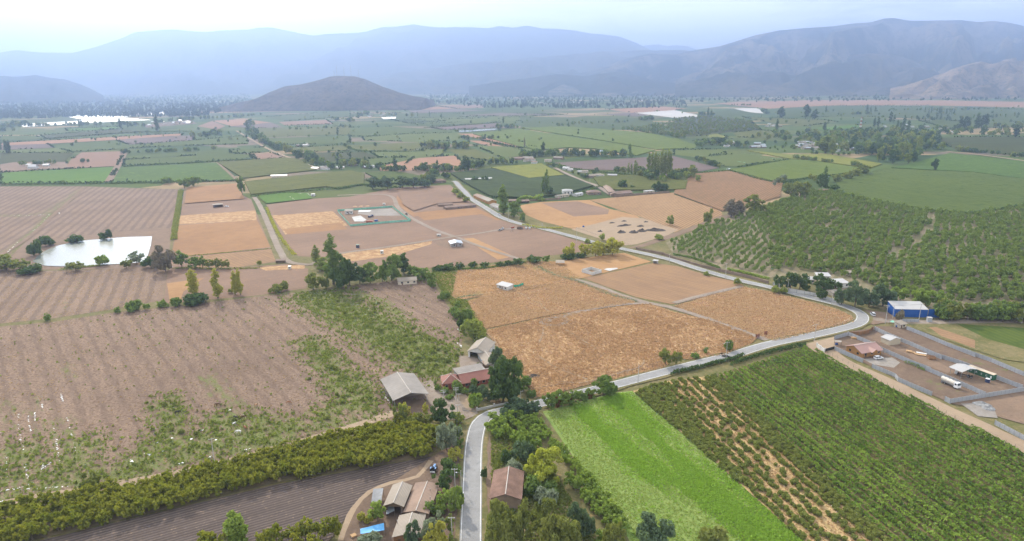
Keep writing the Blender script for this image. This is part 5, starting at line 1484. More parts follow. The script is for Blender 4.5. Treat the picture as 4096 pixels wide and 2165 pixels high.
def patchy(s, lo, seed=0, sg=1):
    return lambda q: np.array([1.0 if sg * noise.noise(Vector((a * s, b * s, seed))) > lo else .4 for a, b in q])
def near_strokes(strokes, base=.0):
    L = []
    for line, wid, st in strokes:
        P = [g(s) for s in parse(line)]
        L += [(a, b, wid, st) for a, b in zip(P[:-1], P[1:])]
    def f(q):
        w = np.full(len(q), base)
        for a, b, wid, st in L:
            ab = np.array([b.x - a.x, b.y - a.y]); d = q - np.array([a.x, a.y])
            t = np.clip((d @ ab) / max(ab @ ab, 1e-6), 0, 1)
            w = np.maximum(w, st * np.clip(1.2 - np.hypot(*(d - t[:, None] * ab).T) / wid, 0, 1))
        return np.clip(w, 0, 1) * np.array([.25 + .9 * (noise.noise(Vector((a * .22, b * .22, 2))) > -.05) for a, b in q])
    return f
SHR = []
for line, n in (('P 800 750 P 900 805 P 1010 865 P 1110 925', 46), ('P 860 735 P 960 790 P 1060 860 P 1130 900', 34), ('P 980 900 P 1080 930', 18), ('P 850 930 P 900 1010', 14), ('P 420 1010 P 440 1060 P 540 1110', 12), ('P 600 1060 P 760 1070', 10)):
    L = spline([g(q) for q in parse(line)], 1.0)
    for _ in range(n):
        q = rnd.choice(L); SHR.append(Vector((q.x + rnd.gauss(0, 7), q.y + rnd.gauss(0, 7), 0)))
for q in SHR:
    place_tree('weed_bush', 'small wild bush growing among the weeds of the big bare field', 'bush', 'wild bushes of the big bare field', q, rnd.uniform(.8, 2.0), None, 'bush', rnd.choice(['weed', 'olive', 'light']), None, False)
WEEDS = [('P 800 745 900 800 1010 860 1110 920', 24, 1.0), ('P 1000 890 1120 900', 14, .9), ('P 780 860 850 940 880 1000 800 1060', 13, .7), ('P 860 950 930 1020', 15, .8), ('P 420 1010 440 1060 400 1130', 11, .6), ('P 560 1060 660 1070', 15, .6), ('P 400 1140 560 1110 700 1090', 18, .7), ('P 20 1150 60 1200', 20, .5), ('P 200 1120 190 1190', 14, .6), ('P 330 1180 440 1150', 14, .6)]
tufts('weeds', BIG, 12000, .35, 1.1, .9, 'weed', 'green weeds on the big bare field', near_strokes(WEEDS, .012), 'weeds')
tufts('dry_weeds', BIG, 7000, .1, .3, .5, 'drytuft', 'dry brown tufts on the big bare field', patchy(.08, .05, 3), 'weeds')
tufts('dry_weeds', 'D -250 715 400 705 1000 690 1215 690 1180 925 830 990 400 1055 0 1095 -250 1110', 4000, .1, .3, .5, 'drytuft', 'dry brown tufts on the striped field below the pond', patchy(.1, .1, 5), 'weeds')
tufts('dry_grass', 'E 1085 1148 1600 1035 2190 955 2300 950 F 0 1010 F 250 1068 F 500 1150 F 610 1205 F 560 1250 F 380 1330 F 150 1362 I 0 20 H 2400 95 H 1850 212 H 1450 312 H 1420 240 H 1330 150', 17000, .3, .7, .8, 'rust', 'tall rusty dry grass on the big golden field', patchy(.035, -.05, 1))
tufts('dry_grass', 'E 1085 1148 1600 1035 2190 955 2300 950 F 0 1010 F 250 1068 F 500 1150 F 610 1205 F 560 1250 F 380 1330 F 150 1362 I 0 20 H 2400 95 H 1850 212 H 1450 312 H 1420 240 H 1330 150', 10000, .15, .4, .7, 'straw', 'paler straw on the big golden field', patchy(.035, .05, 1, -1))
tufts('dry_grass', 'E 935 938 1100 888 1450 838 1740 778 2180 918 2190 945 1600 1028 1090 1135 1040 1085', 13000, .3, .6, .8, 'straw', 'dry golden grass right of the white hut', patchy(.04, 0, 2))
tufts('dry_grass', 'E 715 740 900 700 1380 640 1600 640 1800 762 1745 775 1440 835 1100 890 870 925 830 885', 10000, .3, .7, .8, 'straw', 'dry golden grass around the white hut', patchy(.08, 0, 2))
tufts('dry_grass', 'F 0 967 F 520 825 F 700 862 F 950 922 F 1200 992 F 1310 1042 F 1330 1085 F 1200 1118 F 950 1180 F 740 1228 F 500 1140 F 250 1058', 14000, .3, .6, .8, 'straw', 'dry golden grass inside the road bend', patchy(.06, -.2, 4))
MEADOW = 'P 1420 1055 P 1530 1005 P 1590 992 P 1740 1125 P 1960 1330 P 2040 1410 P 1960 1400 P 1780 1290 P 1640 1225 P 1560 1170 P 1480 1110'
MEDGE = [(q.x, q.y) for q in map(g, parse(MEADOW))]
def fod(q):
    d = np.full(len(q), 1e9)
    for a, b in zip(MEDGE, MEDGE[1:] + MEDGE[:1]):
        ab = np.array([b[0] - a[0], b[1] - a[1]]); r = q - np.array(a)
        t = np.clip((r @ ab) / max(ab @ ab, 1e-6), 0, 1)
        d = np.minimum(d, np.hypot(*(r - t[:, None] * ab).T))
    s = np.where(in_np(q[:, 0], q[:, 1], MEDGE), d, -d)
    row = np.array([.5 + 1.9 * noise.noise(Vector(((a * R_GREEN.x + b * R_GREEN.y) * .012, (-a * R_GREEN.y + b * R_GREEN.x) * .16, 6))) + .5 * noise.noise(Vector((a * .05, b * .05, 3))) for a, b in q])
    return np.clip(row, .12, 1) * np.clip(.5 + s / 9 + row * .3 - .15, .04, 1)
tufts('fodder_grass', 'P 1375 1040 P 1545 992 P 1590 988 P 1760 1130 P 2060 1400 P 2100 1480 P 1640 1480 P 1590 1360', 30000, .25, .6, .5, 'fodder', 'lush bright green fodder grass', fod)
tufts('fodder_grass', 'P 1375 1040 P 1545 992 P 1590 988 P 1760 1130 P 2060 1400 P 2100 1480 P 1640 1480 P 1590 1360', 26000, .12, .3, .45, 'fodderpale', 'paler cut fodder grass')
tufts('verge_grass', 'H 1230 470 1130 480 1140 1362 1900 1362 1500 700', 9000, .2, .7, .8, 'weed', 'weedy green undergrowth right of the road', patchy(.1, .0, 9))
tufts('row_grass', 'P 1602 990 P 1680 965 P 1795 952 P 2215 1365 P 2330 1480 P 2110 1480 P 2070 1400 P 1770 1128', 7000, .2, .5, .5, 'straw', 'dry grass between the bushy rows', patchy(.1, -.1, 8))
tufts('verge_grass', 'E 700 720 880 700 840 900 950 930 1050 1085 1090 1140 1100 1250 1180 1330 1060 1340 960 1150 880 1000 780 900', 5000, .3, .9, .9, 'weed', 'overgrown green strip between farm and golden fields', patchy(.12, -.1, 9))
flush_queue({'broadleaf_tree': 60, 'poplar_tree': 60, 'orchard_tree': 100})
# ------------------------------------------------------------------ buildings
m_wall_cream = plain('cream_plaster', (.55, .48, .38), .9, 0, .2, .8)
m_wall_white = plain('white_wash', (.56, .55, .52), .9, 0, .15, .8)
m_wall_grey = plain('grey_block_wall', (.33, .31, .29), .9, 0, .2, .8, .2, (2, .2, .2))
m_wall_ochre = plain('ochre_plaster', (.44, .22, .07), .9, 0, .2, .8)
m_wall_pine = plain('varnished_pine_wall', (.42, .22, .075), .7, 0, .2, .8, .2, (2, .16, .25))
m_wall_red = plain('dark_red_plaster', (.26, .075, .055), .9, 0, .2, .8)
m_wall_wood = plain('weathered_boards', (.16, .115, .08), .9, 0, .3, 1.5, .2, (0, .22, .35))
m_wall_brown = plain('brown_boards', (.28, .15, .075), .9, 0, .25, 1.2, .2, (2, .2, .3))
m_adobe = plain('brown_adobe', (.24, .175, .13), .95, 0, .25, .7)
m_beige = plain('beige_metal_sheet', (.50, .43, .32), .6, 0, .1, .5, .3, (0, .3, .15))
m_blue = plain('deep_blue_metal_sheet', (.005, .085, .36), .5, 0, .12, .4, .4, (0, .35, .3))
m_roof_grey = plain('grey_fibre_cement_roof', (.28, .255, .23), .85, 0, .25, .5, .2, (0, .45, .22), .3)
m_roof_tan = plain('tan_fibre_cement_roof', (.32, .275, .225), .85, 0, .2, .5, .2, (0, .45, .2), .3)
m_roof_rust = plain('rusty_sheet_roof', (.29, .205, .155), .8, 0, .3, .6, .2, (0, .4, .25), .3)
m_roof_red = plain('dull_red_tile_roof', (.31, .135, .105), .75, 0, .18, .6, .3, (1, .55, .35), .5)
m_roof_pink = plain('pinkish_metal_roof', (.36, .215, .185), .55, 0, .1, .4, .4, (0, .4, .12), .2)
m_roof_tile = plain('old_clay_tiles', (.27, .165, .125), .9, 0, .4, 1.5, .2, (0, .3, .55), .8)
m_roof_white = plain('white_metal_roof', (.42, .41, .40), .45, 0, .1, .4, .4, (0, .4, .1), .2)
m_roof_zinc = plain('zinc_sheet_roof', (.42, .46, .50), .35, .3, .12, .4, .5, (0, .4, .12), .2)
m_roof_brown = plain('brown_tile_roof', (.25, .175, .135), .85, 0, .25, .6, .2, (0, .4, .3), .4)
m_ridge = plain('pale_ridge_cap', (.48, .43, .38), .7, 0, .15, 1)
m_glass = plain('dark_window_glass', (.02, .025, .03), .12, 0, .1, 1, .6)
m_frame = plain('pale_window_frame', (.6, .58, .55), .6, 0, .1, 1)
m_door = plain('brown_door_wood', (.15, .085, .05), .7, 0, .2, 1)
m_steel = plain('grey_painted_steel', (.30, .31, .32), .5, .3, .15, 1)
m_conc = plain('pale_concrete', (.46, .45, .43), .9, 0, .15, .8)
m_panel = plain('concrete_fence_panel', (.40, .415, .44), .9, 0, .14, .5, .2, (2, .5, .3))
m_post = plain('concrete_fence_post', (.30, .31, .335), .9, 0, .15, .8)
m_wood = plain('grey_wood_post', (.20, .165, .13), .9, 0, .3, 2)
m_lumber = plain('fresh_lumber', (.50, .32, .165), .8, 0, .2, 1, .2, (1, .15, .3))
m_black = plain('black_rubber', (.018, .018, .018), .8, 0, .2, 2)
m_white = plain('white_car_paint', (.75, .76, .78), .25, 0, .05, 1, .6)
m_silver = plain('silver_car_paint', (.42, .44, .46), .3, .4, .05, 1, .6)
m_dblue = plain('dark_blue_plastic', (.02, .035, .10), .4, 0, .15, 1, .5)
m_tarp = plain('light_blue_tarpaulin', (.10, .36, .68), .5, 0, .15, .8, .4)
m_net = plain('grey_shade_cloth', (.24, .245, .25), .9, 0, .2, 1.2)
m_green = plain('dark_green_container_paint', (.022, .11, .055), .5, 0, .15, .5, .4, (0, .3, .35), .5)
m_teal = plain('bright_green_netting', (.05, .42, .26), .8, 0, .2, 1)
m_mint = plain('pale_green_netting', (.22, .50, .38), .8, 0, .2, 1)
m_dirtheap = plain('dark_compost', (.085, .068, .058), 1, 0, .45, .7)
m_gravheap = plain('grey_gravel_heap', (.27, .27, .27), 1, 0, .25, .9)
m_wire = plain('dark_wire', (.10, .10, .105), .6, .5, .1, 1)
m_brick = plain('red_brown_brick', (.27, .12, .08), .9, 0, .3, 2, .2, (2, .2, .3))
m_film = plain('torn_white_plastic', (.72, .73, .73), .5, 0, .15, 1)
m_redpaint = plain('faded_red_paint', (.38, .09, .05), .6, 0, .2, 1)
m_tractor = plain('light_blue_tractor_paint', (.12, .26, .5), .4, 0, .1, 1, .5)

def H(base, top):
    return hgt(G(base), parse(top)[0])

def house(name, label, cat, A, B, depth=None, back=None, he=2.5, hr=1.2, ridge='x', roof='gable', wm=None, rm=None, over=.45, open_=(), wins=2, sidewins=0, door=True, cap=False, group=None, flip=False, holes=None, posts=False, small=False):
    """A, B: photograph positions of the two ends of the wall nearest the camera. ridge 'x' runs along that wall, 'y' away from it."""
    a, b = G(A) if isinstance(A, str) else A, G(B) if isinstance(B, str) else B
    d = b - a; L = d.length; ang = math.atan2(d.y, d.x)
    n = Vector((-math.sin(ang), math.cos(ang), 0))
    if depth is None:
        q = G(back, he); depth = max(3, (q - a).dot(n))
    W_ = depth
    root = empty(name, label, cat, (a.x, a.y, gz((a.x + b.x) / 2 + n.x * W_ / 2, (a.y + b.y) / 2 + n.y * W_ / 2)), ang, group)
    wb, t = MB(), .2
    if not posts:
        def side(k, x0, x1, y0, y1):
            if k in open_:
                w = (x1 - x0) if k in ('front', 'back') else (y1 - y0)
                e = min(.9, w * .14)
                if k in ('front', 'back'):
                    wb.box(x0, x0 + e, y0, y1, -.3, he); wb.box(x1 - e, x1, y0, y1, -.3, he); wb.box(x0 + e, x1 - e, y0, y1, he - .45, he)
                else:
                    wb.box(x0, x1, y0, y0 + e, -.3, he); wb.box(x0, x1, y1 - e, y1, -.3, he); wb.box(x0, x1, y0 + e, y1 - e, he - .45, he)
            else: wb.box(x0, x1, y0, y1, -.3, he)
        side('front', 0, L, 0, t); side('back', 0, L, W_ - t, W_); side('left', 0, t, t, W_ - t); side('right', L - t, L, t, W_ - t)
        if roof == 'gable':
            if ridge == 'x':
                for x in (0, L - t): wb.hexa([(x, 0, he), (x + t, 0, he), (x + t, W_, he), (x, W_, he)], [(x, W_ / 2, he + hr), (x + t, W_ / 2, he + hr), (x + t, W_ / 2 + .01, he + hr), (x, W_ / 2 + .01, he + hr)])
            else:
                for y in (0, W_ - t): wb.hexa([(0, y, he), (L, y, he), (L, y + t, he), (0, y + t, he)], [(L / 2, y, he + hr), (L / 2 + .01, y, he + hr), (L / 2 + .01, y + t, he + hr), (L / 2, y + t, he + hr)])
        if roof == 'mono':
            h1, h2 = (0, hr) if not flip else (hr, 0)
            if h2: wb.box(0, L, W_ - t, W_, he, he + hr)
            for x in (0, L - t): wb.hexa([(x, t, he), (x + t, t, he), (x + t, W_ - t, he), (x, W_ - t, he)], [(x, t, he + .02), (x + t, t, he + .02), (x + t, W_ - t, he + hr - .02), (x, W_ - t, he + hr - .02)])
        wb.build('wall', wm, root)
    rb, k, o = MB(), .14, over
    e = .03
    if roof == 'gable':
        s = hr / ((W_ if ridge == 'x' else L) / 2) * o
        if ridge == 'x':
            rb.slab([(-o, -o, he - s + k + e), (L + o, -o, he - s + k + e), (L + o, W_ / 2, he + hr + k + e), (-o, W_ / 2, he + hr + k + e)], k)
            rb.slab([(-o, W_ / 2, he + hr + k + e), (L + o, W_ / 2, he + hr + k + e), (L + o, W_ + o, he - s + k + e), (-o, W_ + o, he - s + k + e)], k)
            cp = ((-o, W_ / 2, he + hr + k + e), (L + o, W_ / 2, he + hr + k + e))
        else:
            rb.slab([(-o, -o, he - s + k + e), (L / 2, -o, he + hr + k + e), (L / 2, W_ + o, he + hr + k + e), (-o, W_ + o, he - s + k + e)], k)
            rb.slab([(L / 2, -o, he + hr + k + e), (L + o, -o, he - s + k + e), (L + o, W_ + o, he - s + k + e), (L / 2, W_ + o, he + hr + k + e)], k)
            cp = ((L / 2, -o, he + hr + k + e), (L / 2, W_ + o, he + hr + k + e))
    elif roof == 'hip':
        z0, z1 = he + k, he + hr + k
        if ridge == 'x':
            i = min(W_ / 2, L * .45); r0, r1 = (i, W_ / 2, z1), (L - i, W_ / 2, z1)
            c = [(-o, -o, z0), (L + o, -o, z0), (L + o, W_ + o, z0), (-o, W_ + o, z0)]
            fs = [(c[0], c[1], r1, r0), (c[1], c[2], r1), (c[2], c[3], r0, r1), (c[3], c[0], r0)]
        else:
            i = min(L / 2, W_ * .45); r0, r1 = (L / 2, i, z1), (L / 2, W_ - i, z1)
            c = [(-o, -o, z0), (L + o, -o, z0), (L + o, W_ + o, z0), (-o, W_ + o, z0)]
            fs = [(c[0], c[1], r0), (c[1], c[2], r1, r0), (c[2], c[3], r1), (c[3], c[0], r0, r1)]
        for f in fs: rb.face(f)
        rb.hexa([(p[0], p[1], p[2] - k) for p in c], [(p[0], p[1], p[2] - .005) for p in c])
        cp = (r0, r1)
    elif roof == 'mono':
        a0, a1 = (he, he + hr) if not flip else (he + hr, he)
        sl = (a1 - a0) / W_ * o
        rb.slab([(-o, -o, a0 - sl + k + e), (L + o, -o, a0 - sl + k + e), (L + o, W_ + o, a1 + sl + k + e), (-o, W_ + o, a1 + sl + k + e)], k)
        cp = None
    elif roof == 'none':
        cp = None
    else:
        rb.box(-o, L + o, -o, W_ + o, he + e, he + k + e); cp = None
    if rb.v:
        r = rb.build('roof', rm, root)
        if cap and cp:
            cb = MB()
            dv = Vector(cp[1]) - Vector(cp[0])
            cb.cyl(Vector(cp[0]) + Vector((0, 0, .02)), Vector(cp[1]) + Vector((0, 0, .02)), .17, .17, 6)
            if roof == 'hip':
                for q, ii in ((c[0], 0), (c[1], 0 if ridge == 'y' else 1), (c[2], 1), (c[3], 1 if ridge == 'y' else 0)):
                    cb.cyl(Vector(cp[ii]) + Vector((0, 0, .02)), Vector(q) + Vector((0, 0, .03)), .12, .12, 6)
            cb.build('ridge_cap', m_ridge, r)
    if posts:
        for x in (0.1, L - .1):
            for y in np.linspace(.1, W_ - .1, max(2, int(W_ / 4) + 1)):
                MB().cyl((x, y, -.3), (x, y, he + .05), .09, .09, 6).build('post', m_steel if posts is True else posts, root)
    if wins and not posts and not small:
        ww = min(1.3, L / (wins * 2 + 1)); zs = he * .36
        for q in range(wins):
            x = L * (q + .5) / wins + (.0 if not door else L * .12 / wins)
            MB().box(x - ww / 2 - .07, x + ww / 2 + .07, -.035, .06, zs - .07, zs + he * .40 + .07).build('window', m_frame, root)
            MB().box(x - ww / 2, x + ww / 2, -.05, .06, zs, zs + he * .40).build('pane', m_glass, root.children[-1])
        if door:
            x = L * .5 if wins % 2 == 0 else L * .22
            MB().box(x - .45, x + .45, -.05, .06, 0, min(2.0, he * .8)).build('door', m_door, root)
        for q in range(sidewins):
            y = W_ * (q + .5) / sidewins
            MB().box(-.035, .06, y - .6, y + .6, zs, zs + he * .4).build('window', m_glass, root)
            MB().box(L - .06, L + .035, y - .6, y + .6, zs, zs + he * .4).build('window', m_glass, root)
    return root, L, W_

# ---- farm in the centre
barn, bL, bW = house('hay_barn', 'large open sided hay barn with grey roof on steel frames beside the farm drive', 'barn', 'J 365 1312', 'J 845 1218', back='J 150 890', he=H('J 365 1312', 'J 340 1182'), hr=1.9, ridge='y', rm=m_roof_grey, over=.7, posts=True, cap=True)
he_b = H('J 365 1312', 'J 340 1182')
for y in np.linspace(.1, bW - .1, 5):
    t = MB()
    for s in (0, 1):
        x0, x1 = (.1, bL / 2) if s == 0 else (bL - .1, bL / 2)
        t.cyl((x0, y, he_b - .35), (x1, y, he_b + 1.45), .06, .06, 5); t.cyl((x0, y, he_b), (x1, y, he_b + 1.85), .06, .06, 5)
        for q in range(6):
            f, f2 = q / 6, (q + 1) / 6
            t.cyl((x0 + (x1 - x0) * f, y, he_b - .35 + 1.8 * f), (x0 + (x1 - x0) * f2, y, he_b + 1.85 * f2), .035, .035, 4)
    t.build('truss', m_steel, barn)
house('barn', 'white walled long barn with grey gable roof and dark open door beside the golden field', 'barn', 'J 1445 552', 'J 1712 580', back='J 1335 290', he=H('J 1445 552', 'J 1440 462'), hr=2.2, ridge='y', wm=m_wall_white, rm=m_roof_tan, open_=('front',), wins=0, cap=True)
st, sL, sW = house('stable', 'low white stable wing with grey roof in front of the white barn', 'barn', 'J 1590 560', 'J 1712 730', depth=6.0, he=2.5, hr=1.3, ridge='x', wm=m_wall_white, rm=m_roof_tan, wins=0, cap=True)
for k in range(5):
    x = sL * (k + .5) / 5
    MB().box(x - .9, x + .9, -.05, .05, 0, 2.1).build('door', m_roof_zinc, st)
house('lean_to', 'small rusty lean to at the end of the white stable', 'shed', 'J 1715 735', 'J 1800 715', depth=4, he=2.0, hr=.5, roof='mono', wm=m_wall_wood, rm=m_roof_rust, wins=0)
house('farmhouse', 'red hip roofed farmhouse block beside the hay barn', 'house', 'J 1078 1030', 'J 1335 1008', back='J 950 845', he=2.9, hr=2.6, ridge='y', roof='hip', wm=m_wall_red, rm=m_roof_red, wins=3, sidewins=2, cap=True)
house('farmhouse', 'long red tiled farmhouse wing beside the huge evergreen', 'house', 'J 1372 1012', 'J 1790 930', depth=9.0, he=2.9, hr=2.2, ridge='x', wm=m_wall_red, rm=m_roof_red, wins=5, cap=True, over=.8)
house('annex', 'grey roofed annex behind the long red farmhouse wing', 'house', 'J 1310 880', 'J 1690 800', depth=6, he=2.4, hr=.5, roof='mono', wm=m_wall_grey, rm=m_roof_grey, wins=0)
# garden wall and gate
def wall_run(name, label, line, h, t, mat, cat='wall', post=None, step=2.0, ph=.15, group=None):
    P = [g(s) for s in parse(line)]
    root = empty(name, label, cat, (P[0].x, P[0].y, gz(P[0].x, P[0].y)), 0, group)
    base = Vector((P[0].x, P[0].y, 0))
    w = MB(); z0 = root.location.z
    pm = None
    for a, b in zip(P[:-1], P[1:]):
        d = (b - a).normalized(); n = Vector((-d.y, d.x, 0)) * t / 2
        a2, b2 = a - base, b - base
        q = [a2 - n, b2 - n, b2 + n, a2 + n]
        w.hexa([(p.x, p.y, -.3) for p in q], [(p.x, p.y, h) for p in q])
        if post:
            k = max(1, int(round((b - a).length / step)))
            for i in range(k + 1):
                p = a2 + (b2 - a2) * i / k
                if pm is None:
                    po = MB().box(-t * .9, t * .9, -t * .9, t * .9, -.3, h + ph).build('post', post, root)
                    pm = po.data
                else: po = obj('post', pm, root)
                po.location = (p.x, p.y, 0); po.rotation_euler = (0, 0, math.atan2(d.y, d.x))
    w.build('panel' if post else 'wall', mat, root)
    return root
wall_run('garden_wall', 'low stone garden wall with pillars before the farmhouse garden', 'J 1575 1345 J 1830 1290 J 2060 1240 J 2200 1200', 1.0, .3, m_conc, 'wall', m_conc, 9, .6)
gt = wall_run('gate', 'barred iron farm gate at the end of the concrete drive', 'J 1365 1340 J 1575 1362', .18, .06, m_steel, 'gate', m_steel, .45, 1.2)
# wire fences along the roads
def wire_fence(label, line, step, h, mat=m_wood, group='wire fences'):
    P = [g(s) for s in parse(line)]
    L = spline(P, step) if len(P) > 2 else [P[0] + (P[1] - P[0]) * i / max(1, int((P[1] - P[0]).length / step)) for i in range(max(1, int((P[1] - P[0]).length / step)) + 1)]
    root = empty('wire_fence', label, 'fence', (L[0].x, L[0].y, gz(L[0].x, L[0].y)), 0, group)
    b0 = Vector((L[0].x, L[0].y, 0)); w = MB(); pm = None
    for i, p in enumerate(L[:99]):
        q = p - b0
        if pm is None:
            po = MB().cyl((0, 0, -.3), (0, 0, h), .075, .06, 5).build('post', mat, root); pm = po.data
        else: po = obj('post', pm, root)
        po.location = (q.x, q.y, 0)
        if i + 1 < len(L):
            r = L[i + 1] - b0
            for zz in (.45, .8, h - .1): w.cyl((q.x, q.y, zz * h / 1.3), (r.x, r.y, zz * h / 1.3), .02, .02, 3)
    w.build('wire', m_wire, root)
wire_fence('wire fence on wooden posts between the vineyard and the sandy lane', 'I 1130 -20 1400 130 1700 290 2000 430 2250 560 2576 710', 3.2, 1.5)
wire_fence('wire fence along the road below the big golden field', 'H 1430 335 1700 255 1850 215 2200 115 2420 70', 2.6, 1.4)
wire_fence('wire fence along the inside of the road bend', 'F 740 1225 F 950 1185 F 1200 1120 F 1320 1085', 3.0, 1.3)
wire_fence('wire fence behind the golden plot by the narrow lane', 'F 0 975 F 250 890 F 510 835', 4.0, 1.4)
wire_fence('wire fence between the golden plots and the weedy strip', 'E 930 935 1100 880 1450 828 1740 772', 4.0, 1.3)
wire_fence('wire fence beside the bare earth right of the road', 'H 1115 490 1118 600 1112 830', 3.0, 1.4)
wire_fence('wire fence at the left edge of the road by the house cluster', 'H 905 1362 H 900 1200 H 900 1000', 3.0, 1.4)

# ---- bottom centre
house('shed', 'old clay tiled shed with sagging roof at the right edge of the road', 'shed', 'H 1132 1128', 'H 1345 1135', back='H 1105 850', he=H('H 1132 1128', 'H 1125 1045'), hr=1.6, ridge='y', wm=m_adobe, rm=m_roof_tile, wins=0, cap=True, over=.6)
house('barn_house', 'wooden house with tan roof and dark open front next to the grey shade cloth', 'house', 'K 598 975', 'K 862 988', back='K 570 525', he=H('K 598 975', 'K 590 822'), hr=1.15, ridge='y', wm=m_wall_wood, rm=m_roof_tan, open_=('front',), wins=0, cap=True)
house('house', 'house with wide low rusty sheet roof beside the road trees', 'house', 'K 885 1030', 'K 1225 1050', back='K 910 500', he=2.7, hr=.75, ridge='y', wm=m_adobe, rm=m_roof_rust, wins=2, cap=True)
hs, _, _ = house('house', 'front house with tan roof, white ridge and brown board gable', 'house', 'K 722 1400', 'K 1085 1410', back='K 735 985', he=2.7, hr=1.05, ridge='y', wm=m_wall_brown, rm=m_roof_tan, wins=1, cap=True)
house('lean_to', 'small lean to roof at the right side of the front house', 'shed', 'K 1085 1190', 'K 1150 1190', depth=5, he=2.2, hr=.3, roof='mono', wm=m_adobe, rm=m_roof_tan, wins=0)
for q, lb in (('K 770 1090', 'thin black stovepipe on the front house roof'), ('K 1255 620', 'thin black stovepipe on the rear part of the rusty roof'), ('K 1255 740', 'thin black stovepipe on the front part of the rusty roof')):
    p = G(q, 3.0)
    r = empty('stovepipe', lb, 'chimney', (p.x, p.y, 3.0))
    MB().cyl((0, 0, 0), (0, 0, 1.3), .07, .07, 7).build('pipe', m_black, r); MB().cyl((0, 0, 1.3), (0, 0, 1.45), .15, .06, 7).build('cap', m_conc, r)
def awning(name, label, cat, corners, h, mat, sag=.0, legs=True, pm=None, drop=None):
    P = [g(s, h) for s in parse(corners)]
    c = sum(P, Vector()) / len(P)
    root = empty(name, label, cat, (c.x, c.y, gz(c.x, c.y)))
    b = MB(); n = 6
    A, B, C_, D = [p - Vector((c.x, c.y, 0)) for p in P[:4]]
    def pt(u, v):
        p = (A * (1 - u) + B * u) * (1 - v) + (D * (1 - u) + C_ * u) * v
        s = sag * math.sin(PI * u) * math.sin(PI * v) + .07 * sag * math.sin(9 * u + 5 * v)
        dz = 0 if drop is None else drop[0] * (1 - u) * (1 - v) + drop[1] * u * (1 - v) + drop[2] * u * v + drop[3] * (1 - u) * v
        return (p.x, p.y, p.z - s - dz)
    for i in range(n):
        for j in range(n):
            q = [pt(i / n, j / n), pt((i + 1) / n, j / n), pt((i + 1) / n, (j + 1) / n), pt(i / n, (j + 1) / n)]
            b.slab(q, .04)
    b.build('cover', mat, root)
    if legs:
        for q in (A, B, C_, D): MB().cyl((q.x * .96, q.y * .96, -.2), (q.x * .96, q.y * .96, h - .1), .07, .07, 6).build('post', pm or m_wood, root)
    return root
awning('shade_awning', 'grey shade cloth awning along the left side of the wooden house', 'awning', 'K 372 855 K 532 790 K 565 570 K 418 582', 2.4, m_net, .3)
awning('tarpaulin', 'light blue tarpaulin stretched over the cluttered yard', 'tarpaulin', 'K 228 1245 K 580 1190 K 572 1085 K 225 1172', 2.2, m_tarp, .35)
awning('awning', 'small pale sheet awning at the open front of the wooden house', 'awning', 'K 610 960 K 725 905 K 725 835 K 600 845', 2.0, m_roof_zinc, .1)

# ---- utility poles and wires
POLES = {}
def pole(key, label, base, top=None, h=None, arms=1, lamp=False, trafo=False, yaw=0.0, mat=m_conc):
    p = G(base); h = h or H(base, top)
    e = empty('utility_pole' if not lamp or arms else 'lamp_pole', label, 'pole', (p.x, p.y, gz(p.x, p.y)), yaw, 'utility and lamp poles')
    MB().cyl((0, 0, -.4), (0, 0, h), .17, .11, 8).build('shaft', mat, e)
    for k in range(arms):
        c = MB().box(-1.05, 1.05, -.07, .07, h - .35 - k * .9, h - .20 - k * .9).build('crossarm', m_conc, e)
        for x in (-.95, 0, .95): MB().cyl((x, 0, h - .2 - k * .9), (x, 0, h + .02 - k * .9), .06, .04, 6).build('insulator', m_white, c)
    if lamp:
        l = MB().cyl((0, 0, h * .86), (1.3, 0, h * .90), .05, .04, 6).build('lamp_arm', m_steel, e)
        MB().box(1.2, 1.75, -.14, .14, h * .90 - .05, h * .90 + .09).build('lamp_head', m_white, l)
    if trafo: MB().cyl((.35, 0, h * .62), (.35, 0, h * .78), .28, .28, 10).build('transformer', m_steel, e)
    POLES[key] = (p, h, yaw)
    return e
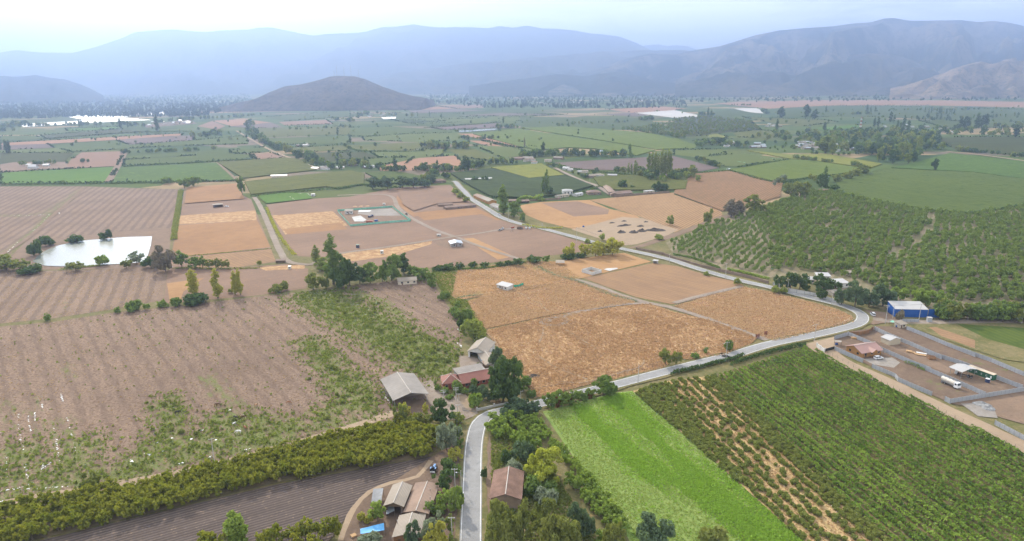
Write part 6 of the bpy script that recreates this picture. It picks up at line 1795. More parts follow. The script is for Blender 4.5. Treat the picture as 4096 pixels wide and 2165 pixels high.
for k, lb, b, t, ar, la, tr, yw in (
    ('a', 'utility pole with crossarm over the left roadside near the tractor', 'H 866 985', 'H 864 832', 1, 0, 0, 0),
    ('b', 'utility pole at the gate, crossarm in front of the garden', 'H 888 470', 'H 886 355', 1, 0, 0, 0),
    ('c', 'tall utility pole with stacked crossarms at the garden drive', 'J 1270 1195', 'J 1265 1000', 2, 0, 0, 0),
    ('d', 'shorter utility pole right beside the tall stacked one', 'J 1310 1190', 'J 1308 1090', 1, 0, 0, 0),
    ('e', 'utility pole with transformer by the farmhouse hedge', 'J 1082 1190', 'J 1076 1035', 2, 0, 1, .3),
    ('f', 'street lamp pole at the left edge of the road', 'H 912 985', 'H 912 850', 0, 1, 0, PI),
    ('g', 'lamp pole before the garden wall and huge evergreen', 'J 2216 1180', 'J 2210 1045', 1, 0, 0, .2),
    ('h', 'dark pole beside the road at the big golden field', 'H 2212 205', 'H 2212 65', 0, 0, 0, 0),
    ('i', 'lamp pole with roadside bushes on the golden field', 'I 382 28', 'F 384 1235', 1, 1, 0, PI),
    ('j', 'lamp pole at the road before the gravel lane mouth', 'F 1033 1222', 'F 1036 1100', 1, 1, 0, PI),
    ('k', 'pole at the cream houses beside the road', 'F 1160 952', 'F 1163 850', 1, 1, 0, 0),
    ('l', 'pole by the dark trees before the cream houses', 'F 836 855', 'F 836 770', 1, 1, 0, PI),
    ('m', 'pole beside the adobe wall and the walnut orchard', 'F 378 768', 'F 380 655', 1, 0, 0, .6),
    ('n', 'pole at the left end of the walnut orchard road', 'E 2441 648', 'E 2441 580', 1, 0, 0, .6),
    ('o', 'pole before the pale compost yard', 'E 1760 492', 'E 1760 388', 1, 0, 0, .6),
    ('p', 'pole by the parked cars at the road', 'E 1506 402', 'E 1506 358', 1, 0, 0, .6),
    ('q', 'pole by the tall full poplar at the road', 'E 1258 342', 'E 1258 262', 1, 0, 0, .8),
    ('r', 'pole at the road behind the long roofed house', 'E 1130 278', 'E 1130 222', 1, 0, 0, .8),
    ('s', 'doubled utility pole at the left corner of the blue shed', 'F 1555 1098', 'F 1562 958', 2, 0, 0, .2),
    ('t', 'leaning pole close to the blue shed corner', 'F 1608 1062', 'F 1618 968', 0, 0, 0, 0),
    ('u', 'pole standing before the blue fence', 'F 1800 1082', 'F 1808 952', 1, 0, 0, 0),
    ('v', 'tall pole at the right edge beside the hedge', 'F 2558 1095', 'F 2572 948', 1, 0, 0, 0),
    ('w', 'solitary pole in the green corner of the big bare field', 'G 1578 778', 'G 1557 606', 1, 1, 0, .4),
    ('x', 'pole in the side street behind the white house', 'B 1857 1348', 'B 1857 1300', 1, 0, 0, 0)):
    pole(k, lb, b, t, None, ar, la, tr, yw)
pole('z', 'utility pole at the bottom edge left of the road', 'H 846 1395', None, 9.5)
def wires(label, keys):
    a0 = POLES[keys[0]][0]
    b = MB()
    for k1, k2 in zip(keys[:-1], keys[1:]):
        (p, h, y1), (q, h2, y2) = POLES[k1], POLES[k2]
        for off in (-.95, 0, .95):
            A = p + Vector((off * math.cos(y1), off * math.sin(y1), h + .02)) - a0
            B = q + Vector((off * math.cos(y2), off * math.sin(y2), h2 + .02)) - a0
            prev = A
            sag = (A - B).length * .018
            for i in range(1, 9):
                t = i / 8
                c = A.lerp(B, t) - Vector((0, 0, sag * 4 * t * (1 - t)))
                b.cyl(prev, c, .02, .02, 3); prev = c
    o = b.build('power_line', m_wire, None, (a0.x, a0.y, 0))
    tag(o, label, 'power line', 'overhead power lines')
wires('sagging power line over the left roadside up to the farm gate', ['z', 'a', 'b', 'd', 'c'])
wires('power line along the road past the cream houses', ['s', 'k', 'l', 'm', 'n'])
wires('power line along the road past the compost yard', ['n', 'o', 'p', 'q', 'r'])
wires('power line before the blue shed and fence', ['s', 'u', 'v'])
wires('power line along the road above the vineyard', ['g', 'i', 'j'])

# ---- vehicles
def wheel_set(root, xs, w, r, mat=m_black):
    for x in xs:
        for s in (-1, 1):
            wh = MB().cyl((x, s * (w / 2 - .11), r), (x, s * (w / 2 + .09), r), r, r, 12).build('wheel', mat, root)
            MB().cyl((x, s * (w / 2 + .09), r), (x, s * (w / 2 + .105), r), r * .55, r * .5, 8).build('rim', m_silver, wh)
def prism(prof, w0, w1=None, zsplit=None):
    """side profile (x, z) extruded across; upper points drawn in"""
    b = MB(); n = len(prof)
    L = [(x, -(w0 if z <= (zsplit or 9) else w1 or w0) / 2, z) for x, z in prof]; R = [(x, -y, z) for x, y, z in L]
    i = 0
    b.v += L + R
    b.f.append(tuple(range(n))[::-1]); b.m.append(0); b.f.append(tuple(range(n, 2 * n))); b.m.append(0)
    for k in range(n):
        q = (k + 1) % n
        b.f.append((k, q, n + q, n + k)); b.m.append(0)
    return b
def car(label, cat, name, pos, to, kind, paint, group=None, sc=1.0):
    p, q = G(pos), G(to)
    e = empty(name, label, cat, (p.x, p.y, gz(p.x, p.y)), math.atan2(q.y - p.y, q.x - p.x), group)
    e.scale = (sc,) * 3
    body = {'suv': [(-2.2, .4), (-2.25, .95), (-2.15, 1.02), (1.05, 1.05), (2.1, .92), (2.2, .7), (2.2, .4)], 'van': [(-2.2, .35), (-2.25, 1.0), (1.25, 1.05), (2.1, .85), (2.2, .6), (2.2, .35)],
            'pickup': [(-2.5, .45), (-2.5, 1.05), (1.0, 1.08), (2.3, .98), (2.4, .75), (2.4, .45)], 'car': [(-2.0, .32), (-2.05, .85), (-1.3, .95), (.9, .93), (1.9, .78), (2.0, .5), (2.0, .32)]}[kind]
    prism(body, 1.75).build('body', paint, e)
    cab = {'suv': [(-2.1, 1.0), (-1.95, 1.66), (.25, 1.70), (1.0, 1.03)], 'van': [(-2.15, .98), (-2.05, 1.75), (.6, 1.78), (1.35, 1.02)], 'pickup': [(-.8, 1.05), (-.65, 1.68), (.5, 1.70), (1.15, 1.05)], 'car': [(-1.5, .92), (-.9, 1.40), (.2, 1.42), (.95, .92)]}[kind]
    prism([(x, z) for x, z in cab], 1.62, 1.30, 1.1).build('cabin', m_glass, e)
    x0, x1 = cab[1][0], cab[2][0]; zr = cab[1][1]
    rf = MB().box(x0 - .02, x1 + .02, -.68, .68, zr - .02, zr + .05)
    for x, z0 in ((x0 - .08, 0), (x0 + (x1 - x0) * .52, 0)):
        for s in (-1, 1): rf.cyl((x - .04, s * .80, 1.0), (x, s * .66, zr), .07, .07, 4)
    rf.build('roof', paint, e)
    if kind == 'pickup':
        MB().box(-2.42, -.85, -.78, .78, 1.06, 1.09).build('cargo_bed', m_black, e)
    for s in (-1, 1):
        MB().box(body[-2][0] - .05, body[-2][0] + .03, s * .6 - .16, s * .6 + .16, .66, .80).build('headlight', m_glass, e)
        MB().box(body[1][0] - .02, body[1][0] + .05, s * .72 - .1, s * .72 + .1, .78, 1.0).build('tail_light', m_redpaint, e)
    wheel_set(e, (-1.35, 1.35), 1.62, .36 if kind in ('suv', 'pickup') else .31)
    return e
car('white off road car parked on gravel before the pink roofed house', 'car', 'parked_car', 'L 915 1110', 'L 1000 1100', 'suv', m_white)
car('white estate van parked on the dirt shoulder outside the road bend', 'van', 'parked_van', 'L 818 358', 'L 765 310', 'van', m_white)
car('white car driving on the road beside the tall full poplar', 'car', 'car', 'E 1190 297', 'E 1220 318', 'car', m_white)
car('light blue grey pickup at the pile by the lane mouth', 'pickup truck', 'pickup_truck', 'E 1195 412', 'E 1225 395', 'pickup', m_silver)
car('white pickup parked behind the light blue grey pickup', 'pickup truck', 'pickup_truck', 'E 1215 402', 'E 1235 388', 'pickup', m_white)
car('white car parked left of two by the round planter', 'car', 'parked_car', 'E 1388 398', 'E 1392 380', 'suv', m_white)
car('white car parked right of two by the round planter', 'car', 'parked_car', 'E 1414 398', 'E 1418 380', 'suv', m_white)
car('white pickup beside the lean to on the grey strip', 'pickup truck', 'pickup_truck', 'D 1668 237', 'D 1690 236', 'pickup', m_white)
car('dark car parked on the curved gravel lane', 'car', 'parked_car', 'E 508 296', 'E 520 308', 'suv', m_wall_wood)
car('red car parked in front of the white two storey house', 'car', 'parked_car', 'E 1632 176', 'E 1645 178', 'car', m_redpaint)
def truck(label, pos, to, tank=True, paint=m_white, name='tanker_truck', sc=1.0):
    p, q = G(pos), G(to)
    e = empty(name, label, 'truck', (p.x, p.y, gz(p.x, p.y)), math.atan2(q.y - p.y, q.x - p.x)); e.scale = (sc,) * 3
    MB().box(-4.2, 3.9, -.45, .45, .65, .95).build('chassis', m_black, e)
    cb = prism([(2.3, .75), (2.3, 2.75), (3.6, 2.75), (4.05, 1.75), (4.1, .6), (2.3, .6)], 2.3).build('cab', paint, e)
    MB().hexa([(4.085, -1.0, 1.75), (3.66, -1.0, 2.62), (3.66, 1.0, 2.62), (4.085, 1.0, 1.75)], [(4.11, -1.0, 1.77), (3.69, -1.0, 2.64), (3.69, 1.0, 2.64), (4.11, 1.0, 1.77)]).build('windscreen', m_glass, cb)
    for s in (-1, 1): MB().box(2.75, 3.5, s * 1.16 - .015, s * 1.16 + .015, 1.75, 2.5).build('side_window', m_glass, cb)
    if tank:
        tk = MB(); n = 18
        for x0, x1, r0, r1 in ((-4.4, -4.2, .75, 1.02), (-4.2, 1.9, 1.02, 1.02), (1.9, 2.1, 1.02, .75)): tk.cyl((x0, 0, 1.98), (x1, 0, 1.98), r0, r1, n)
        t = tk.build('tank', plain('grimy_white_tank', (.62, .57, .50), .5, 0, .25, .7), e)
        for x in (-3, -1, 1): MB().cyl((x, 0, 2.95), (x, 0, 3.1), .28, .28, 10).build('hatch', m_steel, t)
        MB().box(-4.0, 1.9, -.95, .95, .9, 1.12).build('cradle', m_steel, e)
    else:
        MB().box(-4.2, 2.1, -1.15, 1.15, 1.0, 2.2).build('cargo_box', paint, e)
    wheel_set(e, (-3.2, -2.0, 2.9), 2.1, .5)
    return e
truck('grimy white tanker truck parked on weedy ground between concrete fences', 'M 1300 800', 'M 1480 880')
def tractor(label, pos, to):
    p, q = G(pos), G(to)
    e = empty('tractor', label, 'tractor', (p.x, p.y, gz(p.x, p.y)), math.atan2(q.y - p.y, q.x - p.x))
    MB().box(-.3, 2.0, -.38, .38, .7, 1.45).build('hood', m_tractor, e)
    MB().box(-1.4, -.2, -.4, .4, .55, 1.1).build('body', m_black, e)
    MB().box(-1.1, -.6, -.3, .3, 1.1, 1.5).build('seat', m_black, e)
    MB().cyl((-.35, 0, 1.4), (-.55, 0, 1.75), .03, .03, 5).cyl((-.6, -.02, 1.74), (-.5, .02, 1.78), .22, .22, 10).build('steering_wheel', m_black, e)
    MB().cyl((1.2, .15, 1.4), (1.2, .15, 2.2), .05, .05, 6).build('exhaust', m_steel, e)
    for s in (-1, 1):
        wh = MB().cyl((-1.0, s * .62, .78), (-1.0, s * 1.05, .78), .78, .78, 14).build('rear_wheel', m_black, e)
        MB().cyl((-1.0, s * 1.05, .78), (-1.0, s * 1.07, .78), .4, .38, 10).build('rim', m_silver, wh)
        MB().box(-1.6, -.4, s * .84 - .2, s * .84 + .2, 1.58, 1.66).build('fender', m_tractor, e)
        wh = MB().cyl((1.5, s * .6, .45), (1.5, s * .85, .45), .45, .45, 12).build('front_wheel', m_black, e)
    MB().box(-2.4, -1.6, -.9, .9, .35, .75).build('implement', m_steel, e)
tractor('light blue tractor with implement parked by the ploughed field', 'K 1310 310', 'K 1345 225')

# ---- blue shed, pink roofed house and fenced plots
sh_, shL, shW = house('warehouse', 'blue walled warehouse with white roof at the road bend', 'warehouse', 'L 1192 378', 'L 1752 388', depth=10, he=H('L 1192 378', 'L 1205 250'), hr=1.5, roof='mono', wm=m_blue, rm=m_roof_white, wins=0, over=.2)
wall_run('fence', 'tall bright blue metal sheet fence right of the blue warehouse', 'L 1765 390 L 2045 395', H('L 1765 390', 'L 1765 252'), .12, m_blue, 'fence', m_blue, 3.0, -.1)
wall_run('garden_wall', 'low grey wall along the lane before the blue fence', 'L 1330 465 L 1600 470', 1.5, .2, m_panel, 'wall', m_post, 2.0, .08)
house('kiosk', 'small grey meter box house by the lane before the blue fence', 'kiosk', 'L 1760 475', 'L 1836 475', depth=1.6, he=2.4, hr=.2, roof='flat', wm=m_panel, rm=m_conc, over=.08, wins=0)
ph, pL, pW = house('wooden_house', 'pine walled house with pinkish roof behind the sandy lane', 'house', 'L 620 1092', 'L 955 1033', depth=9.5, he=2.7, hr=2.0, ridge='x', wm=m_wall_pine, rm=m_roof_pink, wins=3, sidewins=2, over=.7, cap=True)
pb = MB(); px, py = pL * .55, -1.6
pb.slab([(px - 2.2, py - .3, 2.75), (px, py - .3, 4.1), (px, 2.8, 4.1), (px - 2.2, 2.8, 2.75)], .1); pb.slab([(px, py - .3, 4.1), (px + 2.2, py - .3, 2.75), (px + 2.2, 2.8, 2.75), (px, 2.8, 4.1)], .1)
pb.build('porch_roof', m_roof_pink, ph)
MB().hexa([(px - 1.9, py, 2.6), (px + 1.9, py, 2.6), (px + 1.9, py + .12, 2.6), (px - 1.9, py + .12, 2.6)], [(px - .02, py, 3.85), (px + .02, py, 3.85), (px + .02, py + .12, 3.85), (px - .02, py + .12, 3.85)]).build('porch_gable', m_wall_pine, ph)
for x in (px - 1.8, px + 1.8): MB().cyl((x, py + .06, -.2), (x, py + .06, 2.65), .09, .09, 6).build('porch_post', m_wall_pine, ph)
house('shed', 'beige metal shed with pale gable roof between concrete fences', 'shed', 'L 1100 880', 'L 1287 852', depth=5.5, he=2.7, hr=1.0, ridge='y', wm=m_beige, rm=m_roof_white, wins=0, over=.25)
house('kiosk', 'small guard hut with tan roof at the head of the far concrete fence', 'hut', 'L 1285 580', 'L 1392 560', depth=3.6, he=2.3, hr=.6, roof='mono', wm=m_wall_cream, rm=m_roof_tan, wins=1)
awning('awning', 'pale green canopy on posts beside the guard hut', 'awning', 'L 1165 475 L 1222 462 L 1165 435 L 1108 455', 2.3, m_mint, .05)
awning('awning', 'small cream canopy over blue barrels by the white gate', 'awning', 'L 165 815 L 288 822 L 285 790 L 162 780', 2.1, m_roof_tan, .05)
PF = dict(h=2.0, t=.12, mat=m_panel, cat='fence', post=m_post, step=2.1, ph=.08, group='concrete panel fences')
for lb, ln in (('concrete panel fence along the sandy lane in front of the pink roofed house', 'L 168 960 L 400 1060 L 645 1168'), ('concrete panel fence along the sandy lane in front of the tanker', 'L 805 1250 L 1200 1420 M 400 720 M 700 850 M 975 968'),
               ('concrete panel fence behind the pink roofed house and the tanker', 'L 390 700 L 580 780 L 760 860 L 1000 985 L 1450 1185 L 1800 1320 M 860 530 M 1420 770 M 1900 985'), ('concrete panel fence behind the beige shed and green container', 'L 848 610 L 1060 710 L 1500 890 L 2000 1115 M 900 250 M 1430 420 M 1800 560 M 2120 700 M 2540 860'),
               ('farthest concrete panel fence from the guard hut to the right edge', 'L 1395 600 L 1700 720 L 2100 890 L 2576 1075 M 1500 210 M 2000 390 M 2700 690'), ('concrete panel fence closing the plots at the gravel heap', 'M 1295 1105 M 1900 1005 M 2576 895 M 2800 860'),
               ('short concrete fence stub at the corner of the sandy lane', 'M 1205 1060 M 1292 1104'), ('short concrete fence at the road before the pink roofed house', 'L 158 775 L 390 710'), ('concrete fence along the sandy lane at the right edge', 'I 2360 505 I 2576 620 I 2750 710')):
    wall_run('panel_fence', lb, ln, **PF)
wall_run('board_fence', 'reddish brown board fence with gate at the road bend', 'L 395 700 L 585 700 L 755 665 L 822 600', 2.0, .1, m_wall_brown, 'fence', m_wood, 2.2, .05)
wall_run('gate_wall', 'white gate wall at the mouth of the sandy lane', 'I 1050 -65 F 1105 1310', 1.9, .25, m_wall_white, 'wall', m_wall_white, 3.0, .3)
wall_run('gate', 'dark sliding gate between white piers on the sandy lane', 'F 1110 1305 F 1180 1285', 1.5, .08, m_black, 'gate', m_wall_white, 6.0, .6)
ct, cL, cW = house('container', 'long dark green shipping container with white letters under a canopy end', 'container', 'M 1572 548', 'M 2028 715', depth=2.6, he=2.55, hr=.1, roof='flat', wm=m_green, rm=plain('dusty_container_top', (.48, .40, .31), .8, 0, .25, .6), over=0.0, wins=0, small=True)
def lettering(parent, ch, x, z, size):
    cu = bpy.data.curves.new('letter', 'FONT'); cu.body = ch; cu.size = size; cu.extrude = .01; cu.align_x = 'CENTER'
    t = bpy.data.objects.new('letter', cu)
    me = bpy.data.meshes.new_from_object(t); bpy.data.objects.remove(t)
    me.materials.clear(); me.materials.append(m_film)
    o = obj('letter', me, parent); o.location = (x, -.03, z); o.rotation_euler = (PI / 2, 0, 0); o.scale = (1.15, 1, 1)
    return o
for ch, f in (('U', .17), ('A', .38), ('S', .57), ('C', .76)): lettering(ct, ch, cL * f, .95, 1.25)
MB().box(cL * .90, cL * .955, -.03, -.01, .7, 1.9).build('mark', m_film, ct)
cp, _, _ = house('canopy', 'white gable canopy on thin posts over the end of the green container', 'canopy', 'M 1290 600', 'M 1478 680', depth=8.5, he=3.4, hr=.9, ridge='x', rm=m_roof_white, posts=m_steel, over=.6)
b = empty('water_tank', 'dark blue round tank beside the green container', 'tank', tuple(on(G('M 1940 740'))))
MB().cyl((0, 0, -.1), (0, 0, 1.7), .95, .95, 16).build('drum', m_dblue, b); MB().cyl((0, 0, 1.7), (0, 0, 1.95), .95, .3, 16).build('lid', m_film, b)
def pile(name, label, cat, base, L, W_, h, mat, rz=.5, n=26, seed=0):
    p = G(base) if isinstance(base, str) else base
    V, Fc = [], []
    nx, ny = n, n
    for j in range(ny):
        for i in range(nx):
            u, v = i / (nx - 1) * 2 - 1, j / (ny - 1) * 2 - 1
            q = max(0, 1 - math.sqrt(u * u + v * v))
            z = h * q ** .8 * (.75 + .6 * noise.noise(Vector((u * 2.4 + seed, v * 1.6, seed)))) + .12 * h * noise.noise(Vector((u * 7, v * 7, seed))) * (q > 0)
            V.append((u * L / 2, v * W_ / 2, max(z, 0) if q > 0 else -.15))
    for j in range(ny - 1):
        for i in range(nx - 1):
            a = j * nx + i; Fc.append((a, a + 1, a + nx + 1, a + nx))
    me = bpy.data.meshes.new(name); me.from_pydata(V, [], Fc); me.materials.append(mat)
    o = obj(name, me, None, (p.x, p.y, gz(p.x, p.y) - .02), rz)
    return tag(o, label, cat)
pile('gravel_heap', 'long grey gravel heap below the cross fence', 'heap', 'M 1850 1130', 7.5, 4.5, 1.6, m_gravheap, -.5, seed=2)
pile('gravel_heap', 'darker conical gravel heap at the end of the long heap', 'heap', 'M 1960 1195', 5.0, 4.5, 1.9, m_gravheap, 0, seed=4)
for k, (q, L_2, w2, h2, r2, lb) in enumerate((('E 2110 375', 17, 4.5, 2.0, .45, 'long dark compost windrow at the rear of the pale yard'), ('E 2020 355', 6, 3, 1.5, .3, 'small dark mound at the rear left of the pale yard'), ('E 2090 425', 9, 7, 2.6, .6, 'dark compost mound, front left in the pale yard'), ('E 2180 425', 9, 8, 2.8, .5, 'dark compost mound in the front middle of the pale yard'),
                                      ('E 2240 415', 9, 8, 3.0, .5, 'tall dark compost mound right of the front middle one'), ('E 2340 410', 19, 9, 3.0, -.1, 'broad greyish compost mound on the right of the pale yard'), ('E 1932 418', 5, 3.5, 1.7, .2, 'lone small dark mound on the left of the pale yard'), ('E 2110 342', 6, 3, 1.3, .2, 'low dark mound at the back of the pale yard'), ('E 2270 348', 5, 3, 1.2, .2, 'low dark mound at the rear right of the pale yard'), ('E 2230 380', 8, 4, 1.8, .3, 'dark mound between the windrow and the tall mound'))):
    pile('compost_mound', lb, 'mound', q, L_2, w2, h2, m_dirtheap, r2, 24, k)
pile('rubble_heap', 'brown rubble heap on the golden field behind the farm trees', 'heap', 'H 1440 150', 7, 4, 1.2, m_dirtheap, .2, seed=12)
pile('earth_heap', 'brown earth heap beside the parked pickups', 'heap', 'E 1285 415', 5, 3.5, 1.1, m_adobe, .2, seed=13)
# lumber and yard things
def stack(name, label, cat, base, L, W_, layers, mat, rz, gap=.12, lh=.2):
    p = G(base); root = empty(name, label, cat, tuple(on(p)), rz)
    for k in range(layers):
        o = rnd.uniform(-.15, .15)
        MB().box(-L / 2 + o, L / 2 + o, -W_ / 2 + o * .5, W_ / 2 + o * .5, k * (lh + .06), k * (lh + .06) + lh).build('board_layer', mat, root)
    return root
stack('lumber_stack', 'stack of fresh yellow boards, left in the middle plot', 'lumber', 'L 1445 990', 2.6, 2.0, 3, m_lumber, -.5)
stack('lumber_stack', 'second smaller stack of yellow boards behind the crate', 'lumber', 'L 1500 1005', 2.2, 1.6, 2, m_lumber, -.5)
stack('lumber_stack', 'long low pile of yellow planks beside the brown crate', 'lumber', 'L 1640 1045', 5.0, 1.8, 2, m_lumber, -.5)
stack('sheet_stack', 'white metal sheets lying behind the long plank pile', 'sheets', 'L 1660 1010', 4.5, 1.2, 1, m_film, -.55)
e = empty('crate', 'open brown wooden crate with pale blocks in the middle plot', 'crate', tuple(on(G('L 1825 1110'))), -.1)
for x0, x1, y0, y1 in ((-1.5, 1.5, -1.1, -.95), (-1.5, 1.5, .95, 1.1), (-1.5, -1.35, -.95, .95), (1.35, 1.5, -.95, .95)):
    for z in (.1, .6, 1.1): MB().box(x0, x1, y0, y1, z, z + .32).build('board', m_wall_brown, e)
MB().box(-1.3, 1.3, -.9, .9, .05, .7).build('content', m_lumber, e)
stack('pallet_stack', 'pallet table of pale boards near the road fence', 'pallets', 'L 495 755', 2.6, 1.4, 3, m_lumber, -.2)
stack('pallet_stack', 'weathered pallet stack beside the guard hut', 'pallets', 'L 1480 605', 1.6, 1.4, 3, m_conc, .1)
stack('plank_pile', 'grey planks lying beside the guard hut', 'planks', 'L 1540 640', 3.5, .8, 1, m_roof_tan, -.5)
stack('pallet_stack', 'wooden pallet lying in the cluttered yard at the bottom edge', 'pallets', 'K 125 1280', 1.6, 1.4, 2, m_lumber, .6)
for q, lb, mt in (('L 195 865', 'blue barrel pair under the cream canopy', m_blue), ('L 1235 560', 'blue barrel group beside the guard hut', m_blue)):
    r = empty('barrel', lb, 'barrel', tuple(on(G(q))))
    for dx in (-.35, .35): MB().cyl((dx, 0, 0), (dx, 0, 1.0), .32, .32, 10).build('drum', mt, r)
def tank(label, q, r=.55, h=1.2, mat=m_white):
    e = empty('water_tank', label, 'tank', tuple(on(G(q))))
    MB().cyl((0, 0, -.1), (0, 0, h), r, r, 14).build('drum', mat, e); MB().cyl((0, 0, h), (0, 0, h + .2), r, r * .4, 14).build('lid', mat, e)
tank('round metal tank behind the pink roofed house', 'L 1095 1010', .6, .9, m_silver)

# engine wreck on the plot
e = empty('chassis', 'dark stripped truck chassis with white cab remains beside the canopy', 'truck chassis', tuple(on(G('M 1560 640'))), -.75)
MB().box(-3.5, 2.8, -.35, .35, .55, .8).build('frame', m_black, e)
MB().box(-4.2, -3.2, -1.0, 1.0, .6, 2.1).build('cab', m_film, e)
wheel_set(e, (-3.2, 1.2, 2.3), 1.8, .48)

# ---- houses of the middle distance, one by one
def hs_(label, A, B, depth, he, hr, wm, rm, **k):
    return house(k.pop('name', 'house'), label, k.pop('cat', 'house'), A, B, depth=depth, he=he, hr=hr, wm=wm, rm=rm, **k)
hs_('small cream house with pale roof at the end of the dark hedge trees', 'E 447 812', 'E 583 802', 7, 2.7, 1.3, m_wall_cream, m_roof_tan, wins=3)
hut, _, _ = hs_('white and wood hut with pale roof in the golden weedy field', 'E 1172 835', 'E 1252 855', 5.5, 2.5, .6, m_wall_white, m_roof_white, roof='mono', name='hut', cat='hut', wins=2)
MB().box(G('E 1252 855').x - hut.location.x, 0, 0, 0, 0, 0) if False else None
wall_run('netting', 'bright green netting fence beside the white hut', 'E 1297 828 E 1330 828 E 1368 812', 1.6, .12, m_teal, 'netting', m_wood, 2.5, .1)
hs_('roofless white block house under construction in the golden field', 'E 1797 718', 'E 1876 740', 9.5, 2.3, 0, m_wall_white, None, roof='none', name='unfinished_house', wins=0)
flat('slab', 'E 1960 700 1985 690 2060 688 2062 695 2000 712', m_conc, 'pale concrete slab beside the roofless block house')
hs_('grey block house with shiny zinc roof among the brown lots', 'E 835 532', 'E 919 527', 10.5, 2.6, 1.0, m_wall_grey, m_roof_zinc, ridge='y', wins=2, over=.6)
hs_('long low house with brown roof beside the main road', 'E 800 258', 'E 1022 237', 9, 2.2, 1.0, m_adobe, m_roof_brown, wins=4)
hs_('ruined low house with collapsing brown roof behind the long low house', 'E 745 235', 'E 850 228', 7, 1.8, .9, m_adobe, m_roof_brown, wins=0)
hs_('ochre house with brown roof, farther of two at the road', 'E 1000 168', 'E 1045 188', 9, 3.2, 1.3, m_wall_ochre, m_roof_rust, wins=1)
hs_('ochre house with pale roof, nearer of two at the road', 'E 1047 190', 'E 1112 218', 9.5, 3.4, 1.4, m_wall_ochre, m_roof_tan, wins=2)
hs_('grey roofed roadside house left of the tall full poplar', 'E 1120 235', 'E 1180 265', 9, 2.5, 1.3, m_wall_cream, m_roof_grey, wins=2)
hs_('brown roofed low house right of the tall full poplar', 'E 1255 205', 'E 1320 205', 7, 2.3, 1.1, m_adobe, m_roof_rust, wins=1)
hs_('open fronted house with brown roof near the clipped hedge', 'E 1328 212', 'E 1412 206', 8, 2.4, 1.0, m_adobe, m_roof_brown, open_=('front',), wins=0)
hs_('tall white two storey house with small upper roof', 'E 1660 152', 'E 1732 150', 8, 5.6, 1.4, m_wall_white, m_roof_white, roof='hip', wins=3)
hs_('low tan roofed annex before the white two storey house', 'E 1622 170', 'E 1705 160', 6, 2.3, .9, m_wall_cream, m_roof_tan, wins=2)
hs_('small white house right of the two storey house', 'E 1758 160', 'E 1808 150', 6, 2.6, 1.0, m_wall_white, m_roof_white, wins=1)
hs_('hip roofed brown house left of the long roof', 'E 1846 148', 'E 1940 145', 12, 2.8, 2.2, m_adobe, m_roof_brown, roof='hip', wins=2)
hs_('long narrow brown roofed house along the side street', 'E 1955 100', 'E 2012 160', 8, 2.8, 1.6, m_adobe, m_roof_rust, wins=2)
hs_('large brown roofed house behind the adobe wall', 'E 2035 160', 'E 2172 148', 12, 2.8, 2.2, m_adobe, m_roof_brown, wins=3)
hs_('small house with flat white roof by the adobe wall', 'E 2272 135', 'E 2332 130', 6, 2.3, .3, m_wall_cream, m_roof_white, roof='flat', wins=1)
hs_('brown hip roofed house at the head of the main road', 'E 712 62', 'E 800 55', 11, 2.8, 2.0, m_adobe, m_roof_brown, roof='hip', wins=2)
hs_('long low white roofed shed behind the dark orchard trees', 'E 945 48', 'E 1140 40', 7, 2.4, .6, m_wall_white, m_roof_white, roof='mono', wins=0, name='shed', cat='shed')
hs_('cream house with pale roof, left behind the roadside trees', 'F 985 800', 'F 1040 800', 7, 2.8, .9, m_wall_cream, m_roof_white, wins=1)
hs_('flat white house in the middle of the roadside trees', 'F 1055 775', 'F 1150 778', 7, 2.8, .4, m_wall_white, m_roof_white, roof='mono', wins=2)
hs_('boxy white house with pale flat roof behind the road', 'F 1160 835', 'F 1285 830', 8, 3.0, .5, m_wall_white, m_roof_white, roof='mono', wins=3)
hs_('low cream shed with tan roof close to the road', 'F 1165 895', 'F 1225 890', 6, 2.3, .7, m_wall_cream, m_roof_tan, wins=1, name='shed', cat='shed')
hs_('tiny pale roofed shed in the orchard behind the cream houses', 'F 1280 745', 'F 1320 745', 4, 2.2, .4, m_wall_cream, m_roof_tan, roof='mono', wins=0, name='shed', cat='shed')
for lb, ln in (('pale roadside wall at the left of the cream houses', 'F 730 808 F 778 825'), ('grey roadside wall before the cream houses', 'F 845 860 F 960 880 F 1080 905'), ('pale roadside wall right of the cream house pole', 'F 1030 895 F 1200 945')):
    wall_run('roadside_wall', lb, ln, 1.9, .2, m_conc, 'wall', m_post, 4, .1)
wall_run('adobe_wall', 'long brown adobe wall between road and walnut orchard', 'E 2200 550 E 2400 590 F 0 620 F 160 668 F 340 712 F 520 752 F 690 800', 2.0, .5, m_adobe, 'wall', m_adobe, 25, .05)
wall_run('adobe_wall', 'brown adobe wall behind the straw vine rows', 'E 1420 192 E 1560 184 E 1640 182', 1.8, .4, m_adobe, 'wall', m_adobe, 25, .05)
wall_run('adobe_wall', 'brown adobe wall below the large brown roofed house', 'E 2040 165 E 2200 150 E 2440 132', 2.2, .4, m_adobe, 'wall', m_adobe, 25, .05)
wall_run('brick_pier_gate', 'pair of brick gate piers on the right at the mouth of the gravel lane', 'F 668 1182 F 680 1180', 1.9, .3, m_brick, 'gate', m_brick, 3, .3)
wall_run('brick_pier_gate', 'pair of brick gate piers on the left at the mouth of the gravel lane', 'F 604 1202 F 624 1198', 1.7, .25, m_brick, 'gate', m_brick, 3, .3)
house('bus_shelter', 'small white roofed bus shelter by the road at the mown plot', 'shelter', 'E 2322 652', 'E 2352 656', depth=2.2, he=2.2, hr=.2, roof='mono', wm=m_wall_grey, rm=m_roof_white, open_=('front',), wins=0)
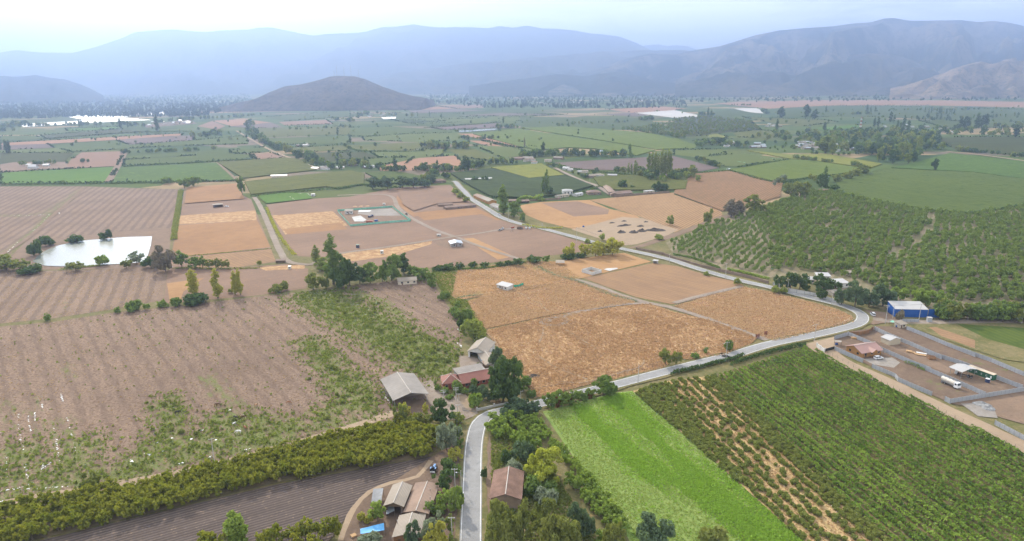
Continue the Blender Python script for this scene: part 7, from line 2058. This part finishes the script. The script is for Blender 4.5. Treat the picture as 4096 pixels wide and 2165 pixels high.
house('shed', 'open pale roofed shelter at the end of the low green hedge', 'shed', 'E 1612 668', 'E 1668 668', depth=6, he=2.0, hr=.3, roof='mono', rm=m_roof_tan, posts=m_wood, wm=m_wall_wood)
def cabin(label, base, w, h, mat=m_wall_white, rm=m_roof_white, d=1.8):
    p = G(base)
    a, b_ = p - Vector((w / 2, 0, 0)), p + Vector((w / 2, 0, 0))
    house('cabin', label, 'cabin', a, b_, depth=d, he=h, hr=.25, roof='mono', wm=mat, rm=rm, over=.1, wins=1, door=False)
cabin('white box cabin with dark slot beside the track behind the yellow poplars', 'D 2130 695', 2.0, 1.9)
cabin('white box cabin in the reddish grass below the lane', 'E 326 582', 2.2, 2.2)
cabin('pale box cabin beside the lane near the zinc roofed house', 'E 746 454', 3.6, 1.6, m_conc, m_conc)
cabin('dark green box cabin at the left of the brown lots', 'E 148 538', 2.4, 2.2, m_dblue, m_green)
cabin('white box cabin behind the green net fence', 'E 342 226', 2.6, 2.2)
cabin('white cabin at the end of the kitchen garden', 'D 2302 158', 4.2, 2.6, m_wall_white, m_roof_white, 3.5)
house('shelter', 'pale roofed open lean to with clutter on the grey strip', 'shelter', 'D 1572 242', 'D 1642 236', depth=5, he=2.8, hr=.4, roof='mono', rm=m_roof_tan, wm=m_wall_wood, open_=('front',), wins=0)
house('hut', 'dark wooden shed at the lower end of the gravel lane', 'shed', 'D 2030 650', 'D 2096 648', depth=3, he=1.9, hr=.3, roof='mono', rm=m_roof_brown, wm=m_wall_wood, wins=0)
# fenced building yard
for lb, ln in (('pale green net fence in front of the building yard', 'E 95 380 E 330 358 E 540 342'), ('pale green net fence at the right of the building yard', 'E 540 342 E 460 285 E 402 238'), ('pale green net fence behind the building yard', 'E 400 240 E 240 252 E 100 262 E 0 268'), ('pale green net fence at the left of the building yard', 'E 0 268 E 95 380')):
    wall_run('net_fence', lb, ln, 1.9, .06, m_mint, 'fence', m_wood, 3.0, .1, group='pale green net fences of the building yard')
house('site_hut', 'two coloured site hut with cream roof in the fenced building yard', 'hut', 'E 55 290', 'E 112 288', depth=6, he=3.0, hr=.7, roof='mono', wm=m_wall_white, rm=m_roof_tan, wins=2)
flat('slab', 'E 105 312 170 302 215 335 190 346 125 346', m_conc, 'pale concrete foundation slab in the fenced yard')
flat('slab', 'E 150 268 175 262 250 265 240 272 160 274', m_film, 'white plastic sheets on the gravel of the fenced yard')
truck('small blue and white truck parked in the fenced building yard', 'E 245 312', 'E 270 305', False, m_dblue, 'truck', .8)
for q, lb, m_, w in (('E 235 350', 'rust red dump container in the fenced yard', m_redpaint, 6), ('E 285 343', 'blue machine box beside the rust red container', m_blue, 3)):
    p = G(q); e = empty('skip', lb, 'container', tuple(on(p)), .15)
    MB().hexa([(-w / 2, -.9, .1), (w / 2, -.9, .1), (w / 2, .9, .1), (-w / 2, .9, .1)], [(-w / 2 - .3, -1.1, 1.6), (w / 2 + .3, -1.1, 1.6), (w / 2 + .3, 1.1, 1.6), (-w / 2 - .3, 1.1, 1.6)]).build('bin', m_, e)
    for s in (-1, 1): MB().box(-w / 2, w / 2, s * 1.12 - .06, s * 1.12 + .06, 1.5, 1.62).build('rim', m_black, e)
for k, (q, lb) in enumerate((('E 130 248', 'leftmost sand coloured parasol frame behind the fenced yard'), ('E 175 246', 'middle sand coloured parasol frame behind the fenced yard'), ('E 220 245', 'rightmost sand coloured parasol frame behind the fenced yard'))):
    p = G(q); e = empty('canopy', lb, 'parasol', tuple(on(p)))
    MB().cyl((0, 0, -.1), (0, 0, 2.4), .08, .08, 6).build('pole', m_wood, e); MB().cyl((0, 0, 2.2), (0, 0, 2.9), 2.6, .1, 8).build('cover', m_lumber, e)
e = empty('planter', 'round dark planter ring beside the parked white cars', 'planter', tuple(on(G('E 1342 398'))))
for a in range(14): MB().box(-.5, .5, -.15, .15, -.1, 1.6).build('block', m_wall_wood, e); o = e.children[-1]; o.location = (2.6 * math.cos(a / 14 * 6.283), 2.6 * math.sin(a / 14 * 6.283), 0); o.rotation_euler = (0, 0, a / 14 * 6.283 + PI / 2)
wall_run('gate', 'rusty gate frame across the lane by the round planter', 'E 1278 398 E 1300 392', 1.2, .08, m_redpaint, 'gate', m_brick, 5, .5)
for q, lb in (('E 1810 385', 'small blue tank at the rear left of the compost yard'),): tank(lb, q, .9, 1.2, m_blue)

# ---- far houses: walls and roof each
def small_house(label, p, L, W_, he, hr, wm, rm, rz, group):
    e = empty('small_house', label, 'house', (p.x, p.y, gz(p.x, p.y)), rz, group)
    w = MB().box(-L / 2, L / 2, -W_ / 2, W_ / 2, -.3, he)
    for x in (-L / 2, L / 2 - .2): w.hexa([(x, -W_ / 2, he), (x + .2, -W_ / 2, he), (x + .2, W_ / 2, he), (x, W_ / 2, he)], [(x, 0, he + hr), (x + .2, 0, he + hr), (x + .2, .01, he + hr), (x, .01, he + hr)])
    w.build('wall', wm, e)
    r = MB()
    for s in (-1, 1): r.slab([(-L / 2 - .4, s * (W_ / 2 + .4), he - .1), (L / 2 + .4, s * (W_ / 2 + .4), he - .1), (L / 2 + .4, 0, he + hr + .15), (-L / 2 - .4, 0, he + hr + .15)], .15)
    r.build('roof', rm, e)
def hamlet(poly, n, label, group, rms=None, sc=1.0):
    S = parse(poly); xs, ys = [q[0] for q in S], [q[1] for q in S]; k = 0
    while k < n:
        q = (rnd.uniform(min(xs), max(xs)), rnd.uniform(min(ys), max(ys)))
        if not inpoly(q[0], q[1], S): continue
        k += 1
        small_house(label, g(q), rnd.uniform(8, 15) * sc, rnd.uniform(6, 9) * sc, rnd.uniform(2.4, 3.2) * sc, rnd.uniform(.8, 1.6) * sc, rnd.choice([m_wall_white, m_wall_cream, m_adobe]), rnd.choice(rms or [m_roof_white, m_roof_tan, m_roof_grey, m_roof_zinc]), rnd.uniform(-.6, .9), group)
hamlet('C 890 1055 1000 1045 1070 1060 1060 1100 980 1105 900 1085', 24, 'small pale roofed house packed in the right village', 'houses of the right village')
hamlet('C 1150 1060 1330 1040 1340 1110 1180 1120', 9, 'pale roofed house half hidden by the village willows', 'houses by the village willows')
hamlet('C 560 1065 660 1065 660 1095 575 1095', 6, 'pale shed roofed house left of the right village', 'houses left of the village')
hamlet('C 370 1040 470 1035 470 1085 380 1085', 4, 'low house behind the netted plot', 'houses behind the netted plot')
hamlet('C 1450 930 1750 920 2150 965 2130 1000 1650 990', 16, 'pale roofed house in the wood behind the radio tower', 'houses in the wood behind the radio tower')
hamlet('C 580 905 650 905 800 925 800 940 660 935', 6, 'cream shed by the far orchard', 'cream sheds by the far orchard', [m_roof_tan, m_roof_white])
hamlet('C 300 735 900 690 1000 730 700 745 400 750', 16, 'tiny pale house above the long tan field', 'tiny houses above the long tan field')
hamlet('C 1150 520 1320 530 1300 560 1150 550', 10, 'tiny house on the foot of the right mountains', 'tiny houses on the mountain foot')
hamlet('B 560 690 900 685 1100 690 1120 790 760 770', 26, 'tiny white house in the far town right of the antenna hill', 'tiny houses of the far town', [m_roof_white, m_roof_zinc, m_roof_white, m_roof_tan], 1.3)
hamlet('B 1150 700 2400 690 2450 780 1150 790', 16, 'tiny pale house in the far wooded town', 'tiny houses in the far wooded town', None, 1.3)
hamlet('B 60 720 260 705 430 750 300 790 100 790', 24, 'tiny house at the foot of the antenna hill', 'houses at the foot of the antenna hill', [m_roof_white, m_roof_grey, m_roof_tan])
hamlet('B 1280 1170 1440 1165 1560 1180 1690 1160 1690 1190 1560 1205 1380 1205 1290 1190', 9, 'brown roofed house in the middle village', 'houses of the middle village', [m_roof_brown, m_roof_rust, m_roof_tan], 1.15)
hamlet('B 1670 1245 1780 1250 1880 1255 1860 1275 1690 1268', 5, 'pale roofed house beside the side street', 'houses beside the side street', [m_roof_white, m_roof_tan])
hamlet('B 1850 1295 2030 1295 2040 1310 1860 1312', 4, 'pale roofed shed below the poplar grove', 'sheds below the poplar grove', [m_roof_white, m_roof_tan])
hamlet('B 60 1220 130 1215 290 1240 260 1256', 4, 'pale roofed farmhouse left of the orange stubble', 'farmhouses left of the orange stubble')
hamlet('B 210 845 370 850 360 862 230 862', 5, 'pale farm building of the middle farm', 'buildings of the middle farm')
hamlet('A 1100 900 1400 885 1440 912 1100 930', 16, 'pale house of the far left hamlet', 'houses of the far left hamlet')
hamlet('A 150 1225 350 1218 350 1240 160 1250', 4, 'long white shed of the left farm', 'sheds of the left farm', [m_roof_white])
hamlet('A 2070 1065 2270 1060 2270 1078 2080 1082', 4, 'pale roofed shed on the olive field by the lane', 'sheds on the olive field', [m_roof_white, m_roof_tan])
hamlet('A 2300 1240 2400 1240 2576 1225 2576 1245 2320 1260', 5, 'grey roofed house of the lane farm', 'houses of the lane farm', [m_roof_grey, m_roof_white])
hamlet('A 0 740 1800 690 1800 760 0 800', 14, 'tiny white house on the hazy left plain', 'tiny houses on the hazy left plain', [m_roof_white, m_roof_tan, m_roof_zinc], 1.3)
small_house('long white roofed shed beside the hedge behind the olive vineyard', G('A 2055 1305'), 22, 9, 2.8, 1, m_wall_cream, m_roof_white, .25, None)
small_house('low shed with rusty roof at the corner of the lime vineyard', G('C 755 1348'), 9, 5, 2, .6, m_adobe, m_roof_rust, 0, None)
small_house('small hut among dark trees at the vineyard corner', G('F 1100 125'), 10, 6, 2.4, .9, m_adobe, m_roof_brown, -.2, None)
p, q = G('C 400 1252'), G('C 425 1246')
truck('white truck parked at the corner of the lime vineyard', 'C 400 1252', 'C 375 1258', False, m_white, 'truck')

# ---- radio tower and hill masts
def lattice(name, label, cat, p, h, w, bands, z0=0.0, n=9):
    e = empty(name, label, cat, (p.x, p.y, z0))
    mats = [m_redpaint, m_white] if bands else [m_steel, m_steel]
    for k in range(n):
        b = MB(); a0, a1 = w * (1 - .6 * k / n), w * (1 - .6 * (k + 1) / n); y0, y1 = h * k / n, h * (k + 1) / n
        c0 = [(-a0, -a0), (a0, -a0), (a0, a0), (-a0, a0)]; c1 = [(-a1, -a1), (a1, -a1), (a1, a1), (-a1, a1)]
        r = w * .12
        for i in range(4):
            j = (i + 1) % 4
            b.cyl((*c0[i], y0), (*c1[i], y1), r, r, 4); b.cyl((*c0[i], y0), (*c1[j], y1), r * .6, r * .6, 4); b.cyl((*c0[j], y0), (*c1[i], y1), r * .6, r * .6, 4)
        b.build('section', mats[k % 2], e)
    for a in (0, 2.1, 4.2): MB().box(-.3, .3, w * .4, w * .4 + .4, h * .9, h * 1.0).build('antenna', m_white, e); e.children[-1].rotation_euler = (0, 0, a)
p = G('C 1368 975')
lattice('radio_tower', 'red and white banded lattice radio tower above the right village trees', 'tower', p, hgt(p, parse('C 1375 860')[0]), 2.2, True)
dg = bpy.context.evaluated_depsgraph_get()
for s, top, lb in (('A 2460 552', 'A 2460 516', 'short thin mast, leftmost on the antenna hill'), ('A 2480 555', 'A 2480 480', 'tall mast second from left on the antenna hill'), ('A 2533 560', 'A 2530 487', 'tall mast in the middle of the antenna hill'), ('B 100 556', 'B 101 482', 'tall mast right of the middle on the antenna hill'), ('B 155 560', 'B 155 512', 'short mast, rightmost on the antenna hill')):
    q = at_dist(parse(s)[0], HILL_D)
    hh = hgt(q, parse(top)[0])
    ok, hit, _, _ = HILL.ray_cast(Vector((q.x, HILL_D, 2000)), Vector((0, 0, -1)))
    zb = hit.z if ok else q.z
    lattice('radio_mast', lb, 'mast', Vector((q.x, HILL_D, 0)), max(8, hh - zb), 1.1, False, zb - 1, 7)

# ---- palm
def palm(label, base, h, n, fl):
    p = G(base); e = empty('palm_tree', label, 'tree', tuple(on(p)))
    MB().cyl((0, 0, -.2), (.1, 0, h), .55, .42, 10).build('trunk', m_bark, e)
    C, N = [], []
    V = []
    for k in range(n):
        a = rnd.uniform(0, 6.283); up = rnd.uniform(-.35, 1.1)
        dx, dy = math.cos(a), math.sin(a)
        pr = Vector((.1, 0, h)); L = fl * rnd.uniform(.8, 1.1)
        for i in range(9):
            t = (i + 1) / 9
            cu = Vector((dx * L * math.sin(t * 1.35) * .8, dy * L * math.sin(t * 1.35) * .8, up * L * .55 * t - L * .75 * t * t * t)) + Vector((.1, 0, h))
            d = (cu - pr); s = Vector((-dy, dx, 0)) * .55 * (1 - .5 * t)
            dr = Vector((0, 0, -.28))
            V += [pr, cu, cu + s + dr, pr + s + dr, pr, cu, cu - s + dr, pr - s + dr]
            pr = cu
    obj('fronds', quads_mesh('fronds', np.array([tuple(v) for v in V]), rng.random(len(V) // 4), LEAF['palm']), e)
palm('tall date palm with drooping crown beside the huge evergreen', 'J 2120 1170', H('J 2120 1170', 'J 2110 640'), 70, 5.0)
palm('short palm at the right of the farmhouse garden', 'J 2370 1120', 2.0, 34, 3.2)
palm('small palm behind the garden wall', 'J 2300 960', 3.2, 30, 3.0)

# ---- horses in the big bare field
def horse_mesh():
    J = [('p', (-.62, 0, 1.12), .27), ('b', (0, 0, 1.05), .31), ('c', (.55, 0, 1.12), .28), ('n', (.95, 0, 1.05), .17), ('n2', (1.25, 0, .72), .12), ('h', (1.42, 0, .38), .12), ('m', (1.58, 0, .16), .07)]
    V, E, R = [], [], []
    for _, p, r in J: V.append(p); R.append(r)
    E += [(i, i + 1) for i in range(6)]
    for s in (-1, 1):
        i = len(V)
        V += [(-.68, s * .17, .86), (-.58, s * .17, .66), (-.74, s * .17, .45), (-.68, s * .17, .04)]; R += [.17, .11, .065, .06]
        E += [(0, i), (i, i + 1), (i + 1, i + 2), (i + 2, i + 3)]
        i = len(V)
        V += [(.58, s * .16, .80), (.60, s * .16, .46), (.57, s * .16, .04)]; R += [.13, .07, .06]
        E += [(2, i), (i, i + 1), (i + 1, i + 2)]
        i = len(V)
        V += [(1.30, s * .08, .52)]; R += [.035]; E += [(5, i)]
    me = bpy.data.meshes.new('horse'); me.from_pydata(V, E, [])
    o = obj('horse', me)
    sk = o.modifiers.new('skin', 'SKIN'); sb = o.modifiers.new('sub', 'SUBSURF'); sb.levels = 1
    for k, r in enumerate(R): me.skin_vertices[0].data[k].radius = (r, r)
    me.skin_vertices[0].data[0].use_root = True
    bpy.context.view_layer.update()
    out = bpy.data.meshes.new_from_object(o.evaluated_get(bpy.context.evaluated_depsgraph_get()))
    bpy.data.objects.remove(o)
    return out
HM = horse_mesh()
def horse(label, base, rz, col, sc=1.1):
    me = HM.copy(); me.materials.clear(); me.materials.append(plain('horse_coat_' + col[0], col[1], .7, 0, .15, 2))
    p = G(base); o = obj('horse', me, None, tuple(on(p)), rz); o.scale = (sc,) * 3
    hair = plain('horse_hair_' + col[0], tuple(c * .5 for c in col[1]), .9, 0, .1, 2)
    MB().cyl((-.85, 0, 1.15), (-.98, 0, .5), .06, .09, 6).build('tail', hair, o)
    MB().box(.62, 1.2, -.03, .03, 1.12, 1.27).build('mane', hair, o); o.children[-1].rotation_euler = (0, .55, 0); o.children[-1].location = (-.45, 0, .55)
    tag(o, label, 'horse', 'horses grazing in the big bare field')
bk, br, ch, wh, tn = ('black', (.03, .028, .028)), ('brown', (.09, .045, .025)), ('chestnut', (.26, .11, .045)), ('white', (.7, .68, .65)), ('tan', (.36, .2, .09))
horse('black horse grazing alone, leftmost of the herd', 'G 1305 425', .2, bk)
horse('brown horse standing apart behind the herd', 'G 1608 368', PI + .2, br)
horse('black horse beside the brown one in the middle of the herd', 'G 1738 465', 2.6, bk)
horse('dark brown horse right of the middle black horse', 'G 1788 462', .3, br)
horse('small white horse grazing behind the large white one', 'G 1724 508', 1.2, wh, .9)
horse('large white horse grazing nearest the track', 'G 1758 570', PI + .1, wh, 1.15)
horse('chestnut horse right of the large white horse', 'G 1806 540', 2.4, ch)
horse('tan horse standing right of the herd', 'G 1884 372', 1.4, tn, .95)
horse('chestnut horse far to the right of the herd', 'G 2122 350', .2, ch, .9)

# ---- torn plastic film and litter in the bare field
def scraps(label, strokes, n, w, name='plastic_scraps', mat=m_film):
    V = []
    for s in strokes:
        L = spline([g(q) for q in parse(s)], .5)
        for _ in range(n):
            q = L[int(rnd.random() ** 1.0 * (len(L) - 1))]
            if noise.noise(Vector((q.x * .25, q.y * .25, 5))) < -.15: continue
            a = rnd.uniform(0, 6.28); r = w * rnd.uniform(.3, 1.0)
            x, y = q.x + rnd.gauss(0, w * .25), q.y + rnd.gauss(0, w * .3); z = gz(x, y) + .03
            for k in range(4):
                b_ = a + k * PI / 2
                V.append((x + math.cos(b_) * r * rnd.uniform(.4, 1), y + math.sin(b_) * r * rnd.uniform(.4, 1), z + rnd.uniform(0, .22)))
    o = obj(name, quads_mesh(name, np.array(V), None, mat)); tag(o, label, 'litter', None, 'stuff')
scraps('white torn plastic film strewn along the rows at the lower left', ['G 490 450 520 560 555 700', 'G 395 525 415 640 440 780', 'G 135 430 150 600 180 710', 'G 40 670 50 800 60 970', 'G 210 440 225 560', 'G 255 420 262 500', 'G 185 760 200 860 215 960', 'G 310 355 320 410', 'G 445 275 465 340', 'G 330 780 310 820', 'G 280 850 400 770', 'G 0 1000 200 960', 'G 130 985 560 960', 'G 0 1080 40 1070'], 30, .5)
scraps('white film pieces in the green corner of the bare field', ['G 960 770 980 790', 'G 1070 720 1110 730', 'G 815 900 890 885', 'G 1320 795 1400 775', 'G 1265 600 1295 622', 'G 1385 585 1420 635', 'G 1488 545 1494 552', 'G 1800 695 1930 665', 'G 1155 630 1165 645', 'G 1545 745 1560 740', 'G 1690 398 1696 400', 'G 1198 700 1203 704'], 10, .6)
scraps('white film along the rows left of the pond', ['D 370 290 340 320 300 360 240 420', 'D 100 300 200 300 370 292', 'D 130 495 60 570 0 610', 'D 435 280 440 286'], 30, .9)
scraps('pale litter on the weedy field behind the farm', ['J 200 125 235 128', 'J 265 115 310 145', 'J 385 580 400 590', 'J 465 600 485 612', 'J 0 180 15 185', 'J 850 5 885 10', 'D 2390 870 2440 890'], 8, .7)
scraps('scattered boxes and junk along the left side of the hay barn', ['J 140 1010 180 1060 230 1150 300 1230'], 34, .7, 'junk', m_conc)
scraps('rubble and boards behind the white barn', ['J 1290 345 1340 390 1390 470', 'J 1300 140 1340 165'], 18, .8, 'junk', m_film)
scraps('white irrigation sheets in the kitchen garden', ['D 2120 158 2175 195', 'D 2190 145 2255 142', 'D 2262 140 2285 160'], 22, .9)
scraps('bright green netting lying on the netted plot', ['C 380 1218 470 1226 560 1210 700 1190 850 1175', 'C 640 1165 720 1170 850 1175', 'C 470 1192 545 1203', 'C 520 1130 590 1137'], 60, 1.6, 'netting_strips', m_mint)
# ------------------------------------------------------------------ haze
def haze():
    m = bpy.data.materials.new('haze_air'); m.use_nodes = True
    n, l = m.node_tree.nodes, m.node_tree.links
    n.remove(n['Principled BSDF'])
    add = n.new('ShaderNodeAddShader')
    for k, (col, dens, an) in enumerate(HAZE):
        v = n.new('ShaderNodeVolumePrincipled')
        v.inputs['Color'].default_value = col + (1,)
        v.inputs['Density'].default_value = dens
        v.inputs['Anisotropy'].default_value = an
        l.new(v.outputs[0], add.inputs[k])
    l.new(add.outputs[0], n['Material Output'].inputs['Volume'])
    b = MB().box(-15800, 15800, -650, 18800, -4.2, 1225)
    o = b.build('haze', m)
    tag(o, 'thin blue haze filling the whole valley', None, None, 'stuff')
HAZE = (((.02, .37, 1.0), .000082, 0.0), ((1.0, .96, 1.0), .00008, .87))   # blue air and whitish dust: albedo, density, anisotropy
haze()
